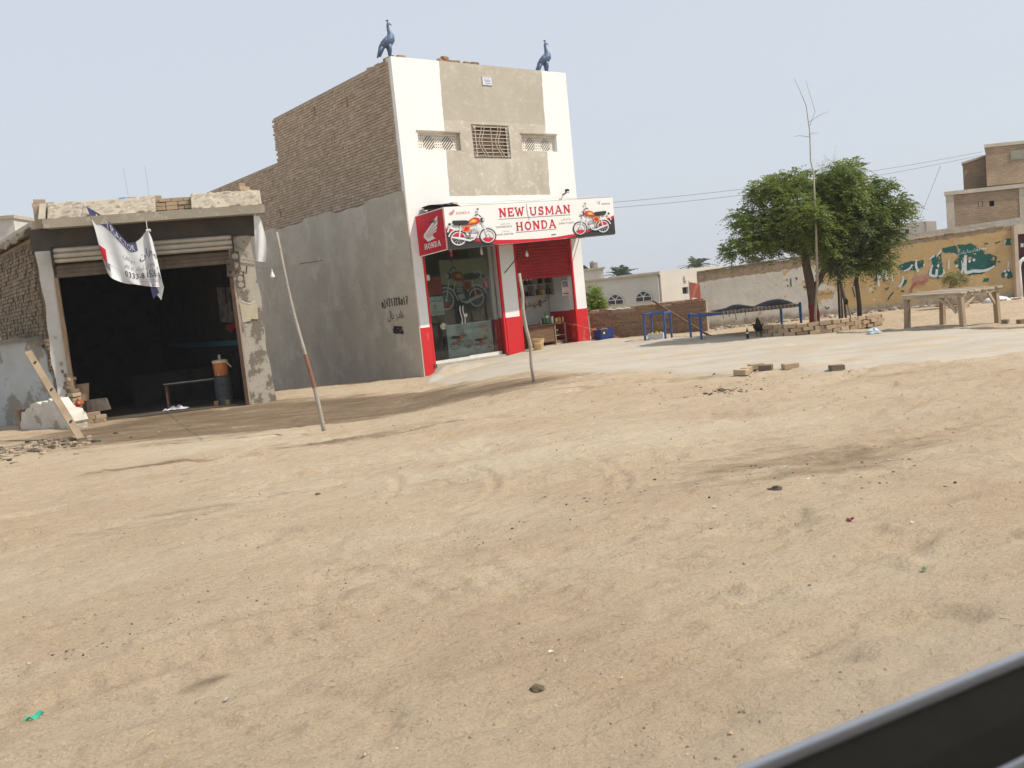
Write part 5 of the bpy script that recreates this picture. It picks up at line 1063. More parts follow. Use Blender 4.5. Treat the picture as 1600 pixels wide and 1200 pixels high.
# leaning bamboo pole with the line tied to it
g1 = gz(-2.73, 12.77)
p1 = thing('bamboo_pole', 'tall grey bamboo pole leaning in front of the cement side wall', 'pole', (-2.73, 12.77, g1))
pts = [Vector((0, 0, -.12)).lerp(Vector((-.40, .22, 2.70 - g1)), i / 12) + Vector((.02 * math.sin(i * .6), 0, 0)) for i in range(13)]
mb = MB(); mb.tube(pts, [.033 - .0012 * i for i in range(13)], 9); mb.build('cane', M_BAMBOO, p1, True)
for i in range(1, 12, 2): mb = MB(); d_ = (pts[i + 1] - pts[i - 1]).normalized() * .012; mb.tube([pts[i] - d_, pts[i], pts[i] + d_], [.032 - .0012 * i, .037 - .0012 * i, .032 - .0012 * i], 9); mb.build('node', M_TWIG, p1, True)
mb = MB(); mb.tube([pts[3], pts[4], pts[5]], [.0305, .0295, .0285], 9); o = mb.build('rusty_band', mat('rust_stain', (.24, .12, .08), (.2, .1, .07), 8, .8), p1)
g2 = gz(.38, 15.3)
p2 = thing('wooden_pole', 'crooked bare wooden pole standing in front of the workshop bay', 'pole', (.38, 15.3, g2))
pts = [(0, 0, -.12), (-.02, 0, .3), (.0, .02, .62), (-.05, .03, .95), (-.07, .04, 1.25), (-.05, .06, 1.5), (-.07, .08, 1.83 - g2)]
mb = MB(); mb.tube(pts, [.027, .028, .03, .03, .029, .028, .024], 9); mb.build('stem', mat('bare_pole_wood', (.42, .37, .30), (.32, .28, .22), 3, .9, .4, 20, stretch=(5, 5, 1)), p2, True)
for z, x in ((.62, 0), (1.25, -.07)): mb = MB(); mb.lathe([(.024, -.03), (.034, 0), (.024, .03)], 9, (x, .02 if z < 1 else .04, z)); mb.build('knot', MATS['bare_pole_wood'], p2, True)
ln = thing('cord', 'thin sagging cord strung from the garage pillar past the bamboo pole', 'cord')
A = Vector(gloc(.30, -.05, 2.72)); B = Vector((-2.78, 12.93, 2.22)); C_ = Vector((-2.1, 13.4, 2.20))
mb = MB(); mb.tube([A.lerp(B, i / 12) + Vector((0, 0, -.10 * math.sin(i / 12 * math.pi))) for i in range(13)] , .007, 5); mb.build('line', M_TWIG, ln)
mb = MB(); mb.tube([Vector((-2.82, 12.90, 2.22)), Vector((-2.52, 13.0, 2.24))], .007, 5); mb.build('stick', M_RUST, ln)
mb = MB(); q = A.lerp(B, .55); mb.lathe([(.01, .0), (.012, -.06), (.035, -.12), (.04, -.15), (.02, -.17)], 9, tuple(q + Vector((0, 0, -.09)))); mb.build('tassel', M_CLOTHW, ln)
o = thing('wall_wire', 'thin slack wire running along the garage pillar', 'wire', GAR, GA); mb = MB(); mb.tube([(-.1, -.01, 3.32), (.15, -.02, 3.1), (.38, -.02, 2.95), (.40, -.02, 2.9)], .008, 5); mb.tube([(.12, -.02, 2.84), (.3, -.03, 2.80), (.55, -.03, 2.74)], .01, 5); mb.build('strand', M_TWIG, o)
# roof things above the garage
for i, (x, a, z, sz) in enumerate([(-3.52, .1, 0, .24), (-3.30, -.1, 0, .22), (-3.5, .2, .072, .22), (-1.75, 0, 0, .16), (-1.32, .05, 0, .27), (.52, .2, 0, .26), (.40, -.3, 0, .24), (.47, .4, .07, .22), (.44, .1, .14, .12)]):
    o = brick_obj(M_BRICK_PALE if i in (4, 5, 6, 7, 8) else M_BRICK, gloc(x, -.10, 4.208 + z), (sz, .11, .075), (0, .02, GA + a)); tag(o, 'loose brick lying on top of the garage parapet', 'brick', 'loose bricks on the garage parapet')
bt = thing('blue_tub', 'blue plastic tub upside down on the garage roof', 'tub', gloc(-2.0, .6, 3.70)); mb = MB(); mb.lathe([(.16, 0), (.17, .3), (.165, .48), (.12, .62), (.10, .64)], 18); mb.build('shell', mat('bright_blue_plastic', (.06, .22, .50), (.05, .18, .42), 4, .35, spec=.5), bt); mb = MB(); mb.lathe([(.172, .46), (.182, .47), (.182, .50), (.172, .51)], 18); mb.build('rim', MATS['bright_blue_plastic'], bt)
for i, (x, y, h) in enumerate(((-1.95, 1.2, 1.15), (-1.55, 1.5, 1.25))):
    o = thing('steel_rod', 'thin rod sticking up from the garage roof behind the parapet', 'rod', gloc(x, y, 3.9), 0, 'rods on the garage roof'); mb = MB(); mb.tube([(0, 0, 0), (-.03, 0, h * .5), (-.05 + .02 * i, 0, h)], .003, 5); mb.build('bar', M_STEEL, o); mb = MB(); mb.lathe([(.03, 0), (.03, .04)], 8); mb.build('foot', M_CEMENT, o)
# leaning plank in front of the jamb
pk = thing('wooden_plank', 'long weathered plank leaning against the broken wall by the garage', 'plank', (-7.62, 15.75, gz(-7.62, 15.75)))
mb = MB(); a = Vector((0, 0, -.03)); b = Vector((-1.42, 1.35, 1.62)); mb.beam(a, b, .12, .045, 0, (.5, -.8, .2)); mb.build('board', mat('brown_plank', (.33, .25, .17), (.23, .17, .11), 2.5, .9, .5, 14), pk)
for t in (.2, .55, .86): q = a.lerp(b, t); mb = MB(); mb.obox(q + Vector((.012, -.02, .03)), (.02, 0, 0), (0, .02, .01), (0, .005, .012)); mb.build('nail_hole', M_DARK, pk)

# broken low wall left of the garage
rwl = thing('broken_wall', 'low broken wall with blue-grey plaster and exposed bricks beside the garage', 'wall', (-8.72, 17.68, -.3), math.radians(147.5))
# local x runs left/away from the garage front, y back towards the brick wall
M_BLUEPL = mat('blue_grey_plaster', (.42, .45, .46), (.36, .365, .35), 1.3, .95, .3, 20, c3=(.25, .23, .195), s3=1.1, t3=.52, w3=.05)
PB = lambda x, y, z: (x, -y, z)
mb = MB(); prof = [(1.10, -.3), (1.12, .5), (1.22, .62), (1.18, 1.0), (1.30, 1.18), (1.28, 1.5), (1.42, 1.70), (1.7, 1.82), (2.4, 1.86), (5.0, 1.86), (5.0, -.3)]
mb.prism(prof, lambda x, z, o: PB(x, .46 + o, z), .2); mb.build('plaster_wall', M_BLUEPL, rwl)
r = random.Random(8)
for c in range(22):
    z = .05 + c * .083; x0 = .78 + (.0 if c < 8 else .025 * (c - 8)) + r.uniform(-.05, .05)
    for k in range(3):
        x = x0 + k * .2
        if x < 1.45: brick_obj(M_BRICK_PALE if c > 14 or r.random() < .35 else M_BRICK_MUD, PB(x, .60 + r.uniform(-.02, .02), z), (.19, .2, .07), (0, r.uniform(-.03, .03), r.uniform(-.06, .06)), rwl)
prof = [(.02, -.3), (.04, .1), (.0, .16), (.05, .30), (.10, .31), (.14, .38), (.36, .41), (.44, .47), (.58, .62), (.63, .58), (.74, .63), (.80, .56), (.98, .58), (1.05, .52), (1.2, .57), (1.4, .54), (1.47, .46), (1.6, .44), (1.66, .38), (1.80, .37), (1.84, .22), (1.92, .1), (1.90, 0), (1.94, -.3)]
mb = MB(); mb.prism(prof, lambda x, z, o: PB(x, .05 + o, z), .32); mb.build('whitewashed_stub', mat('crumbling_whitewash', (.60, .58, .52), (.50, .47, .41), 2.2, .95, .8, 12, c3=(.34, .29, .22), s3=2.6, t3=.56, w3=.05), rwl)
for c in range(6): brick_obj(M_BRICK_RED, PB(2.0, .2, -.02 + c * .08), (.12, .24, .07), (0, 0, r.uniform(-.1, .1)), rwl)
mb = MB()
def lumpy(a, b): return PB(1.30 + 3.6 * a, .38 + .38 * b, 1.82 + .09 * math.sin(b * math.pi) + .03 * math.sin(a * 23) * math.sin(b * 3.1) - .14 * max(0, 1 - a * 8))
mb.grid(lumpy, 44, 6, flip=True); mb.build('mud_cap', M_BRICK_MUD, rwl, True)
# ------------------------------------------------------------------ painted boundary wall (local x along it)
WX, WY, WL = 5.4, 24.9, 8.66
def wtop(x): return 1.56 + .047 * x + (.03 if x > 5.4 else 0)
def wall_material():
    m, N, L, b = custom('peeling_wall_paint'); b.inputs['Roughness'].default_value = .95; b.inputs['Specular IOR Level'].default_value = .15
    tc = N.new('ShaderNodeTexCoord'); sx = N.new('ShaderNodeSeparateXYZ'); L.new(tc.outputs['Object'], sx.inputs[0]); x, z = sx.outputs[0], sx.outputs[2]
    def noise(s, d=7.0, r=.65):
        n = N.new('ShaderNodeTexNoise'); n.inputs['Scale'].default_value = s; n.inputs['Detail'].default_value = d; n.inputs['Roughness'].default_value = r; L.new(tc.outputs['Object'], n.inputs['Vector']); return n.outputs[0]
    def ma(op, a, c):
        q = N.new('ShaderNodeMath'); q.operation = op
        for i, v in ((0, a), (1, c)):
            if isinstance(v, (int, float)): q.inputs[i].default_value = v
            else: L.new(v, q.inputs[i])
        return q.outputs[0]
    def rng(s, a, c, lo=0., hi=1.):
        q = N.new('ShaderNodeMapRange'); q.inputs[1].default_value = a; q.inputs[2].default_value = c; q.inputs[3].default_value = lo; q.inputs[4].default_value = hi; L.new(s, q.inputs[0]); return q.outputs[0]
    def mix(f, a, c):
        q = N.new('ShaderNodeMix'); q.data_type = 'RGBA'; L.new(f, q.inputs[0])
        for i, v in ((6, a), (7, c)):
            if isinstance(v, tuple): q.inputs[i].default_value = (*v, 1)
            else: L.new(v, q.inputs[i])
        return q.outputs[2]
    white = mix(rng(noise(2.2), .38, .66), (.62, .59, .53), (.52, .49, .43)); white = mix(rng(noise(11, 8, .7), .60, .68), white, (.30, .26, .21))
    ochre = mix(rng(noise(1.6), .35, .65), (.52, .37, .175), (.43, .30, .15)); ochre = mix(rng(noise(4.5, 9, .72), .53, .62), ochre, (.44, .36, .245)); ochre = mix(rng(noise(9, 9, .75), .60, .68), ochre, (.28, .20, .12))
    peel = ma('ADD', noise(2.0, 9, .62), rng(x, 1.4, 5.6, -.17, .20))      # more ochre survives to the right
    c = mix(rng(peel, .49, .515), white, ochre)
    top = ma('ADD', ma('SUBTRACT', z, ma('MULTIPLY', x, .047)), ma('MULTIPLY', ma('SUBTRACT', noise(2.6), .5), .22))
    brown = mix(rng(noise(9, 8, .7), .45, .6), (.33, .26, .18), (.24, .18, .12))
    edge = rng(x, 4.2, 5.6, 1.30, 1.47)
    c = mix(rng(ma('SUBTRACT', top, edge), -.01, .01), c, brown)
    c = mix(ma('MULTIPLY', rng(ma('ADD', z, ma('MULTIPLY', noise(3.2), .36)), .44, .30), 1.0), c, mix(rng(noise(7, 8, .7), .45, .58), (.36, .32, .26), (.27, .22, .165)))
    L.new(c, b.inputs['Base Color'])
    bp = N.new('ShaderNodeBump'); bp.inputs['Strength'].default_value = .5; bp.inputs['Distance'].default_value = .02; L.new(noise(16, 9, .7), bp.inputs['Height']); bp2 = N.new('ShaderNodeBump'); bp2.inputs['Strength'].default_value = .6; bp2.inputs['Distance'].default_value = .01; L.new(peel, bp2.inputs['Height']); L.new(bp.outputs[0], bp2.inputs['Normal']); L.new(bp2.outputs[0], b.inputs['Normal'])
    return m
bw = thing('painted_wall', 'long boundary wall with peeling white and ochre paint and Urdu writing', 'wall', (WX, WY, 0))
mb = MB(); mb.prism([(0, -.5), (WL, -.5)] + [(WL - i * WL / 24, wtop(WL - i * WL / 24) + .012 * math.sin(i * 3.3)) for i in range(25)], lambda x, z, o: (x, .24 - o, z), .24); mb.build('wall_face', wall_material(), bw)
r = random.Random(21)
n = int(WL / .235)
for i in range(n):
    x = .12 + i * .235; o = brick_obj(M_BRICK_MUD if x < 4.6 else M_BRICK_PALE, (x, .12, wtop(x) + .024 + r.uniform(-.004, .006)), (.228, .27, .042), (0, -.047, r.uniform(-.02, .02)), bw)
fw_ = lambda x, z, o: (x, -o, z)
def ragged(poly, amp, step=.045, seed=0):
    q = random.Random(seed); out = []
    for i in range(len(poly)):
        a, b = Vector(poly[i]), Vector(poly[(i + 1) % len(poly)]); k = max(1, int((b - a).length / step))
        for j in range(k): p = a.lerp(b, j / k); out.append((p.x + q.uniform(-amp, amp), p.y + q.uniform(-amp, amp)))
    return out
GREEN = [[(6.73, 1.57), (7.06, 1.6), (7.54, 1.61), (7.68, 1.55), (7.78, 1.43), (8.01, 1.3), (8.23, 1.18), (8.19, .99), (7.99, .84), (7.77, .75), (7.4, .76), (7.26, .84), (7.03, 1.16), (7.19, 1.29), (7.05, 1.42), (6.76, 1.45)],
  [(6.41, 1.36), (6.71, 1.43), (6.7, 1.26), (6.77, .84), (6.62, .74), (6.36, .79), (6.34, .98), (6.45, 1.17)], [(5.49, 1.21), (5.73, 1.29), (5.92, 1.29), (6.21, 1.29), (6.23, 1.14), (6.0, 1.04), (5.69, 1.05), (5.52, 1.09)],
  [(8.5, 1.65), (8.64, 1.65), (8.63, 1.46), (8.44, 1.5)], [(8.35, .74), (8.6, .83), (8.64, .56), (8.47, .56), (8.3, .64)], [(7.84, .62), (7.98, .6), (7.98, .53), (7.81, .55)], [(5.13, 1.15), (5.18, 1.15), (5.11, .79), (5.04, .82)],
  [(5.64, .81), (5.72, .83), (5.72, .71), (5.58, .62)], [(4.9, 1.1), (5.03, 1.07), (5.0, .88), (4.89, .91)]]
M_GREENP = mat('green_wall_paint', (.016, .12, .085), (.02, .09, .095), 1.4, .85, .2, 30, c3=(.44, .31, .15), s3=5.5, t3=.575, w3=.02)
M_LETW = mat('white_letter_paint', (.62, .65, .68), (.52, .55, .58), 5, .85, c3=(.44, .32, .16), s3=9, t3=.60, w3=.02)
for i, g_ in enumerate(GREEN):
    pts = ragged(g_, .017, .05, i); mb = MB(); mb.add([fw_(x, z, .004 + i * .0004) for x, z in pts], tessellate_polygon([[Vector((x, z, 0)) for x, z in pts]])); mb.build('green_paint', M_GREENP, bw)
ST = [('w', [(8.55, 1.03), (8.53, .91), (8.49, .82)], .03), ('w', [(8.18, .98), (8.09, .91), (7.94, .85), (7.75, .84), (7.55, .86), (7.41, .83), (7.35, .86), (7.33, .98), (7.35, 1.17), (7.37, 1.31)], .075),
  ('w', [(7.25, 1.18), (7.27, .97), (7.22, .8), (7.16, .73)], .045), ('w', [(6.9, 1.24), (6.88, .98)], .035), ('w', [(6.73, .99), (6.75, .9), (6.7, .82), (6.6, .8)], .045), ('w', [(6.45, 1.14), (6.4, 1.03), (6.37, .88), (6.46, .83), (6.53, .84), (6.56, 1.01)], .065),
  ('w', [(6.36, 1.3), (6.51, 1.39)], .04), ('w', [(6.56, 1.35), (6.71, 1.52)], .04), ('w', [(6.01, 1.34), (5.99, 1.16), (6.04, .99)], .055), ('w', [(6.22, 1.2), (6.2, 1.12)], .03), ('w', [(5.64, 1.05), (5.79, 1.09), (5.89, 1.2)], .045),
  ('w', [(5.62, .91), (5.59, .75), (5.48, .62)], .05), ('w', [(5.15, 1.1), (5.16, .84)], .045), ('w', [(5.31, 1.01), (5.32, .8)], .03), ('w', [(4.94, 1.1), (4.93, .93), (5.05, 1.02), (5.08, 1.16)], .05), ('w', [(4.92, .88), (4.94, .69)], .05), ('r', [(5.8, .42), (5.86, .6), (5.98, .68), (6.16, .69), (6.3, .75)], .07)]
def smooth(P, n=4):
    out = []; P = [Vector(p) for p in P]
    for i in range(len(P) - 1):
        a, b, c, d = P[max(i - 1, 0)], P[i], P[i + 1], P[min(i + 2, len(P) - 1)]
        for j in range(n):
            f = j / n; out.append(.5 * ((2 * b) + (c - a) * f + (2 * a - 5 * b + 4 * c - d) * f * f + (3 * b - a - 3 * c + d) * f ** 3))
    return [tuple(p) for p in out] + [tuple(P[-1])]
r = random.Random(4)
for i, (k, p, w) in enumerate(ST):
    q = smooth(p); mb = MB(); n = len(q); mb.ribbon(q, [w * 1.2 * (.4 + .65 * math.sin(min(1, (j + .6) / n * 1.6) * math.pi / 2)) * r.uniform(.85, 1.1) for j in range(n)], fw_, .008 + i * .0004); mb.build('letter', M_LETW if k == 'w' else mat('faded_red_paint', (.36, .06, .05), (.42, .2, .17), 6, .9), bw)
mb = MB()
for x, z in [(8.43, .77), (8.54, .79), (8.46, .67), (7.47, 1.14), (7.59, 1.16), (7.11, 1.04), (6.6, 1.1)]: mb.add([fw_(x - .045, z - .01, .009), fw_(x, z - .05, .009), fw_(x + .045, z + .01, .009), fw_(x, z + .05, .009)], [(0, 1, 2, 3)])
put_text(mb, shape('آقا') , 7.62, 7.78, 1.39, 1.50, fw_, .009); put_text(mb, shape('دریا'), 7.42, 7.60, 1.36, 1.47, fw_, .009); put_text(mb, shape('باد'), 7.22, 7.39, 1.33, 1.44, fw_, .009); put_text(mb, shape('شریف'), 6.96, 7.2, 1.29, 1.41, fw_, .009)
mb.ribbon([(7.80, 1.45), (7.95, 1.43)], .03, fw_, .009); mb.ribbon([(8.44, 1.5), (8.5, 1.62)], .035, fw_, .0095); mb.build('white_writing', M_LETW, bw)
BLK = [[(2.39, 1.13), (2.44, 1.12)], [(2.52, 1.16), (2.52, .93)], [(2.42, .99), (2.44, .94)], [(2.85, .9), (2.92, .87), (2.97, .88)], [(3.38, 1.05), (3.41, 1.0), (3.38, .95)], [(2.65, 1.17), (2.7, 1.14), (2.67, 1.11)], [(3.43, .29), (3.45, .24), (3.49, .23), (3.53, .27)], [(4.2, .75), (4.23, .63), (4.26, .46)], [(4.28, .98), (4.25, .77)],
       [(8.06, 1.0), (8.2, .95)], [(8.24, 1.05), (8.32, 1.03)], [(7.9, 1.56), (7.96, 1.58), (8.0, 1.55)], [(8.2, 1.56), (8.28, 1.57), (8.34, 1.6)], [(5.10, .63), (5.14, .60), (5.19, .62), (5.18, .66)], [(5.33, .5), (5.26, .44), (5.2, .36), (5.16, .30)], [(5.54, .48), (5.58, .52), (5.62, .47)]]
mb = MB(); [mb.ribbon(smooth(b), .034, fw_, .006 + i * .0003) for i, b in enumerate(BLK)]; put_text(mb, shape('واجد') + ' ' , 3.44, 3.70, .60, .70, fw_, .006); put_text(mb, shape('اکبر'), 3.20, 3.42, .60, .70, fw_, .006)
mb.build('black_writing', mat('black_wall_paint', (.03, .035, .04), (.06, .08, .1), 9, .9), bw)
mb = MB()
for i in range(26):
    x, z = r.uniform(5.86, 6.3), r.uniform(.76, .9); w = r.uniform(.02, .05); mb.add([fw_(x + w * math.cos(q * 1.05) * r.uniform(.6, 1.1), z + w * math.sin(q * 1.05) * r.uniform(.6, 1.1), .007 + i * .0002) for q in range(6)], [tuple(range(6))])
mb.build('pink_flowers', mat('faded_pink_paint', (.50, .27, .25), (.38, .2, .19), 14, .9), bw)
# rubble strip along the foot of the wall
def rubble(name, label, n, fn, mt, s0, s1, seed, cat='rubble'):
    q = random.Random(seed); mb = MB()
    for i in range(n):
        x, y, z = fn(q); s_ = q.uniform(s0, s1); k = q.randrange(6); a = q.uniform(0, 6.28); ca, sa = math.cos(a), math.sin(a); ax, ay, az = s_ * q.uniform(.6, 1.3), s_ * q.uniform(.5, 1), s_ * q.uniform(.3, .7)
        mb.add([(x + (vx * ax * ca - vy * ay * sa), y + (vx * ax * sa + vy * ay * ca), z + vz * az + az * .2) for vx, vy, vz in BV[k][0]], BV[k][1], q.randrange(len(mt)))
    return tag(mb.build(name, mt), label, cat, kind='stuff')
rubble('rubble', 'broken brick rubble along the foot of the painted wall', 420, lambda q: (lambda x, y: (x, y, gz(x, y)))(q.uniform(5.6, 14), 24.75 - abs(q.gauss(0, .25))), [M_BRICK_MUD, M_BRICK_PALE, M_GPW], .03, .13, 5)
sb = thing('white_sack', 'small white sack lying at the foot of the painted wall', 'sack', (13.35, 24.5, gz(13.35, 24.5) - .02)); mb = MB(); mb.lathe([(.30, 0), (.32, .05), (.22, .13), (.08, .17), (.01, .18)], 16, sx=1.2, sy=.7); mb.build('bag', M_CLOTHW, sb, True); mb = MB(); mb.tube([(.36, 0, .05), (.46, .02, .05)], .04, 7); mb.build('tied_end', M_CLOTHW, sb, True)
# gateway beyond the wall end
gt = thing('gateway', 'maroon gate in a pale frame at the end of the painted wall', 'gate', (14.06, 24.86, 0))
mb = MB(); mb.box(.0, .10, -.09, .15, -.3, 1.98); mb.build('post', mat('pale_post', (.58, .48, .38), (.48, .39, .3), 3, .9), gt)
mb = MB(); mb.box(.10, 2.6, -.02, .2, 1.74, 2.02); mb.build('lintel', M_CEMENT, gt); mb = MB(); mb.box(.13, 2.5, .14, .18, .0, 1.738); mb.build('leaf', mat('maroon_gate_paint', (.075, .03, .035), (.06, .025, .03), 3, .6), gt)
mb = MB(); mb.tube([(.16, -.03, -.05), (.13, -.03, .55), (.12, -.03, .85), (.16, -.03, .98), (.26, -.03, 1.05), (.7, -.03, 1.1), (1.1, -.03, 1.1)], .055, 8); mb.build('barrier_frame', M_WHITE, gt, True)
mb = MB(); mb.box(.2, 1.2, -.04, .0, .03, .96); mb.build('barrier_panel', mat('dark_panel', (.05, .03, .03), None, 3, .7), gt); mb = MB(); mb.box(.28, .36, .10, .137, 1.38, 1.48); mb.build('latch', M_PLASTIC_W, gt)
lb = thing('low_house', 'low house with a grey concrete roof band behind the painted wall', 'building', (11.0, 26.6, 0)); mb = MB(); mb.box(0, 9, 0, 4, -1.2, 1.9); mb.build('walls', M_CEMENT_LT, lb); mb = MB(); mb.prism([(-.2, 1.902), (9.2, 2.10), (9.2, 2.46), (-.2, 2.02)], lambda x, z, o: (x, -.2 + o, z), 4.4); mb.build('roof_band', M_CEMENT, lb)
# ------------------------------------------------------------------ low red brick wall, pole and cloth
a0 = math.atan2(-1.3, 2.93)
lw = thing('low_brick_wall', 'low red brick wall running from the shop to the painted wall', 'wall', (2.36, 25.5, 0), a0)
mb = MB(); mb.box(0, 3.3, .02, .2, -.5, .76); mb.build('core', M_MORTAR, lw); brickwork(lw, (0, .01), 0, 3.3, -.06, .84, M_BRICK_RED, lambda x, z: z < .74 + .035 * x + .03 * math.sin(x * 5) and not (.6 < x < 1.3 and z > .70), 300, bl=.215, bh=.058, mo=.010, jit=.004, skew=.01, dp=.014, seed=13)
for i in range(12): brick_obj(M_BRICK_RED if i % 3 else M_BRICK_PALE, (.14 + i * .27, .12, .78 + .006 * i), (.24, .18, .05), (0, .02 * math.sin(i), .05 * math.sin(i * 3)), lw)
mb = MB(); mb.grid(lambda a, b: (.55 + .8 * a, -.03 + .26 * b, .78 + .04 * math.sin(b * 3.14) + .012 * math.sin(a * 19)), 10, 5); mb.build('mud_cap', M_CEMENT_LT, lw, True)
dp_ = thing('leaning_pole', 'dark straight pole leaning on the low brick wall', 'pole', (4.95, 22.0, 0)); mb = MB(); mb.tube([(0, 0, -.02), (-.45, 1.42, .46), (-.88, 2.78, .93)], .03, 8); mb.build('shaft', M_WOODB, dp_, True); mb = MB(); mb.tube([(.01, -.03, -.03), (-.01, .03, .0)], .036, 8); mb.build('ferrule', M_DARK, dp_)
oc2 = thing('salmon_cloth', 'salmon pink cloth hanging over the end of the low brick wall', 'cloth', (4.98, 24.22, .86), -.2)
mb = MB(); f_ = lambda a, b: (.28 * a, .03 * math.sin(a * 8 + b * 4), .48 * (1 - b) - .07 * a * (1 - b) + .05 * math.sin(a * 4) * b); mb.grid(f_, 10, 12); mb.grid(lambda a, b: (f_(a, b)[0], f_(a, b)[1] + .008, f_(a, b)[2]), 10, 12, flip=True); mb.build('fabric', mat('salmon_fabric', (.66, .22, .17), (.58, .19, .14), 5, .85), oc2, True); mb = MB(); mb.tube([(0, .02, -.1), (.0, .02, .52)], .012, 6); mb.build('stick', M_TWIG, oc2)
# ------------------------------------------------------------------ blue frame stand with a crate under it
bs = thing('blue_stand', 'small blue steel frame stand by the low brick wall', 'stand', (3.46, 22.72, gz(3.5, 22.8)), -.42)
for x, y in ((0, 0), (.52, 0), (.06, .5), (.56, .5)): mb = MB(); mb.box(x - .024, x + .024, y - .024, y + .024, 0, .64); mb.build('leg', M_BLUE, bs)
for a, b in (((0, 0), (.52, 0)), ((.06, .5), (.56, .5)), ((0, 0), (.06, .5)), ((.52, 0), (.56, .5))): mb = MB(); mb.beam((*a, .665), (*b, .665), .055, .05); mb.build('rail', M_BLUE, bs)
cr = thing('white_crate', 'white crate with yellow packets under the blue stand', 'crate', (3.80, 22.98, gz(3.8, 22.98)), -.42); mb = MB(); mb.box(-.2, .2, -.13, .13, 0, .02)
for a in ((-.2, .2, -.13, -.115), (-.2, .2, .115, .13), (-.2, -.185, -.113, .113), (.185, .2, -.113, .113)): mb.box(*a, .021, .16)
mb.build('shell', M_PLASTIC_W, cr)
for i in range(3): mb = MB(); mb.lathe([(.05, 0), (.06, .06), (.02, .13)], 8, (-.11 + i * .11, 0, .06 + .03 * (i % 2))); mb.build('packet', GOODS[2], cr)
# ------------------------------------------------------------------ charpoy (rope cot)
CH = (4.50, 20.95); CA = math.radians(9); zc = gz(5, 21.3)
ch = thing('rope_cot', 'blue framed rope cot with a dark blanket standing by the tree bed', 'cot', (*CH, zc), CA)
for x, y in ((0, 0), (2.5, 0), (.12, 1.0), (2.5, 1.0)): mb = MB(); mb.tube([(x, y, 0), (x, y, .3), (x, y, .62)], [.028, .034, .034], 8); mb.build('leg', M_BLUE, ch)
for a, b, nm in (((0, 0), (2.5, 0), 'side_rail'), ((.12, 1.0), (2.5, 1.0), 'side_rail'), ((0, 0), (.12, 1.0), 'end_rail'), ((2.5, 0), (2.5, 1.0), 'end_rail')): mb = MB(); mb.beam((*a, .55), (*b, .55), .05, .055); mb.build(nm, M_BLUE, ch)
M_ROPE = mat('brown_rope', (.33, .22, .16), (.22, .14, .10), 9, .95); M_ROPE2 = mat('cream_rope', (.50, .42, .32), (.40, .33, .25), 9, .95)
for s_, y in ((0, 0), (1, 1.0)):
    mb = MB(); n = 40
    for i in range(n):
        x = .52 + i * (1.9 / n); mb.tube([(x, y - .045, .52), (x + .012, y - .05, .56), (x + .02, y, .592), (x + .03, y + .05, .56), (x + .035, y + .045, .52)], .020, 6, i % 2)
    mb.build('rope_binding', [M_ROPE, M_ROPE2], ch, True)
mb = MB()
for i in range(31): x = .55 + i * .062; mb.tube([(x, .04, .565), (x, .5, .54), (x, .96, .565)], .011, 4, i % 2)
for i in range(13): y = .08 + i * .07; mb.tube([(.52, y, .575), (1.5, y, .55), (2.47, y, .575)], .011, 4, i % 2)
mb.build('woven_bed', [M_ROPE, M_ROPE2], ch)
for i in range(9): x = .16 + .05 * i; mb = MB(); mb.tube([(.05 + .0 * i, .08 + i * .1, .55), (.3, .1 + i * .1, .54), (.52, .1 + i * .098, .56)], .008, 4); mb.build('tension_cord', M_DARK, ch)
for x, l in ((.55, .10), (.86, .16), (.7, .07), (1.1, .09)): mb = MB(); mb.tube([(x, -.03, .53), (x + .01, -.035, .53 - l)], .008, 5); mb.build('loose_end', M_DARK, ch)
mb = MB(); mb.grid(lambda a, b: (.62 + .85 * a, .10 + .85 * b, .60 + .10 * math.exp(-((a - .62) / .28) ** 2) * math.sin(b * math.pi) ** .4 + .015 * math.sin(a * 14 + b * 6)), 24, 14, flip=False); mb.build('blanket', mat('dark_blanket', (.055, .055, .06), (.04, .04, .045), 6, .9, .3, 40), ch, True)
mb = MB(); mb.grid(lambda a, b: (1.70 + .74 * a, .14 + .7 * b, .60 + .14 * (math.sin(a * math.pi) * math.sin(b * math.pi)) ** .5 * (.75 + .4 * a)), 18, 14); mb.build('pillow', MATS['dark_blanket'], ch, True)
# ------------------------------------------------------------------ brick bed round the trees
FR = [(5.66, 20.15), (5.74, 19.80), (6.05, 19.50), (6.45, 19.36), (6.9, 19.36), (7.4, 19.55), (7.9, 19.80), (8.28, 20.0)]; BK = [(8.45, 20.45), (8.0, 20.70), (7.3, 20.78), (6.6, 20.72), (6.0, 20.55)]
tb = thing('brick_tree_bed', 'low ring of stacked pale bricks round the tree trunks', 'planter', (0, 0, 0)); r = random.Random(31)
def course(path, z, off, closed=False):
    P = [Vector(p) for p in path]; seg = [(P[i + 1] - P[i]).length for i in range(len(P) - 1)]; tot = sum(seg); t = off
    while t < tot - .02:
        d = t + .115; k = 0
        while k < len(seg) - 1 and d > seg[k]: d -= seg[k]; k += 1
        p = P[k].lerp(P[k + 1], min(1, d / seg[k])); e = (P[k + 1] - P[k]); a = math.atan2(e.y, e.x); g_ = base_z(np.array([p.x]), np.array([p.y]))[0]
        if True: brick_obj(M_BRICK_PALE, (p.x + r.uniform(-.015, .015), p.y + r.uniform(-.015, .015), g_ + z + r.uniform(-.005, .008)), (.24 * r.uniform(.85, 1.04), .13, .088 * r.uniform(.85, 1.05)), (r.uniform(-.09, .09), r.uniform(-.07, .07), a + r.uniform(-.14, .14)), tb)
        t += .245
for c in range(3): course(FR + BK[:1], .035 + c * .087, .12 * (c % 2))
for c in range(2): course([FR[-1]] + BK + [FR[0]], .035 + c * .087, .12 * (c % 2))
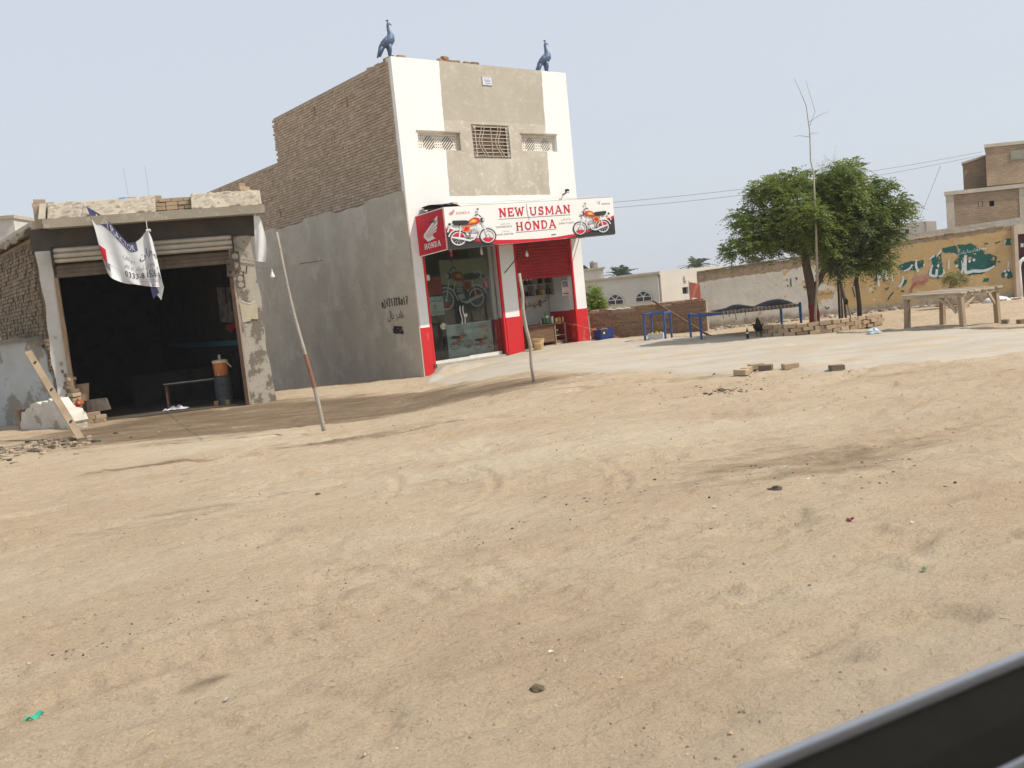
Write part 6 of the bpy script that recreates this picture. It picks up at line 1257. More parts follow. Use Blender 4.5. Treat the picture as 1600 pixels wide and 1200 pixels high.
mb = MB(); ctr = Vector((7.05, 20.1)); ring_ = FR + BK; mb.add([(ctr.x + (x - ctr.x) * .95, ctr.y + (y - ctr.y) * .95, .09) for x, y in ring_] + [(ctr.x, ctr.y, .13)], [(i, (i + 1) % len(ring_), len(ring_)) for i in range(len(ring_))]); mb.build('soil', mat('dark_soil', (.20, .15, .10), (.14, .10, .07), 5, .95, .8, 20), tb)
# ------------------------------------------------------------------ trees
def leaf_material(name, c1, c2):
    m, N, L, b = custom(name); N.remove(b); ge = N.new('ShaderNodeNewGeometry'); mx = N.new('ShaderNodeMix'); mx.data_type = 'RGBA'; mx.inputs[6].default_value = (*c1, 1); mx.inputs[7].default_value = (*c2, 1); tn = N.new('ShaderNodeTexNoise'); tn.inputs['Scale'].default_value = 2.2; tn.inputs['Detail'].default_value = 2; L.new(ge.outputs['Position'], tn.inputs['Vector']); mr = N.new('ShaderNodeMapRange'); mr.inputs[1].default_value = .35; mr.inputs[2].default_value = .65; L.new(tn.outputs[0], mr.inputs[0]); av = N.new('ShaderNodeMath'); av.operation = 'MULTIPLY_ADD'; av.inputs[1].default_value = .5; L.new(ge.outputs['Random Per Island'], av.inputs[0]); hf = N.new('ShaderNodeMath'); hf.operation = 'MULTIPLY'; hf.inputs[1].default_value = .5; L.new(mr.outputs[0], hf.inputs[0]); L.new(hf.outputs[0], av.inputs[2]); L.new(av.outputs[0], mx.inputs[0])
    d = N.new('ShaderNodeBsdfPrincipled'); d.inputs['Roughness'].default_value = .5; d.inputs['Specular IOR Level'].default_value = .3; L.new(mx.outputs[2], d.inputs['Base Color']); t = N.new('ShaderNodeBsdfTranslucent'); L.new(mx.outputs[2], t.inputs[0]); q = N.new('ShaderNodeMixShader'); q.inputs[0].default_value = .40
    L.new(d.outputs[0], q.inputs[1]); L.new(t.outputs[0], q.inputs[2]); L.new(q.outputs[0], N['Material Output'].inputs[0]); return m
def foliage(name, parent, clusters, mt, n, leaf=.075, wid=.024, spray=.34, pairs=7, seed=0, droop=.45, clump=0):
    R = np.random.RandomState(seed); V = []; cl = np.array(clusters)
    if clump:
        sub_ = []
        for c in cl:
            for k in range(clump):
                u = R.normal(size=3); u /= np.linalg.norm(u); sub_.append([*(c[:3] + u * c[3:6] * R.uniform(.55, .95)), *(c[3:6] * np.array([.54, .54, .44]) * R.uniform(.7, 1.15))])
        cl = np.array(sub_)
    vol = cl[:, 3] * cl[:, 4] * cl[:, 5]; idx = R.choice(len(cl), n, p=vol / vol.sum()); c = cl[idx]
    u = R.normal(size=(n, 3)); u /= np.linalg.norm(u, axis=1)[:, None]; rad = R.uniform(.25, 1.0, n) ** .55
    p = c[:, :3] + u * rad[:, None] * c[:, 3:6]; ax = u * np.array([1, 1, .45]) + R.normal(size=(n, 3)) * .45; ax[:, 2] += .05; ax /= np.linalg.norm(ax, axis=1)[:, None]
    L_ = spray * R.uniform(.6, 1.15, n); side = np.cross(ax, [0, 0, 1]); side /= (np.linalg.norm(side, axis=1)[:, None] + 1e-6); nrm = np.cross(side, ax)
    for k in range(pairs):
        f = (k + .6) / pairs; q = p + ax * (L_ * f)[:, None]; q[:, 2] -= droop * (f ** 2) * L_
        for s_ in (-1, 1):
            d = side * s_ * .85 + ax * .55 + R.normal(size=(n, 3)) * .22; d[:, 2] -= .25; d /= np.linalg.norm(d, axis=1)[:, None]
            w = np.cross(d, nrm + R.normal(size=(n, 3)) * .5); w /= (np.linalg.norm(w, axis=1)[:, None] + 1e-6); ll = (leaf * R.uniform(.7, 1.2, n) * (1 - .35 * f))[:, None]; ww = wid * (1 - .3 * f)
            V.append(np.stack([q, q + d * ll * .45 + w * ww / 2, q + d * ll, q + d * ll * .45 - w * ww / 2], 1))
    V = np.concatenate(V, 0); m = len(V); me = bpy.data.meshes.new(name); me.vertices.add(m * 4); me.vertices.foreach_set('co', V.reshape(-1).astype(np.float32)); me.loops.add(m * 4); me.loops.foreach_set('vertex_index', np.arange(m * 4, dtype=np.int32)); me.polygons.add(m); me.polygons.foreach_set('loop_start', np.arange(0, m * 4, 4, dtype=np.int32)); me.polygons.foreach_set('loop_total', np.full(m, 4, np.int32)); me.update(); me.materials.append(mt)
    o = bpy.data.objects.new(name, me); COL.objects.link(o); o.parent = parent; return o
def limbs(parent, start, clusters, r0, seed, mt=M_BARK):
    q = random.Random(seed)
    for c in clusters:
        s_ = Vector(start); e = Vector(c[:3]); mid = s_.lerp(e, .5) + Vector((q.uniform(-.1, .1), q.uniform(-.1, .1), q.uniform(-.05, .18)))
        mb = MB(); mb.tube([s_, s_.lerp(mid, .6), mid, mid.lerp(e, .6), e], [r0, r0 * .8, r0 * .6, r0 * .4, r0 * .2], 7)
        for k in range(4):
            b = mid.lerp(e, q.uniform(.1, .9)); t = Vector((q.uniform(-1, 1) * c[3], q.uniform(-1, 1) * c[4], q.uniform(-.3, 1) * c[5])) * .8; mb.tube([b, b + t * .5 + Vector((0, 0, .04)), b + t], [r0 * .3, r0 * .2, r0 * .08], 5)
        mb.build('limb', mt, parent, True)
M_LEAF = leaf_material('tree_leaf', (.09, .145, .032), (.27, .31, .075)); M_LEAF2 = leaf_material('dark_tree_leaf', (.08, .13, .030), (.22, .265, .065)); M_LEAF3 = leaf_material('fresh_leaf', (.09, .13, .04), (.16, .20, .075))
T1 = (6.86, 20.12, .08); t1 = thing('shade_tree', 'spreading shade tree with a red painted trunk base in the brick bed', 'tree', T1)
rel = lambda cl, o: [(x - o[0], dy, z - o[2], a, b, c) for x, dy, z, a, b, c in cl]
C1 = rel([(5.42, 0, 2.10, .42, .55, .26), (5.75, .1, 2.55, .5, .65, .33), (6.15, -.25, 3.05, .5, .7, .36), (6.75, .2, 3.36, .5, .7, .30), (6.45, -.45, 2.55, .6, .65, .36), (7.35, 0, 3.28, .52, .8, .34), (7.2, .4, 2.65, .65, .8, .38), (6.0, .3, 2.02, .42, .5, .2), (6.95, -.5, 2.1, .45, .5, .32), (6.4, .3, 2.0, .4, .5, .2), (6.5, -.3, 2.05, .45, .4, .25), (7.1, -.3, 1.72, .38, .4, .25), (5.9, -.3, 2.3, .4, .4, .25), (7.45, -.35, 2.75, .5, .4, .4), (7.35, -.4, 2.2, .42, .4, .3), (7.75, -.2, 3.15, .4, .4, .35), (7.7, -.3, 2.4, .4, .4, .35)], T1)
mb = MB(); mb.tube([(0, 0, -.2), (.02, 0, .3), (.0, .02, .7), (-.03, .03, 1.05), (-.08, .03, 1.4), (-.10, .02, 1.75)], [.125, .108, .10, .10, .09, .075], 12); tr = mb.build('trunk', M_BARK, t1, True)
mb = MB(); mb.tube([(0, 0, -.02), (.02, 0, .3), (.0, .01, .52)], [.120, .1115, .1065], 12, cap=False); mb.build('red_paint_band', mat('red_trunk_paint', (.26, .035, .03), (.20, .035, .03), 5, .8, .5, 30), tr, True)
mb = MB(); mb.tube([(-.02, .02, .75), (.18, .0, 1.05), (.40, -.02, 1.42), (.48, 0, 1.8)], [.075, .065, .06, .04], 9); mb.build('limb', M_BARK, t1, True)
limbs(t1, (-.10, .02, 1.65), C1[:5] + C1[7:8], .05, 1); limbs(t1, (.45, 0, 1.7), C1[5:7] + C1[8:], .045, 2); foliage('crown', t1, C1, M_LEAF, 4800, .10, .034, seed=1, clump=6)
T2 = (7.95, 20.30, .1); t2 = thing('dark_tree', 'dense dark green tree with a thin trunk behind the brick bed', 'tree', T2)
C2 = rel([(7.85, .1, 2.95, .5, .7, .4), (8.45, 0, 2.95, .4, .6, .28), (8.85, .1, 2.52, .42, .5, .24), (8.2, .2, 2.3, .6, .7, .42), (8.55, .1, 1.8, .40, .5, .36), (7.9, .0, 1.65, .45, .5, .34), (8.2, .1, 1.36, .42, .45, .18), (7.5, .1, 2.4, .5, .6, .4)], T2)
mb = MB(); mb.tube([(0, 0, -.2), (.02, .02, .4), (-.02, 0, .9), (.05, 0, 1.5), (.1, .0, 2.2)], [.06, .05, .045, .04, .03], 9); mb.build('trunk', M_BARK, t2, True); limbs(t2, (.05, 0, 1.4), C2, .03, 3); foliage('crown', t2, C2, M_LEAF2, 3300, .10, .034, seed=2, clump=6)
T3 = (7.52, 19.95, .1); t3 = thing('young_tree', 'slim young tree with pale pointed leaves tied to stakes', 'tree', T3)
C3 = rel([(7.2, -.15, 1.95, .26, .3, .26), (7.35, -.2, 1.55, .26, .25, .2), (7.55, 0, 1.32, .26, .25, .16), (7.75, -.2, 2.15, .3, .3, .22)], T3)
mb = MB(); mb.tube([(0, 0, -.2), (-.02, 0, .5), (-.10, -.02, .95), (-.2, -.1, 1.5), (-.3, -.1, 1.9)], [.028, .024, .022, .018, .01], 8); mb.build('trunk', M_BARK, t3, True); mb = MB(); mb.tube([(.14, .0, -.1), (.02, 0, .55), (-.10, 0, 1.05)], .016, 6); mb.build('stake', M_TWIG, t3); mb = MB(); mb.tube([(-.12, .0, -.1), (-.10, 0, .9)], .014, 6); mb.build('stake', M_TWIG, t3); mb = MB(); mb.tube([(0, -.02, .45), (.03, 0, .5), (0, .02, .55)], .045, 6); mb.build('tie', M_BLACK, t3)
limbs(t3, (-.1, -.02, 1.0), C3, .012, 4); foliage('crown', t3, C3, M_LEAF3, 230, .14, .035, .3, 6, 5, .3)
T4 = (6.70, 19.55, .08); t4 = thing('tall_sapling', 'very tall thin bare sapling rising in front of the shade tree', 'tree', T4)
pts = [(0, 0, -.1), (.0, 0, .3), (.04, -.15, 1.0), (-.06, -.55, 2.0), (-.02, -.5, 2.9), (.06, -.3, 3.3), (.10, -.05, 3.6), (.14, 0, 4.2), (.10, 0, 4.75), (-.02, 0, 5.1), (-.12, 0, 5.35)]
mb = MB(); mb.tube(pts, [.034, .030, .027, .023, .019, .016, .014, .011, .008, .005, .003], 7); mb.build('trunk', M_TWIG, t4, True)
for a, b, c in (((.13, 0, 4.3), (.30, .05, 4.62), (.16, .1, 5.3)), ((.12, 0, 4.4), (.42, .05, 4.55), (.6, .1, 4.6)), ((.12, 0, 4.1), (-.1, 0, 4.15), (-.2, .0, 4.13)), ((.12, 0, 4.15), (.22, 0, 4.17), (.34, 0, 4.16))): mb = MB(); mb.tube([a, b, c], [.006, .005, .003], 5); mb.build('twig', M_TWIG, t4)
T5 = (7.75, 20.9, 0); t5 = thing('feathery_tree', 'pale feathery tree top rising behind the dark crowns', 'tree', T5); C5 = rel([(7.75, 0, 3.5, .25, .3, .30), (7.7, .1, 3.2, .4, .4, .3)], T5); mb = MB(); mb.tube([(0, 0, -.2), (.02, 0, 1.5), (0, 0, 3.3)], [.06, .045, .02], 8); mb.build('trunk', M_BARK, t5, True); foliage('crown', t5, C5, leaf_material('feathery_leaf', (.13, .17, .05), (.20, .24, .09)), 500, .05, .008, .4, 9, 6, .1)
# small shrub in front of the wall
T6 = (11.35, 23.0, gz(11.35, 23.0)); t6 = thing('small_shrub', 'small yellowing shrub on a bare stem behind the wooden table', 'shrub', T6); mb = MB(); mb.tube([(0, 0, -.1), (.03, 0, .35), (.1, 0, .75)], [.04, .035, .025], 8); mb.build('stem', M_TWIG, t6); foliage('crown', t6, [(.1, 0, .76, .24, .2, .10), (.32, 0, .72, .16, .15, .08)], leaf_material('yellowing_leaf', (.22, .21, .07), (.32, .29, .13)), 150, .09, .03, .2, 5, 8)
for i in range(2): o = brick_obj(M_BRICK_RED, (11.35 + .24 * i, 22.75, gz(11.4, 22.75) + .04), (.2, .1, .07), (0, 0, .3 * i)); tag(o, 'brick lying at the foot of the small shrub', 'brick', 'bricks at the shrub')
# ------------------------------------------------------------------ wooden table
tc_ = Vector((8.85, 17.9)); ta = math.atan2(-.848, .53); tz = base_z(np.array([8.85]), np.array([17.9]))[0]
tbl = thing('wooden_table', 'bleached wooden slat table with braced legs on the dirt', 'table', (tc_.x, tc_.y, tz), ta)
M_SLAT = M_WOODX
for i in range(6): y = -.60 + i * .24; mb = MB(); mb.box(-.64 + .03 * math.sin(i * 5), .64 + .03 * math.sin(i * 3), y - .100 + .006 * (i % 2), y + .100, .665 + .008 * (i % 2), .69 + .009 * (i % 3)); mb.build('slat', M_SLAT, tbl)
for x in (-.58, .58): mb = MB(); mb.box(x - .02, x + .02, -.68, .68, .60, .664); mb.build('apron_board', M_WOODX, tbl)
for y in (-.66, .66): mb = MB(); mb.box(-.555, .555, y - .02, y + .02, .60, .663); mb.build('apron_board', M_WOODX, tbl)
for x, y, lx in ((-.56, -.60, -.03), (.56, -.60, .03), (-.56, .60, -.02), (.56, .60, .02)): mb = MB(); mb.beam((x + lx, y, -.06), (x, y, .60), .10, .085); mb.build('leg', mat('leg_wood', (.40, .30, .20), (.28, .205, .135), 2.5, .85, .4, 14, stretch=(9, 9, 1)), tbl)
for a, b in (((.56, -.56, .36), (.56, -.15, .59)), ((.50, -.64, .34), (.12, -.66, .60)), ((.56, .62, .30), (.58, .30, .60)), ((.50, -.66, .30), (.30, -.67, .63))): mb = MB(); mb.beam(a, b, .04, .05); mb.build('brace', M_WOOD, tbl)
for i, (x, y, a) in enumerate(((9.75, 17.0, .2), (9.95, 17.05, -.2), (10.2, 17.35, .1), (9.55, 17.25, .9), (10.5, 17.5, 0))): o = brick_obj(M_BRICK_MUD if i % 2 else M_BRICK_RED, (x, y, gz(x, y) + .045), (.22, .11, .075), (0, 0, a)); tag(o, 'brick lying on the dirt beside the wooden table', 'brick', 'bricks beside the table')
# raised dirt edge between the concrete and the table
mb = MB(); pts = [(6.95, 19.0), (7.64, 18.35), (8.3, 17.45), (9.1, 15.9), (10.5, 15.0)]; q = smooth(pts, 8); mb.tube([(x, y, gz(x, y) + .0 + .01 * math.sin(i)) for i, (x, y) in enumerate(q)], [.045 + .012 * math.sin(i * 2.2) for i in range(len(q))], 6); tag(mb.build('kerb_edging', M_CEMENT_LT, smooth=True), 'thin rough cement edging between the concrete and the dirt', 'edging')
# ------------------------------------------------------------------ hen, bottle, bag
hn = thing('hen', 'black hen standing at the end of the brick bed', 'hen', (5.56, 19.95, surf(5.56, 19.95)), math.radians(250))
def body_mesh(mb, pts, n=12):
    b0 = len(mb.v)
    for i, (x, z, rx, ry) in enumerate(pts):
        a = Vector((pts[min(i + 1, len(pts) - 1)][0] - pts[max(i - 1, 0)][0], 0, pts[min(i + 1, len(pts) - 1)][1] - pts[max(i - 1, 0)][1])).normalized(); q = Vector((a.z, 0, -a.x))
        for j in range(n): t = 2 * math.pi * j / n; mb.v.append((x + q.x * rx * math.cos(t), ry * math.sin(t), z + q.z * rx * math.cos(t)))
    for i in range(len(pts) - 1):
        for j in range(n): mb.f.append((b0 + i * n + j, b0 + i * n + (j + 1) % n, b0 + (i + 1) * n + (j + 1) % n, b0 + (i + 1) * n + j)); mb.m.append(0)
    mb.f.append(tuple(b0 + j for j in reversed(range(n)))); mb.m.append(0); mb.f.append(tuple(b0 + (len(pts) - 1) * n + j for j in range(n))); mb.m.append(0)
M_HEN = mat('black_feathers', (.014, .013, .014), (.022, .02, .02), 30, .55, .3, 60)
mb = MB(); body_mesh(mb, [(-.17, .36, .012, .03), (-.15, .30, .05, .05), (-.09, .23, .085, .085), (0, .22, .10, .105), (.07, .25, .085, .09), (.09, .31, .055, .06), (.09, .36, .036, .038), (.10, .395, .036, .034), (.108, .42, .030, .028), (.115, .437, .014, .013), (.118, .441, .003, .003)]); mb.build('body', M_HEN, hn, True)
for s_ in (-1, 1): mb = MB(); mb.tube([(0, s_ * .045, .16), (.01, s_ * .045, .08), (0, s_ * .045, .006)], [.015, .007, .006], 7); [mb.tube([(0, s_ * .045, .008), (.05 * math.cos(a), s_ * .045 + .05 * math.sin(a), .005)], .005, 5) for a in (-.5, 0, .5, 3.14)]; mb.build('leg', M_DARK, hn, True)
mb = MB(); mb.tube([(.125, 0, .405), (.155, 0, .395)], [.010, .002], 6); mb.build('beak', M_RUST, hn); mb = MB(); mb.prism([(.10, .43), (.105, .448), (.118, .442), (.13, .447), (.135, .425)], lambda x, z, o: (x, -.004 + o, z), .008); mb.build('comb', mat('dark_red_comb', (.10, .02, .02), None, 9, .6), hn)
for s_ in (-1, 1): mb = MB(); mb.grid(lambda a, b: (-.12 + .18 * a, s_ * (.095 + .02 * math.sin(a * 3)), .25 + .02 * a + (b - .5) * .11 * math.sin(.3 + a * 2.4)), 8, 5); mb.grid(lambda a, b: (-.12 + .18 * a, s_ * (.088 + .02 * math.sin(a * 3)), .25 + .02 * a + (b - .5) * .11 * math.sin(.3 + a * 2.4)), 8, 5); mb.build('wing', M_HEN, hn, True)
bottle('dark green bottle standing on the concrete beside the hen', (5.20, 19.55, surf(5.2, 19.55)), .24, .032, mat('dark_bottle_glass', (.012, .03, .015), None, 5, .15, spec=.5), GOODS[2])
pb = thing('plastic_bag', 'crumpled pale blue plastic bag on the concrete edge', 'bag', (7.20, 17.72, surf(7.2, 17.72))); r = random.Random(6)
mb = MB(); mb.lathe([(.10, 0), (.12, .02), (.10, .06), (.05, .085), (.01, .09)], 14, sx=1.2, sy=.8); mb.v = [(x * (1 + .25 * math.sin(z * 60 + math.atan2(y, x) * 5)), y * (1 + .25 * math.sin(math.atan2(y, x) * 7)), z * (1 + .3 * math.sin(math.atan2(y, x) * 4))) for x, y, z in mb.v]; mb.build('film', mat('blue_film', (.40, .50, .58), (.5, .58, .64), 9, .3, spec=.5), pb); mb = MB(); mb.tube([(0, 0, .07), (.05, .01, .12)], [.03, .012], 6); mb.build('knot', MATS['blue_film'], pb)
# ------------------------------------------------------------------ houses behind
def arch_window(parent, x, z, w, h):
    pts = [(-w / 2, 0), (w / 2, 0), (w / 2, h * .45), (w * .30, h * .85), (0, h), (-w * .30, h * .85), (-w / 2, h * .45)]
    mb = MB(); mb.prism(pts, lambda a, c, o: (x + a, -.03 - o, z + c), .02); wn_ = mb.build('window', mat('white_window_frame', (.60, .61, .62), None, 5, .6), parent)
    mb = MB(); 
    for q in ([(-.44, .04), (-.03, .04), (-.03, .40), (-.44, .40)], [(.03, .04), (.44, .04), (.44, .40), (.03, .40)], [(-.44, .48), (-.05, .48), (-.24, .78)], [(.44, .48), (.24, .78), (.05, .48)], [(-.0, .53), (.2, .82), (0, .93), (-.2, .82)]): mb.prism([(a * w, c * h) for a, c in q], lambda a, c, o: (x + a, -.052 - o, z + c), .004)
    mb.build('pane', mat('dark_pane', (.02, .028, .045), None, 3, .15, spec=.5), wn_)
wh = thing('white_house', 'low whitewashed house with two arched windows beyond the brick wall', 'building', (6.87, 40, 0), math.atan2(.39, -.92) + math.pi)
M_HOUSE = mat('shaded_house_plaster', (.52, .54, .52), (.46, .47, .45), 1.2, .9, .2, 10, c3=(.40, .40, .37), s3=2.0, t3=.6)  # cooler grey plaster, shade of the left face painted in
mb = MB(); mb.box(-4.8, 0, 0, 3.4, -2.2, 1.70); mb.build('walls', M_HOUSE, wh); mb = MB(); mb.box(-4.9, .10, -.12, 3.4, 1.702, 1.78); mb.build('roof', mat('pale_roof_edge', (.46, .43, .37), None, 2, .9), wh)
arch_window(wh, -2.0, .55, .78, .48); arch_window(wh, -.70, .58, .76, .48)
wh2 = thing('white_house_lit_face', 'paler lit face of the white house with a small window beside the painted wall', 'building', (7.0, 40.05, 0), math.atan2(.6, .8)); mb = MB(); holed_wall(mb, 0, 4.2, -2.2, 1.84, [(1.36, 1.76, .72, 1.02)], 0, 3); mb.build('walls', mat('lit_house_plaster', (.60, .56, .50), (.54, .50, .44), 1.2, .9, .2, 10), wh2); mb = MB(); mb.box(1.37, 1.75, .12, .14, .73, 1.01); mb.build('window', MATS['dark_pane'], wh2); mb = MB(); mb.box(1.5, 1.56, -.06, -.002, 1.28, 1.52); mb.box(1.56, 1.66, -.06, -.002, 1.28, 1.34); mb.build('pipe', M_CEMENT, wh2)  # right face of the same house, sunlight painted into its paler plaster
lw2 = thing('pale_garden_wall', 'pale garden wall in front of the white house', 'wall', (6.2, 36, 0), .1); mb = MB(); mb.box(0, 3.4, 0, .2, -2.2, .52); mb.build('face', M_CEMENT_LT, lw2); mb = MB(); mb.box(-.05, 3.45, -.04, .24, .522, .58); mb.build('coping', M_CEMENT_LT, lw2)
fh = thing('far_house', 'far cream house with a water tank on its roof behind the shop', 'building', (3.6, 55, 0)); mb = MB(); mb.box(0, 2.6, 0, 5, -2.5, 2.45); mb.build('walls', mat('far_cream_plaster', (.58, .56, .52), None, 1, .9), fh); mb = MB(); mb.box(-.1, 2.7, -.15, 5.1, 2.452, 2.55); mb.build('roof', M_CEMENT_LT, fh)
mb = MB(); mb.lathe([(.22, 2.55), (.25, 2.6), (.25, 2.9), (.12, 3.02)], 14, (2.15, 1, 0)); mb.build('water_tank', M_STEEL, fh); mb = MB(); mb.prism([(1.2, 2.56), (1.75, 2.56), (1.5, 2.8)], lambda x, z, o: (x, .3 + o, z), .8); mb.build('roof_shed', M_DARK, fh)
cb = thing('distant_house', 'distant cream house with a square window behind the tree', 'building', (18.4, 45, 0)); mb = MB(); holed_wall(mb, 0, 2.8, -2, 3.03, [(1.72, 1.95, 2.48, 2.72)], 0, 3); mb.build('walls', MATS['far_cream_plaster'], cb); mb = MB(); mb.box(1.73, 1.94, .1, .12, 2.49, 2.71); mb.build('window', MATS['dark_pane'], cb); mb = MB(); mb.prism([(2.802, -2), (3.3, -2), (3.3, 2.98), (2.802, 3.02)], lambda x, z, o: (x, -.02 + o, z), 3); mb.build('side_wing', mat('lit_cream', (.66, .61, .54), None, 1, .9), cb)  # side wing in a brighter cream, sunlight put into its colour
lh = thing('cream_block', 'cream house corner rising behind the garage at the picture edge', 'building', (-27, 40, 0)); mb = MB(); mb.box(0, 6.1, 0, 5, -2, 6.9); mb.build('walls', MATS['far_cream_plaster'], lh); mb = MB(); mb.box(-.1, 6.18, -.1, 5.1, 6.902, 7.05); mb.build('roof', M_CEMENT_LT, lh)
def tower_mat():
    m, N, L, b = custom('far_brickwork'); b.inputs['Roughness'].default_value = .95; tc = N.new('ShaderNodeTexCoord'); mp = N.new('ShaderNodeMapping'); mp.inputs['Rotation'].default_value = (math.pi / 2, 0, 0); L.new(tc.outputs['Object'], mp.inputs[0]); br = N.new('ShaderNodeTexBrick'); L.new(mp.outputs[0], br.inputs[0])
    br.inputs['Color1'].default_value = (.42, .30, .19, 1); br.inputs['Color2'].default_value = (.34, .24, .155, 1); br.inputs['Mortar'].default_value = (.30, .235, .17, 1); br.inputs['Scale'].default_value = 1; br.inputs['Brick Width'].default_value = .24; br.inputs['Row Height'].default_value = .083; br.inputs['Mortar Size'].default_value = .012; br.inputs['Bias'].default_value = -.1
    n = N.new('ShaderNodeTexNoise'); n.inputs['Scale'].default_value = 1.3; n.inputs['Detail'].default_value = 7; L.new(tc.outputs['Object'], n.inputs[0]); x = N.new('ShaderNodeMix'); x.data_type = 'RGBA'; x.blend_type = 'MULTIPLY'; x.inputs[0].default_value = .7; r_ = N.new('ShaderNodeMapRange'); r_.inputs[1].default_value = .3; r_.inputs[2].default_value = .7; r_.inputs[3].default_value = .65; r_.inputs[4].default_value = 1.2; L.new(n.outputs[0], r_.inputs[0]); L.new(br.outputs[0], x.inputs[6]); L.new(r_.outputs[0], x.inputs[7]); L.new(x.outputs[2], b.inputs[0])
    bp = N.new('ShaderNodeBump'); bp.inputs['Strength'].default_value = .6; bp.inputs['Distance'].default_value = .02; L.new(br.outputs['Fac'], bp.inputs['Height']); bp.invert = True; L.new(bp.outputs[0], b.inputs['Normal']); return m
M_TOW = tower_mat()
tw = thing('brick_house', 'unplastered brown brick house stepping up behind the painted wall', 'building', (16.8, 34, 0))
mb = MB(); holed_wall(mb, .30, 8, -1.5, 3.52, [(1.20, 1.38, 2.98, 3.18), (1.62, 1.80, 2.96, 3.16)], 0, 6); mb.build('lower_wall', M_TOW, tw); mb = MB(); mb.box(0, .298, -.02, 6, -1.5, 3.52); mb.build('corner_column', M_CEMENT, tw); mb = MB(); mb.box(2.75, 3.2, -.015, -.002, -1.5, 3.52); mb.build('column', M_CEMENT, tw); mb = MB(); mb.prism([(-.05, 3.522), (8, 3.55), (8, 3.72), (-.05, 3.66)], lambda x, z, o: (x, -.06 + o, z), 6.1); mb.build('floor_band', M_CEMENT, tw)
mb = MB(); mb.box(1.64, 1.78, .2, .24, 2.97, 3.15); mb.build('vent', M_BLACK, tw); mb = MB(); mb.box(1.22, 1.36, .04, .08, 2.99, 3.17); mb.build('vent', M_CEMENT, tw)
mb = MB(); mb.box(1.56, 8, .3, 6, 3.73, 5.16); up_ = mb.build('upper_wall', M_TOW, tw); mb = MB(); mb.box(1.52, 8, .26, 6, 5.162, 5.28); mb.build('upper_band', M_CEMENT, tw); mb = MB(); mb.box(2.5, 4.2, .28, .298, 4.62, 4.95); mb.build('upper_window', mat('pale_shutter', (.30, .31, .25), (.25, .26, .21), 4, .8), tw)
mb = MB(); mb.prism([(.62, 3.67), (1.555, 3.70), (1.555, 4.95), (.62, 4.74)], lambda x, z, o: (x, 1.6 + o, z), 4); mb.build('stair_wall', M_TOW, tw); mb = MB(); mb.prism([(.58, 4.745), (1.555, 4.955), (1.555, 5.03), (.58, 4.82)], lambda x, z, o: (x, 1.55 + o, z), 4); mb.build('stair_band', M_CEMENT, tw)
for c_ in tw.children:
    for v in c_.data.vertices: v.co.x += .56 * v.co.y
for c_ in lb.children:
    for v in c_.data.vertices: v.co.x += .5 * v.co.y
# wires
def wire(label, pts, sag, rr=.007):
    P = [Vector(p) for p in pts]; mb = MB(); q = []
    for i in range(len(P) - 1):
        for k in range(16): t = k / 16; q.append(P[i].lerp(P[i + 1], t) - Vector((0, 0, sag * 4 * t * (1 - t))))
    q.append(P[-1]); mb.tube(q, rr, 5); return tag(mb.build('power_line', mat('wire_grey', (.16, .16, .17), None, 3, .6)), label, 'wire', 'overhead wires')
wire('upper overhead wire strung from the shop to the brick house', [(1.0, 29.0, 4.12), (18.4, 34.25, 5.02)], .25); wire('lower overhead wire strung from the shop to the brick house', [(1.0, 29.0, 3.98), (18.4, 34.25, 4.9)], .32)
wire('slanting guy wire from the stair wall of the brick house', [(17.45, 35.6, 4.78), (20.8, 45.0, 3.05)], .05)
# bush and palms
BS = (2.86, 28.4, gz(2.86, 28.4)); b_ = thing('green_bush', 'bright green bush behind the low brick wall beside the shop', 'bush', BS); mb = MB(); mb.tube([(0, 0, -.1), (.02, 0, .7), (0, 0, 1.3)], [.05, .04, .02], 7); mb.build('stem', M_BARK, b_, True); zb = -BS[2]
foliage('crown', b_, [(0, 0, zb + 1.05, .18, .3, .36), (.06, .05, zb + .75, .2, .3, .35), (-.06, 0, zb + 1.3, .14, .2, .2)], leaf_material('bright_leaf', (.15, .22, .03), (.28, .35, .07)), 420, .11, .035, .28, 6, 9, .2)
def palm(label, loc, h, n, seed):
    p = thing('palm_tree', label, 'tree', loc); mb = MB(); mb.tube([(0, 0, 0), (.1, 0, h * .5), (0, 0, h)], [.22, .18, .16], 8); mb.build('trunk', M_BARK, p, True); q = random.Random(seed); mb = MB()
    for i in range(n):
        a = q.uniform(0, 6.28); el = q.uniform(-.3, 1.3); d = Vector((math.cos(a) * math.cos(el), math.sin(a) * math.cos(el), math.sin(el))); s_ = d.cross(Vector((0, 0, 1))).normalized(); prev = None; L_ = q.uniform(1.5, 2.1)
        for k in range(9):
            t = k / 8; c = Vector((0, 0, h)) + d * L_ * t - Vector((0, 0, .9 * t * t)); 
            for sg in (-1, 1): tip = c + s_ * sg * .42 * math.sin(.3 + t * 2.6) + d * .15 - Vector((0, 0, .12)); mb.add([c - d * .05, tip, c + d * .07], [(0, 1, 2)])
            if prev is not None: mb.add([prev - s_ * .02, prev + s_ * .02, c + s_ * .02, c - s_ * .02], [(0, 1, 2, 3)])
            prev = c
    mb.build('fronds', leaf_material('palm_leaf_%d' % seed, (.07, .10, .06), (.11, .14, .085)), p)
palm('date palm crown seen over the roof of the white house', (9.2, 70, -2.6), 4.4, 60, 1); palm('date palm crown seen over the lit face of the white house', (17.3, 80, -2.8), 4.9, 46, 2); palm('date palm crown peeping over the painted wall', (22.5, 80, -2.8), 4.6, 40, 3)
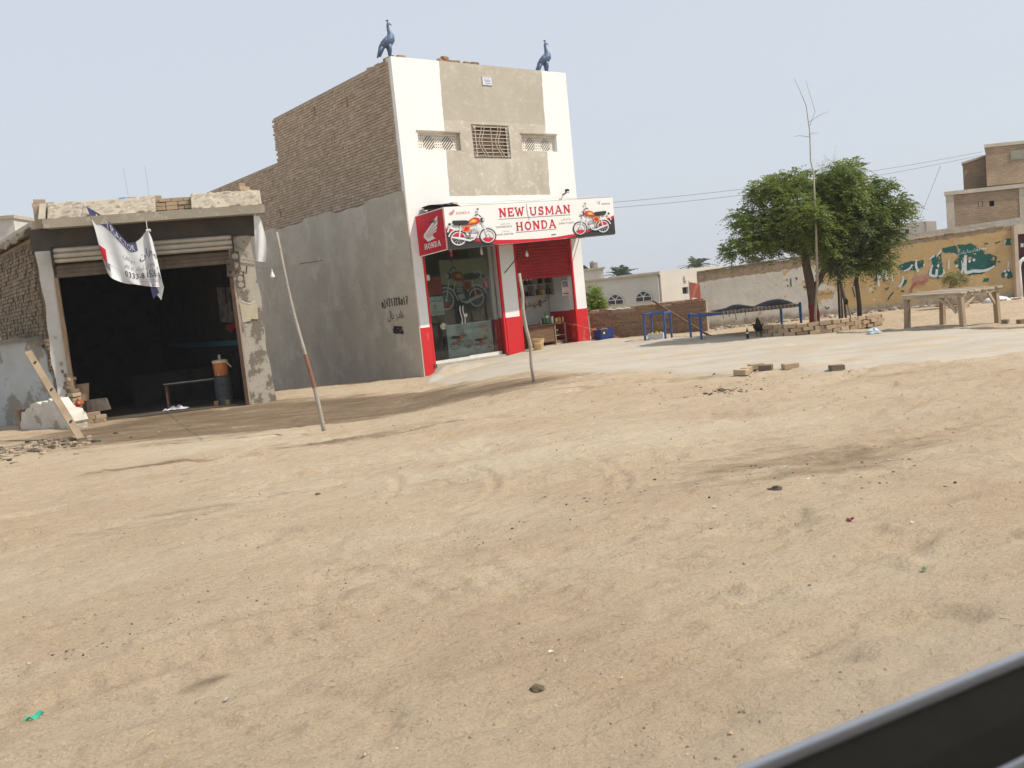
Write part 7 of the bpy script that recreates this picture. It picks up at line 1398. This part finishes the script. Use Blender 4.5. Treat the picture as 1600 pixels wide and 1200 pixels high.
# ------------------------------------------------------------------ loose bricks on the concrete edge and small litter
for x, y, a, l in ((3.38, 13.18, 2.2, .23), (3.52, 13.42, .9, .23), (3.80, 13.40, -.5, .2), (3.72, 13.62, .1, .23), (4.14, 13.30, .12, .24), (4.60, 12.68, .05, .2)):
    o = brick_obj(M_BRICK_PALE if l > .21 else M_BRICK_MUD, (x, y, surf(x, y) + .045), (l, .11, .085), (0, 0, a)); tag(o, 'pale loose brick lying along the ragged edge of the concrete', 'brick', 'loose bricks on the concrete edge')
def lump(name, label, cat, x, y, s_, mt, seed, group=None, flat=.6, ex=1.0):
    q = random.Random(seed); t = thing(name, label, cat, (x, y, surf(x, y) - .004), q.uniform(0, 6), group); bm = bmesh.new(); bmesh.ops.create_icosphere(bm, subdivisions=2, radius=s_)
    for v in bm.verts: k = 1 + q.uniform(-.22, .22); v.co = Vector((v.co.x * k * ex, v.co.y * k, v.co.z * flat * k + s_ * flat * .5))
    mb = MB(); bm.verts.index_update(); mb.add([tuple(v.co) for v in bm.verts], [tuple(v.index for v in f.verts) for f in bm.faces]); bm.free(); mb.build('lump', mt, t); return t
lump('stone', 'dark fist-sized stone lying alone on the dirt', 'stone', 1.68, 5.86, .036, mat('dark_stone', (.11, .085, .065), (.15, .12, .09), 30, .9, .6, 60), 1)
lump('clod', 'brown dung clod on the dirt near the road', 'clod', -.02, 3.27, .024, mat('dung', (.13, .10, .06), (.19, .15, .09), 40, .95, .8, 90), 2, ex=1.3)
lump('stone', 'small dark stone in front of the bamboo pole', 'stone', -1.72, 7.48, .022, MATS['dark_stone'], 3)
def scrap(name, label, cat, x, y, w, l, mt, seed, group=None, curl=.3):
    q = random.Random(seed); t = thing(name, label, cat, (x, y, surf(x, y) + .004), q.uniform(0, 6.28), group); ph = q.uniform(0, 6)
    f_ = lambda a, b: ((a - .5) * l * (1 - .3 * abs(b - .5)), (b - .5) * w * (1 - .4 * abs(a - .5)), .003 + curl * w * (abs(a - .5) ** 1.5 + .25 * math.sin(a * 7 + ph) * math.sin(b * 5 + ph)) + curl * w * .25)
    mb = MB(); mb.grid(f_, 8, 6); mb.grid(lambda a, b: (f_(a, b)[0], f_(a, b)[1], f_(a, b)[2] - .002), 8, 6, flip=True); mb.build('sheet', mt, t); return t
gb = scrap('plastic_scrap', 'bright green plastic bag scrap on the dirt', 'plastic scrap', -2.08, 3.56, .05, .07, mat('green_film', (.03, .30, .19), (.04, .38, .25), 20, .35), 1, curl=.6)
mb = MB(); mb.tube([(-.03, 0, .012), (-.07, -.01, .006), (-.10, .0, .004)], [.006, .005, .002], 5); mb.build('twisted_tail', M_GRN, gb)
scrap('plastic_scrap', 'dark red wrapper scrap on the dirt', 'plastic scrap', 1.83, 4.98, .035, .04, mat('red_film', (.25, .02, .025), None, 20, .4), 2, curl=.6)
scrap('paper_scrap', 'white and grey crumpled paper scrap beside a dark damp patch', 'paper scrap', -1.28, 3.52, .018, .05, M_TWIG, 3)
scrap('plastic_scrap', 'tiny green wrapper on the dirt near the car window', 'plastic scrap', 1.84, 4.11, .02, .03, mat('leaf_green_film', (.05, .22, .06), None, 20, .4), 4, curl=.5)
r = random.Random(77)
for i, (x, y) in enumerate([(.05, 3.61), (1.29, 4.07), (2.74, 6.6), (2.65, 6.08), (3.92, 7.9), (4.7, 9.9), (2.1, 4.8), (2.35, 6.4), (2.0, 6.2), (1.95, 6.55), (3.2, 7.1), (1.2, 5.6)]):
    scrap('paper_scrap', 'small pale paper scrap lying on the bare dirt', 'paper scrap', x, y, r.uniform(.006, .012) * (1 + .12 * y), r.uniform(.012, .024) * (1 + .14 * y), [M_PAPER, M_TWIG, M_PAPER][i % 3], 20 + i, 'paper scraps on the dirt')
sh_ = lump('dark_lump', 'charred lump with white bits in front of the brick edge', 'lump', 2.68, 11.5, .05, MATS['dark_mud'], 8)
rubble('rubble', 'heap of broken brick bits and ash left of the leaning plank', 420, lambda q: (lambda x, y: (x, y, gz(x, y) + .0))(-8.2 + q.gauss(0, .55), 14.4 + q.gauss(0, .9)), [M_BRICK_MUD, M_MORTAR, M_BRICK_PALE, M_SOOT], .02, .10, 15)
rubble('gravel_spill', 'crumbled brick bits round the loose bricks', 70, lambda q: (lambda x, y: (x, y, surf(x, y)))(3.0 + q.gauss(0, .8), 12.3 + q.gauss(0, .5)), [M_BRICK_PALE, M_WOOD], .010, .04, 16)
rubble('debris', 'crumbled earth, chips and twig bits round the dark stone', 90, lambda q: (lambda x, y: (x, y, surf(x, y)))(1.9 + q.gauss(0, .75), 6.35 + q.gauss(0, .5)), [M_TWIG, MATS['dark_mud'], M_BRICK_PALE, M_WOODB], .006, .026, 18, 'debris')
rubble('debris', 'heap of dark chips and pale bits in front of the loose bricks', 70, lambda q: (lambda x, y: (x, y, surf(x, y)))(2.66 + q.gauss(0, .22), 11.4 + q.gauss(0, .16)), [M_TWIG, MATS['dark_mud'], M_BRICK_PALE, M_WOODB], .010, .045, 19, 'debris')
rubble('debris', 'pale crumbs and chips scuffed up along the wheel tracks', 150, lambda q: (lambda t: (lambda x, y: (x, y, surf(x, y)))(-2.6 + t * 3.4 + q.gauss(0, .12), 4.0 + t * 2.3 + q.gauss(0, .14)))(q.random()), [M_TWIG, M_BRICK_PALE, MATS['dark_mud'], M_WOOD], .004, .016, 20, 'debris')
# pebbles, clods and straw nobody could count
def pebbles():
    R = np.random.RandomState(12); n = 11000; y = 1.9 * (15 / 1.9) ** (R.rand(n) ** .85); x = (R.rand(n) - .5) * 1.5 * y + .05 * y; z = zt(x, y); s_ = (.0014 + .007 * R.rand(n) ** 5) * (.5 + .28 * y ** .75)
    keep = fbm(x, y, .9, 3, 4) + R.rand(n) * .45 > .22; x, y, z, s_ = x[keep], y[keep], z[keep], s_[keep]; n = len(x)
    O = np.array([(1, 0, 0), (0, 1, 0), (-1, 0, 0), (0, -1, 0), (0, 0, .8), (0, 0, -.5)]); F = np.array([(0, 1, 4), (1, 2, 4), (2, 3, 4), (3, 0, 4)])
    V = (O[None] * R.uniform(.55, 1.3, (n, 6, 1))); a = R.rand(n) * 6.28; c, s2 = np.cos(a)[:, None], np.sin(a)[:, None]; V = np.stack([V[..., 0] * c - V[..., 1] * s2, V[..., 0] * s2 + V[..., 1] * c, V[..., 2]], -1) * s_[:, None, None] + np.stack([x, y, z + s_ * .15], -1)[:, None]
    mb = MB(); mb.v = [tuple(p) for p in V.reshape(-1, 3)]; fs = (F[None] + 6 * np.arange(n)[:, None, None]).reshape(-1, 3); mb.f = [tuple(map(int, f)) for f in fs]; mb.m = [0] * len(mb.f)
    tag(mb.build('pebbles', mat('earth_pebbles', (.40, .315, .22), (.26, .19, .125), 40, .95, island=.5)), 'tiny stones and earth crumbs strewn over the dirt', 'pebbles', kind='stuff')
    n = 900; y = 2.0 * (11 / 2.0) ** (R.rand(n)); x = (R.rand(n) - .5) * 1.4 * y; ok = fbm(x, y, .7, 3, 1) + R.rand(n) * .4 > .15; x, y = x[ok], y[ok]; mb = MB()
    for i in range(len(x)):
        a = R.normal(.45, .9); l = R.uniform(.004, .02) * (.6 + .12 * y[i]); z = float(zt(x[i:i + 1], y[i:i + 1])[0]) + .004; dx, dy = math.cos(a) * l, math.sin(a) * l; b = R.uniform(-.3, .3) * l; w = .0006 + .00016 * y[i]
        mb.tube([(x[i] - dx, y[i] - dy, z), (x[i] - b * .5, y[i] + b * .5, z + .004), (x[i] + dx, y[i] + dy, z + .001)], w, 3, cap=False)
    tag(mb.build('straw', mat('dry_straw', (.44, .35, .23), (.26, .19, .12), 3, .9, island=.5)), 'bits of dry straw scattered on the dirt', 'straw', kind='stuff')
pebbles()
# ------------------------------------------------------------------ sill of the car window the picture is taken from
cd = thing('car', 'car with an open window whose dark sill has pale edges with painted glints', 'car', (.235, .575, 0), math.atan2(.115, .235))
def bar(prof, mt, nm, x0=-.9, x1=.75):
    mb = MB(); mb.prism(prof, lambda y, z, o: (x0 + o, y, z), x1 - x0); return mb.build(nm, mt, cd)
M_TRIM = mat('dark_door_trim', (.07, .062, .046), (.08, .07, .053), 30, .7, spec=.2); M_EDGE = mat('pale_glint_edge', (.76, .77, .80), (.70, .71, .75), 20, .3, spec=.5)  # edge strips carry the sill's glints in their pale colour
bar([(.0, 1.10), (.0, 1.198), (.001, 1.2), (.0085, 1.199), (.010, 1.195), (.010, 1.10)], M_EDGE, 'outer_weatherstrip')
bar([(-.001, 1.10), (-.001, 1.194), (-.004, 1.192), (-.028, 1.180), (-.048, 1.165), (-.048, 1.10)], M_TRIM, 'window_seal')
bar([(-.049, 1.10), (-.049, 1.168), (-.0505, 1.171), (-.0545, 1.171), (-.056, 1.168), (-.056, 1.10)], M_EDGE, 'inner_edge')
bar([(-.057, .55), (-.057, 1.165), (-.075, 1.160), (-.095, 1.12), (-.10, .55)], M_TRIM, 'inner_panel')
M_CARP = mat('car_paint', (.32, .33, .34), None, 3, .25, spec=.6)
bar([(.011, .45), (.011, 1.17), (.04, 1.15), (.10, .95), (.11, .45)], M_CARP, 'outer_panel')
bar([(-1.35, 1.78), (-.60, 1.83), (-.05, 1.79), (.0, 1.74), (-.02, 1.72), (-.60, 1.79), (-1.35, 1.74)], M_CARP, 'roof', -1.4, 1.3)
bar([(-1.28, .45), (-1.28, 1.70), (-1.35, 1.70), (-1.42, .45)], M_CARP, 'far_side', -1.4, 1.3)
# ------------------------------------------------------------------ dusty air
mb = MB(); mb.box(-1600, 1600, -1100, 1500, -5, 9.6); hzo = mb.build('haze', [])
hm = bpy.data.materials.new('dusty_air'); hm.use_nodes = True; hn_ = hm.node_tree.nodes; hn_.clear(); ho = hn_.new('ShaderNodeOutputMaterial'); hv = hn_.new('ShaderNodeVolumePrincipled'); hv.inputs['Color'].default_value = (.93, .95, .98, 1); hv.inputs['Density'].default_value = .0007; hv.inputs['Anisotropy'].default_value = .2
hm.node_tree.links.new(hv.outputs[0], ho.inputs['Volume']); hzo.data.materials.append(hm); tag(hzo, 'thin dusty haze over the whole place', 'haze', kind='stuff')
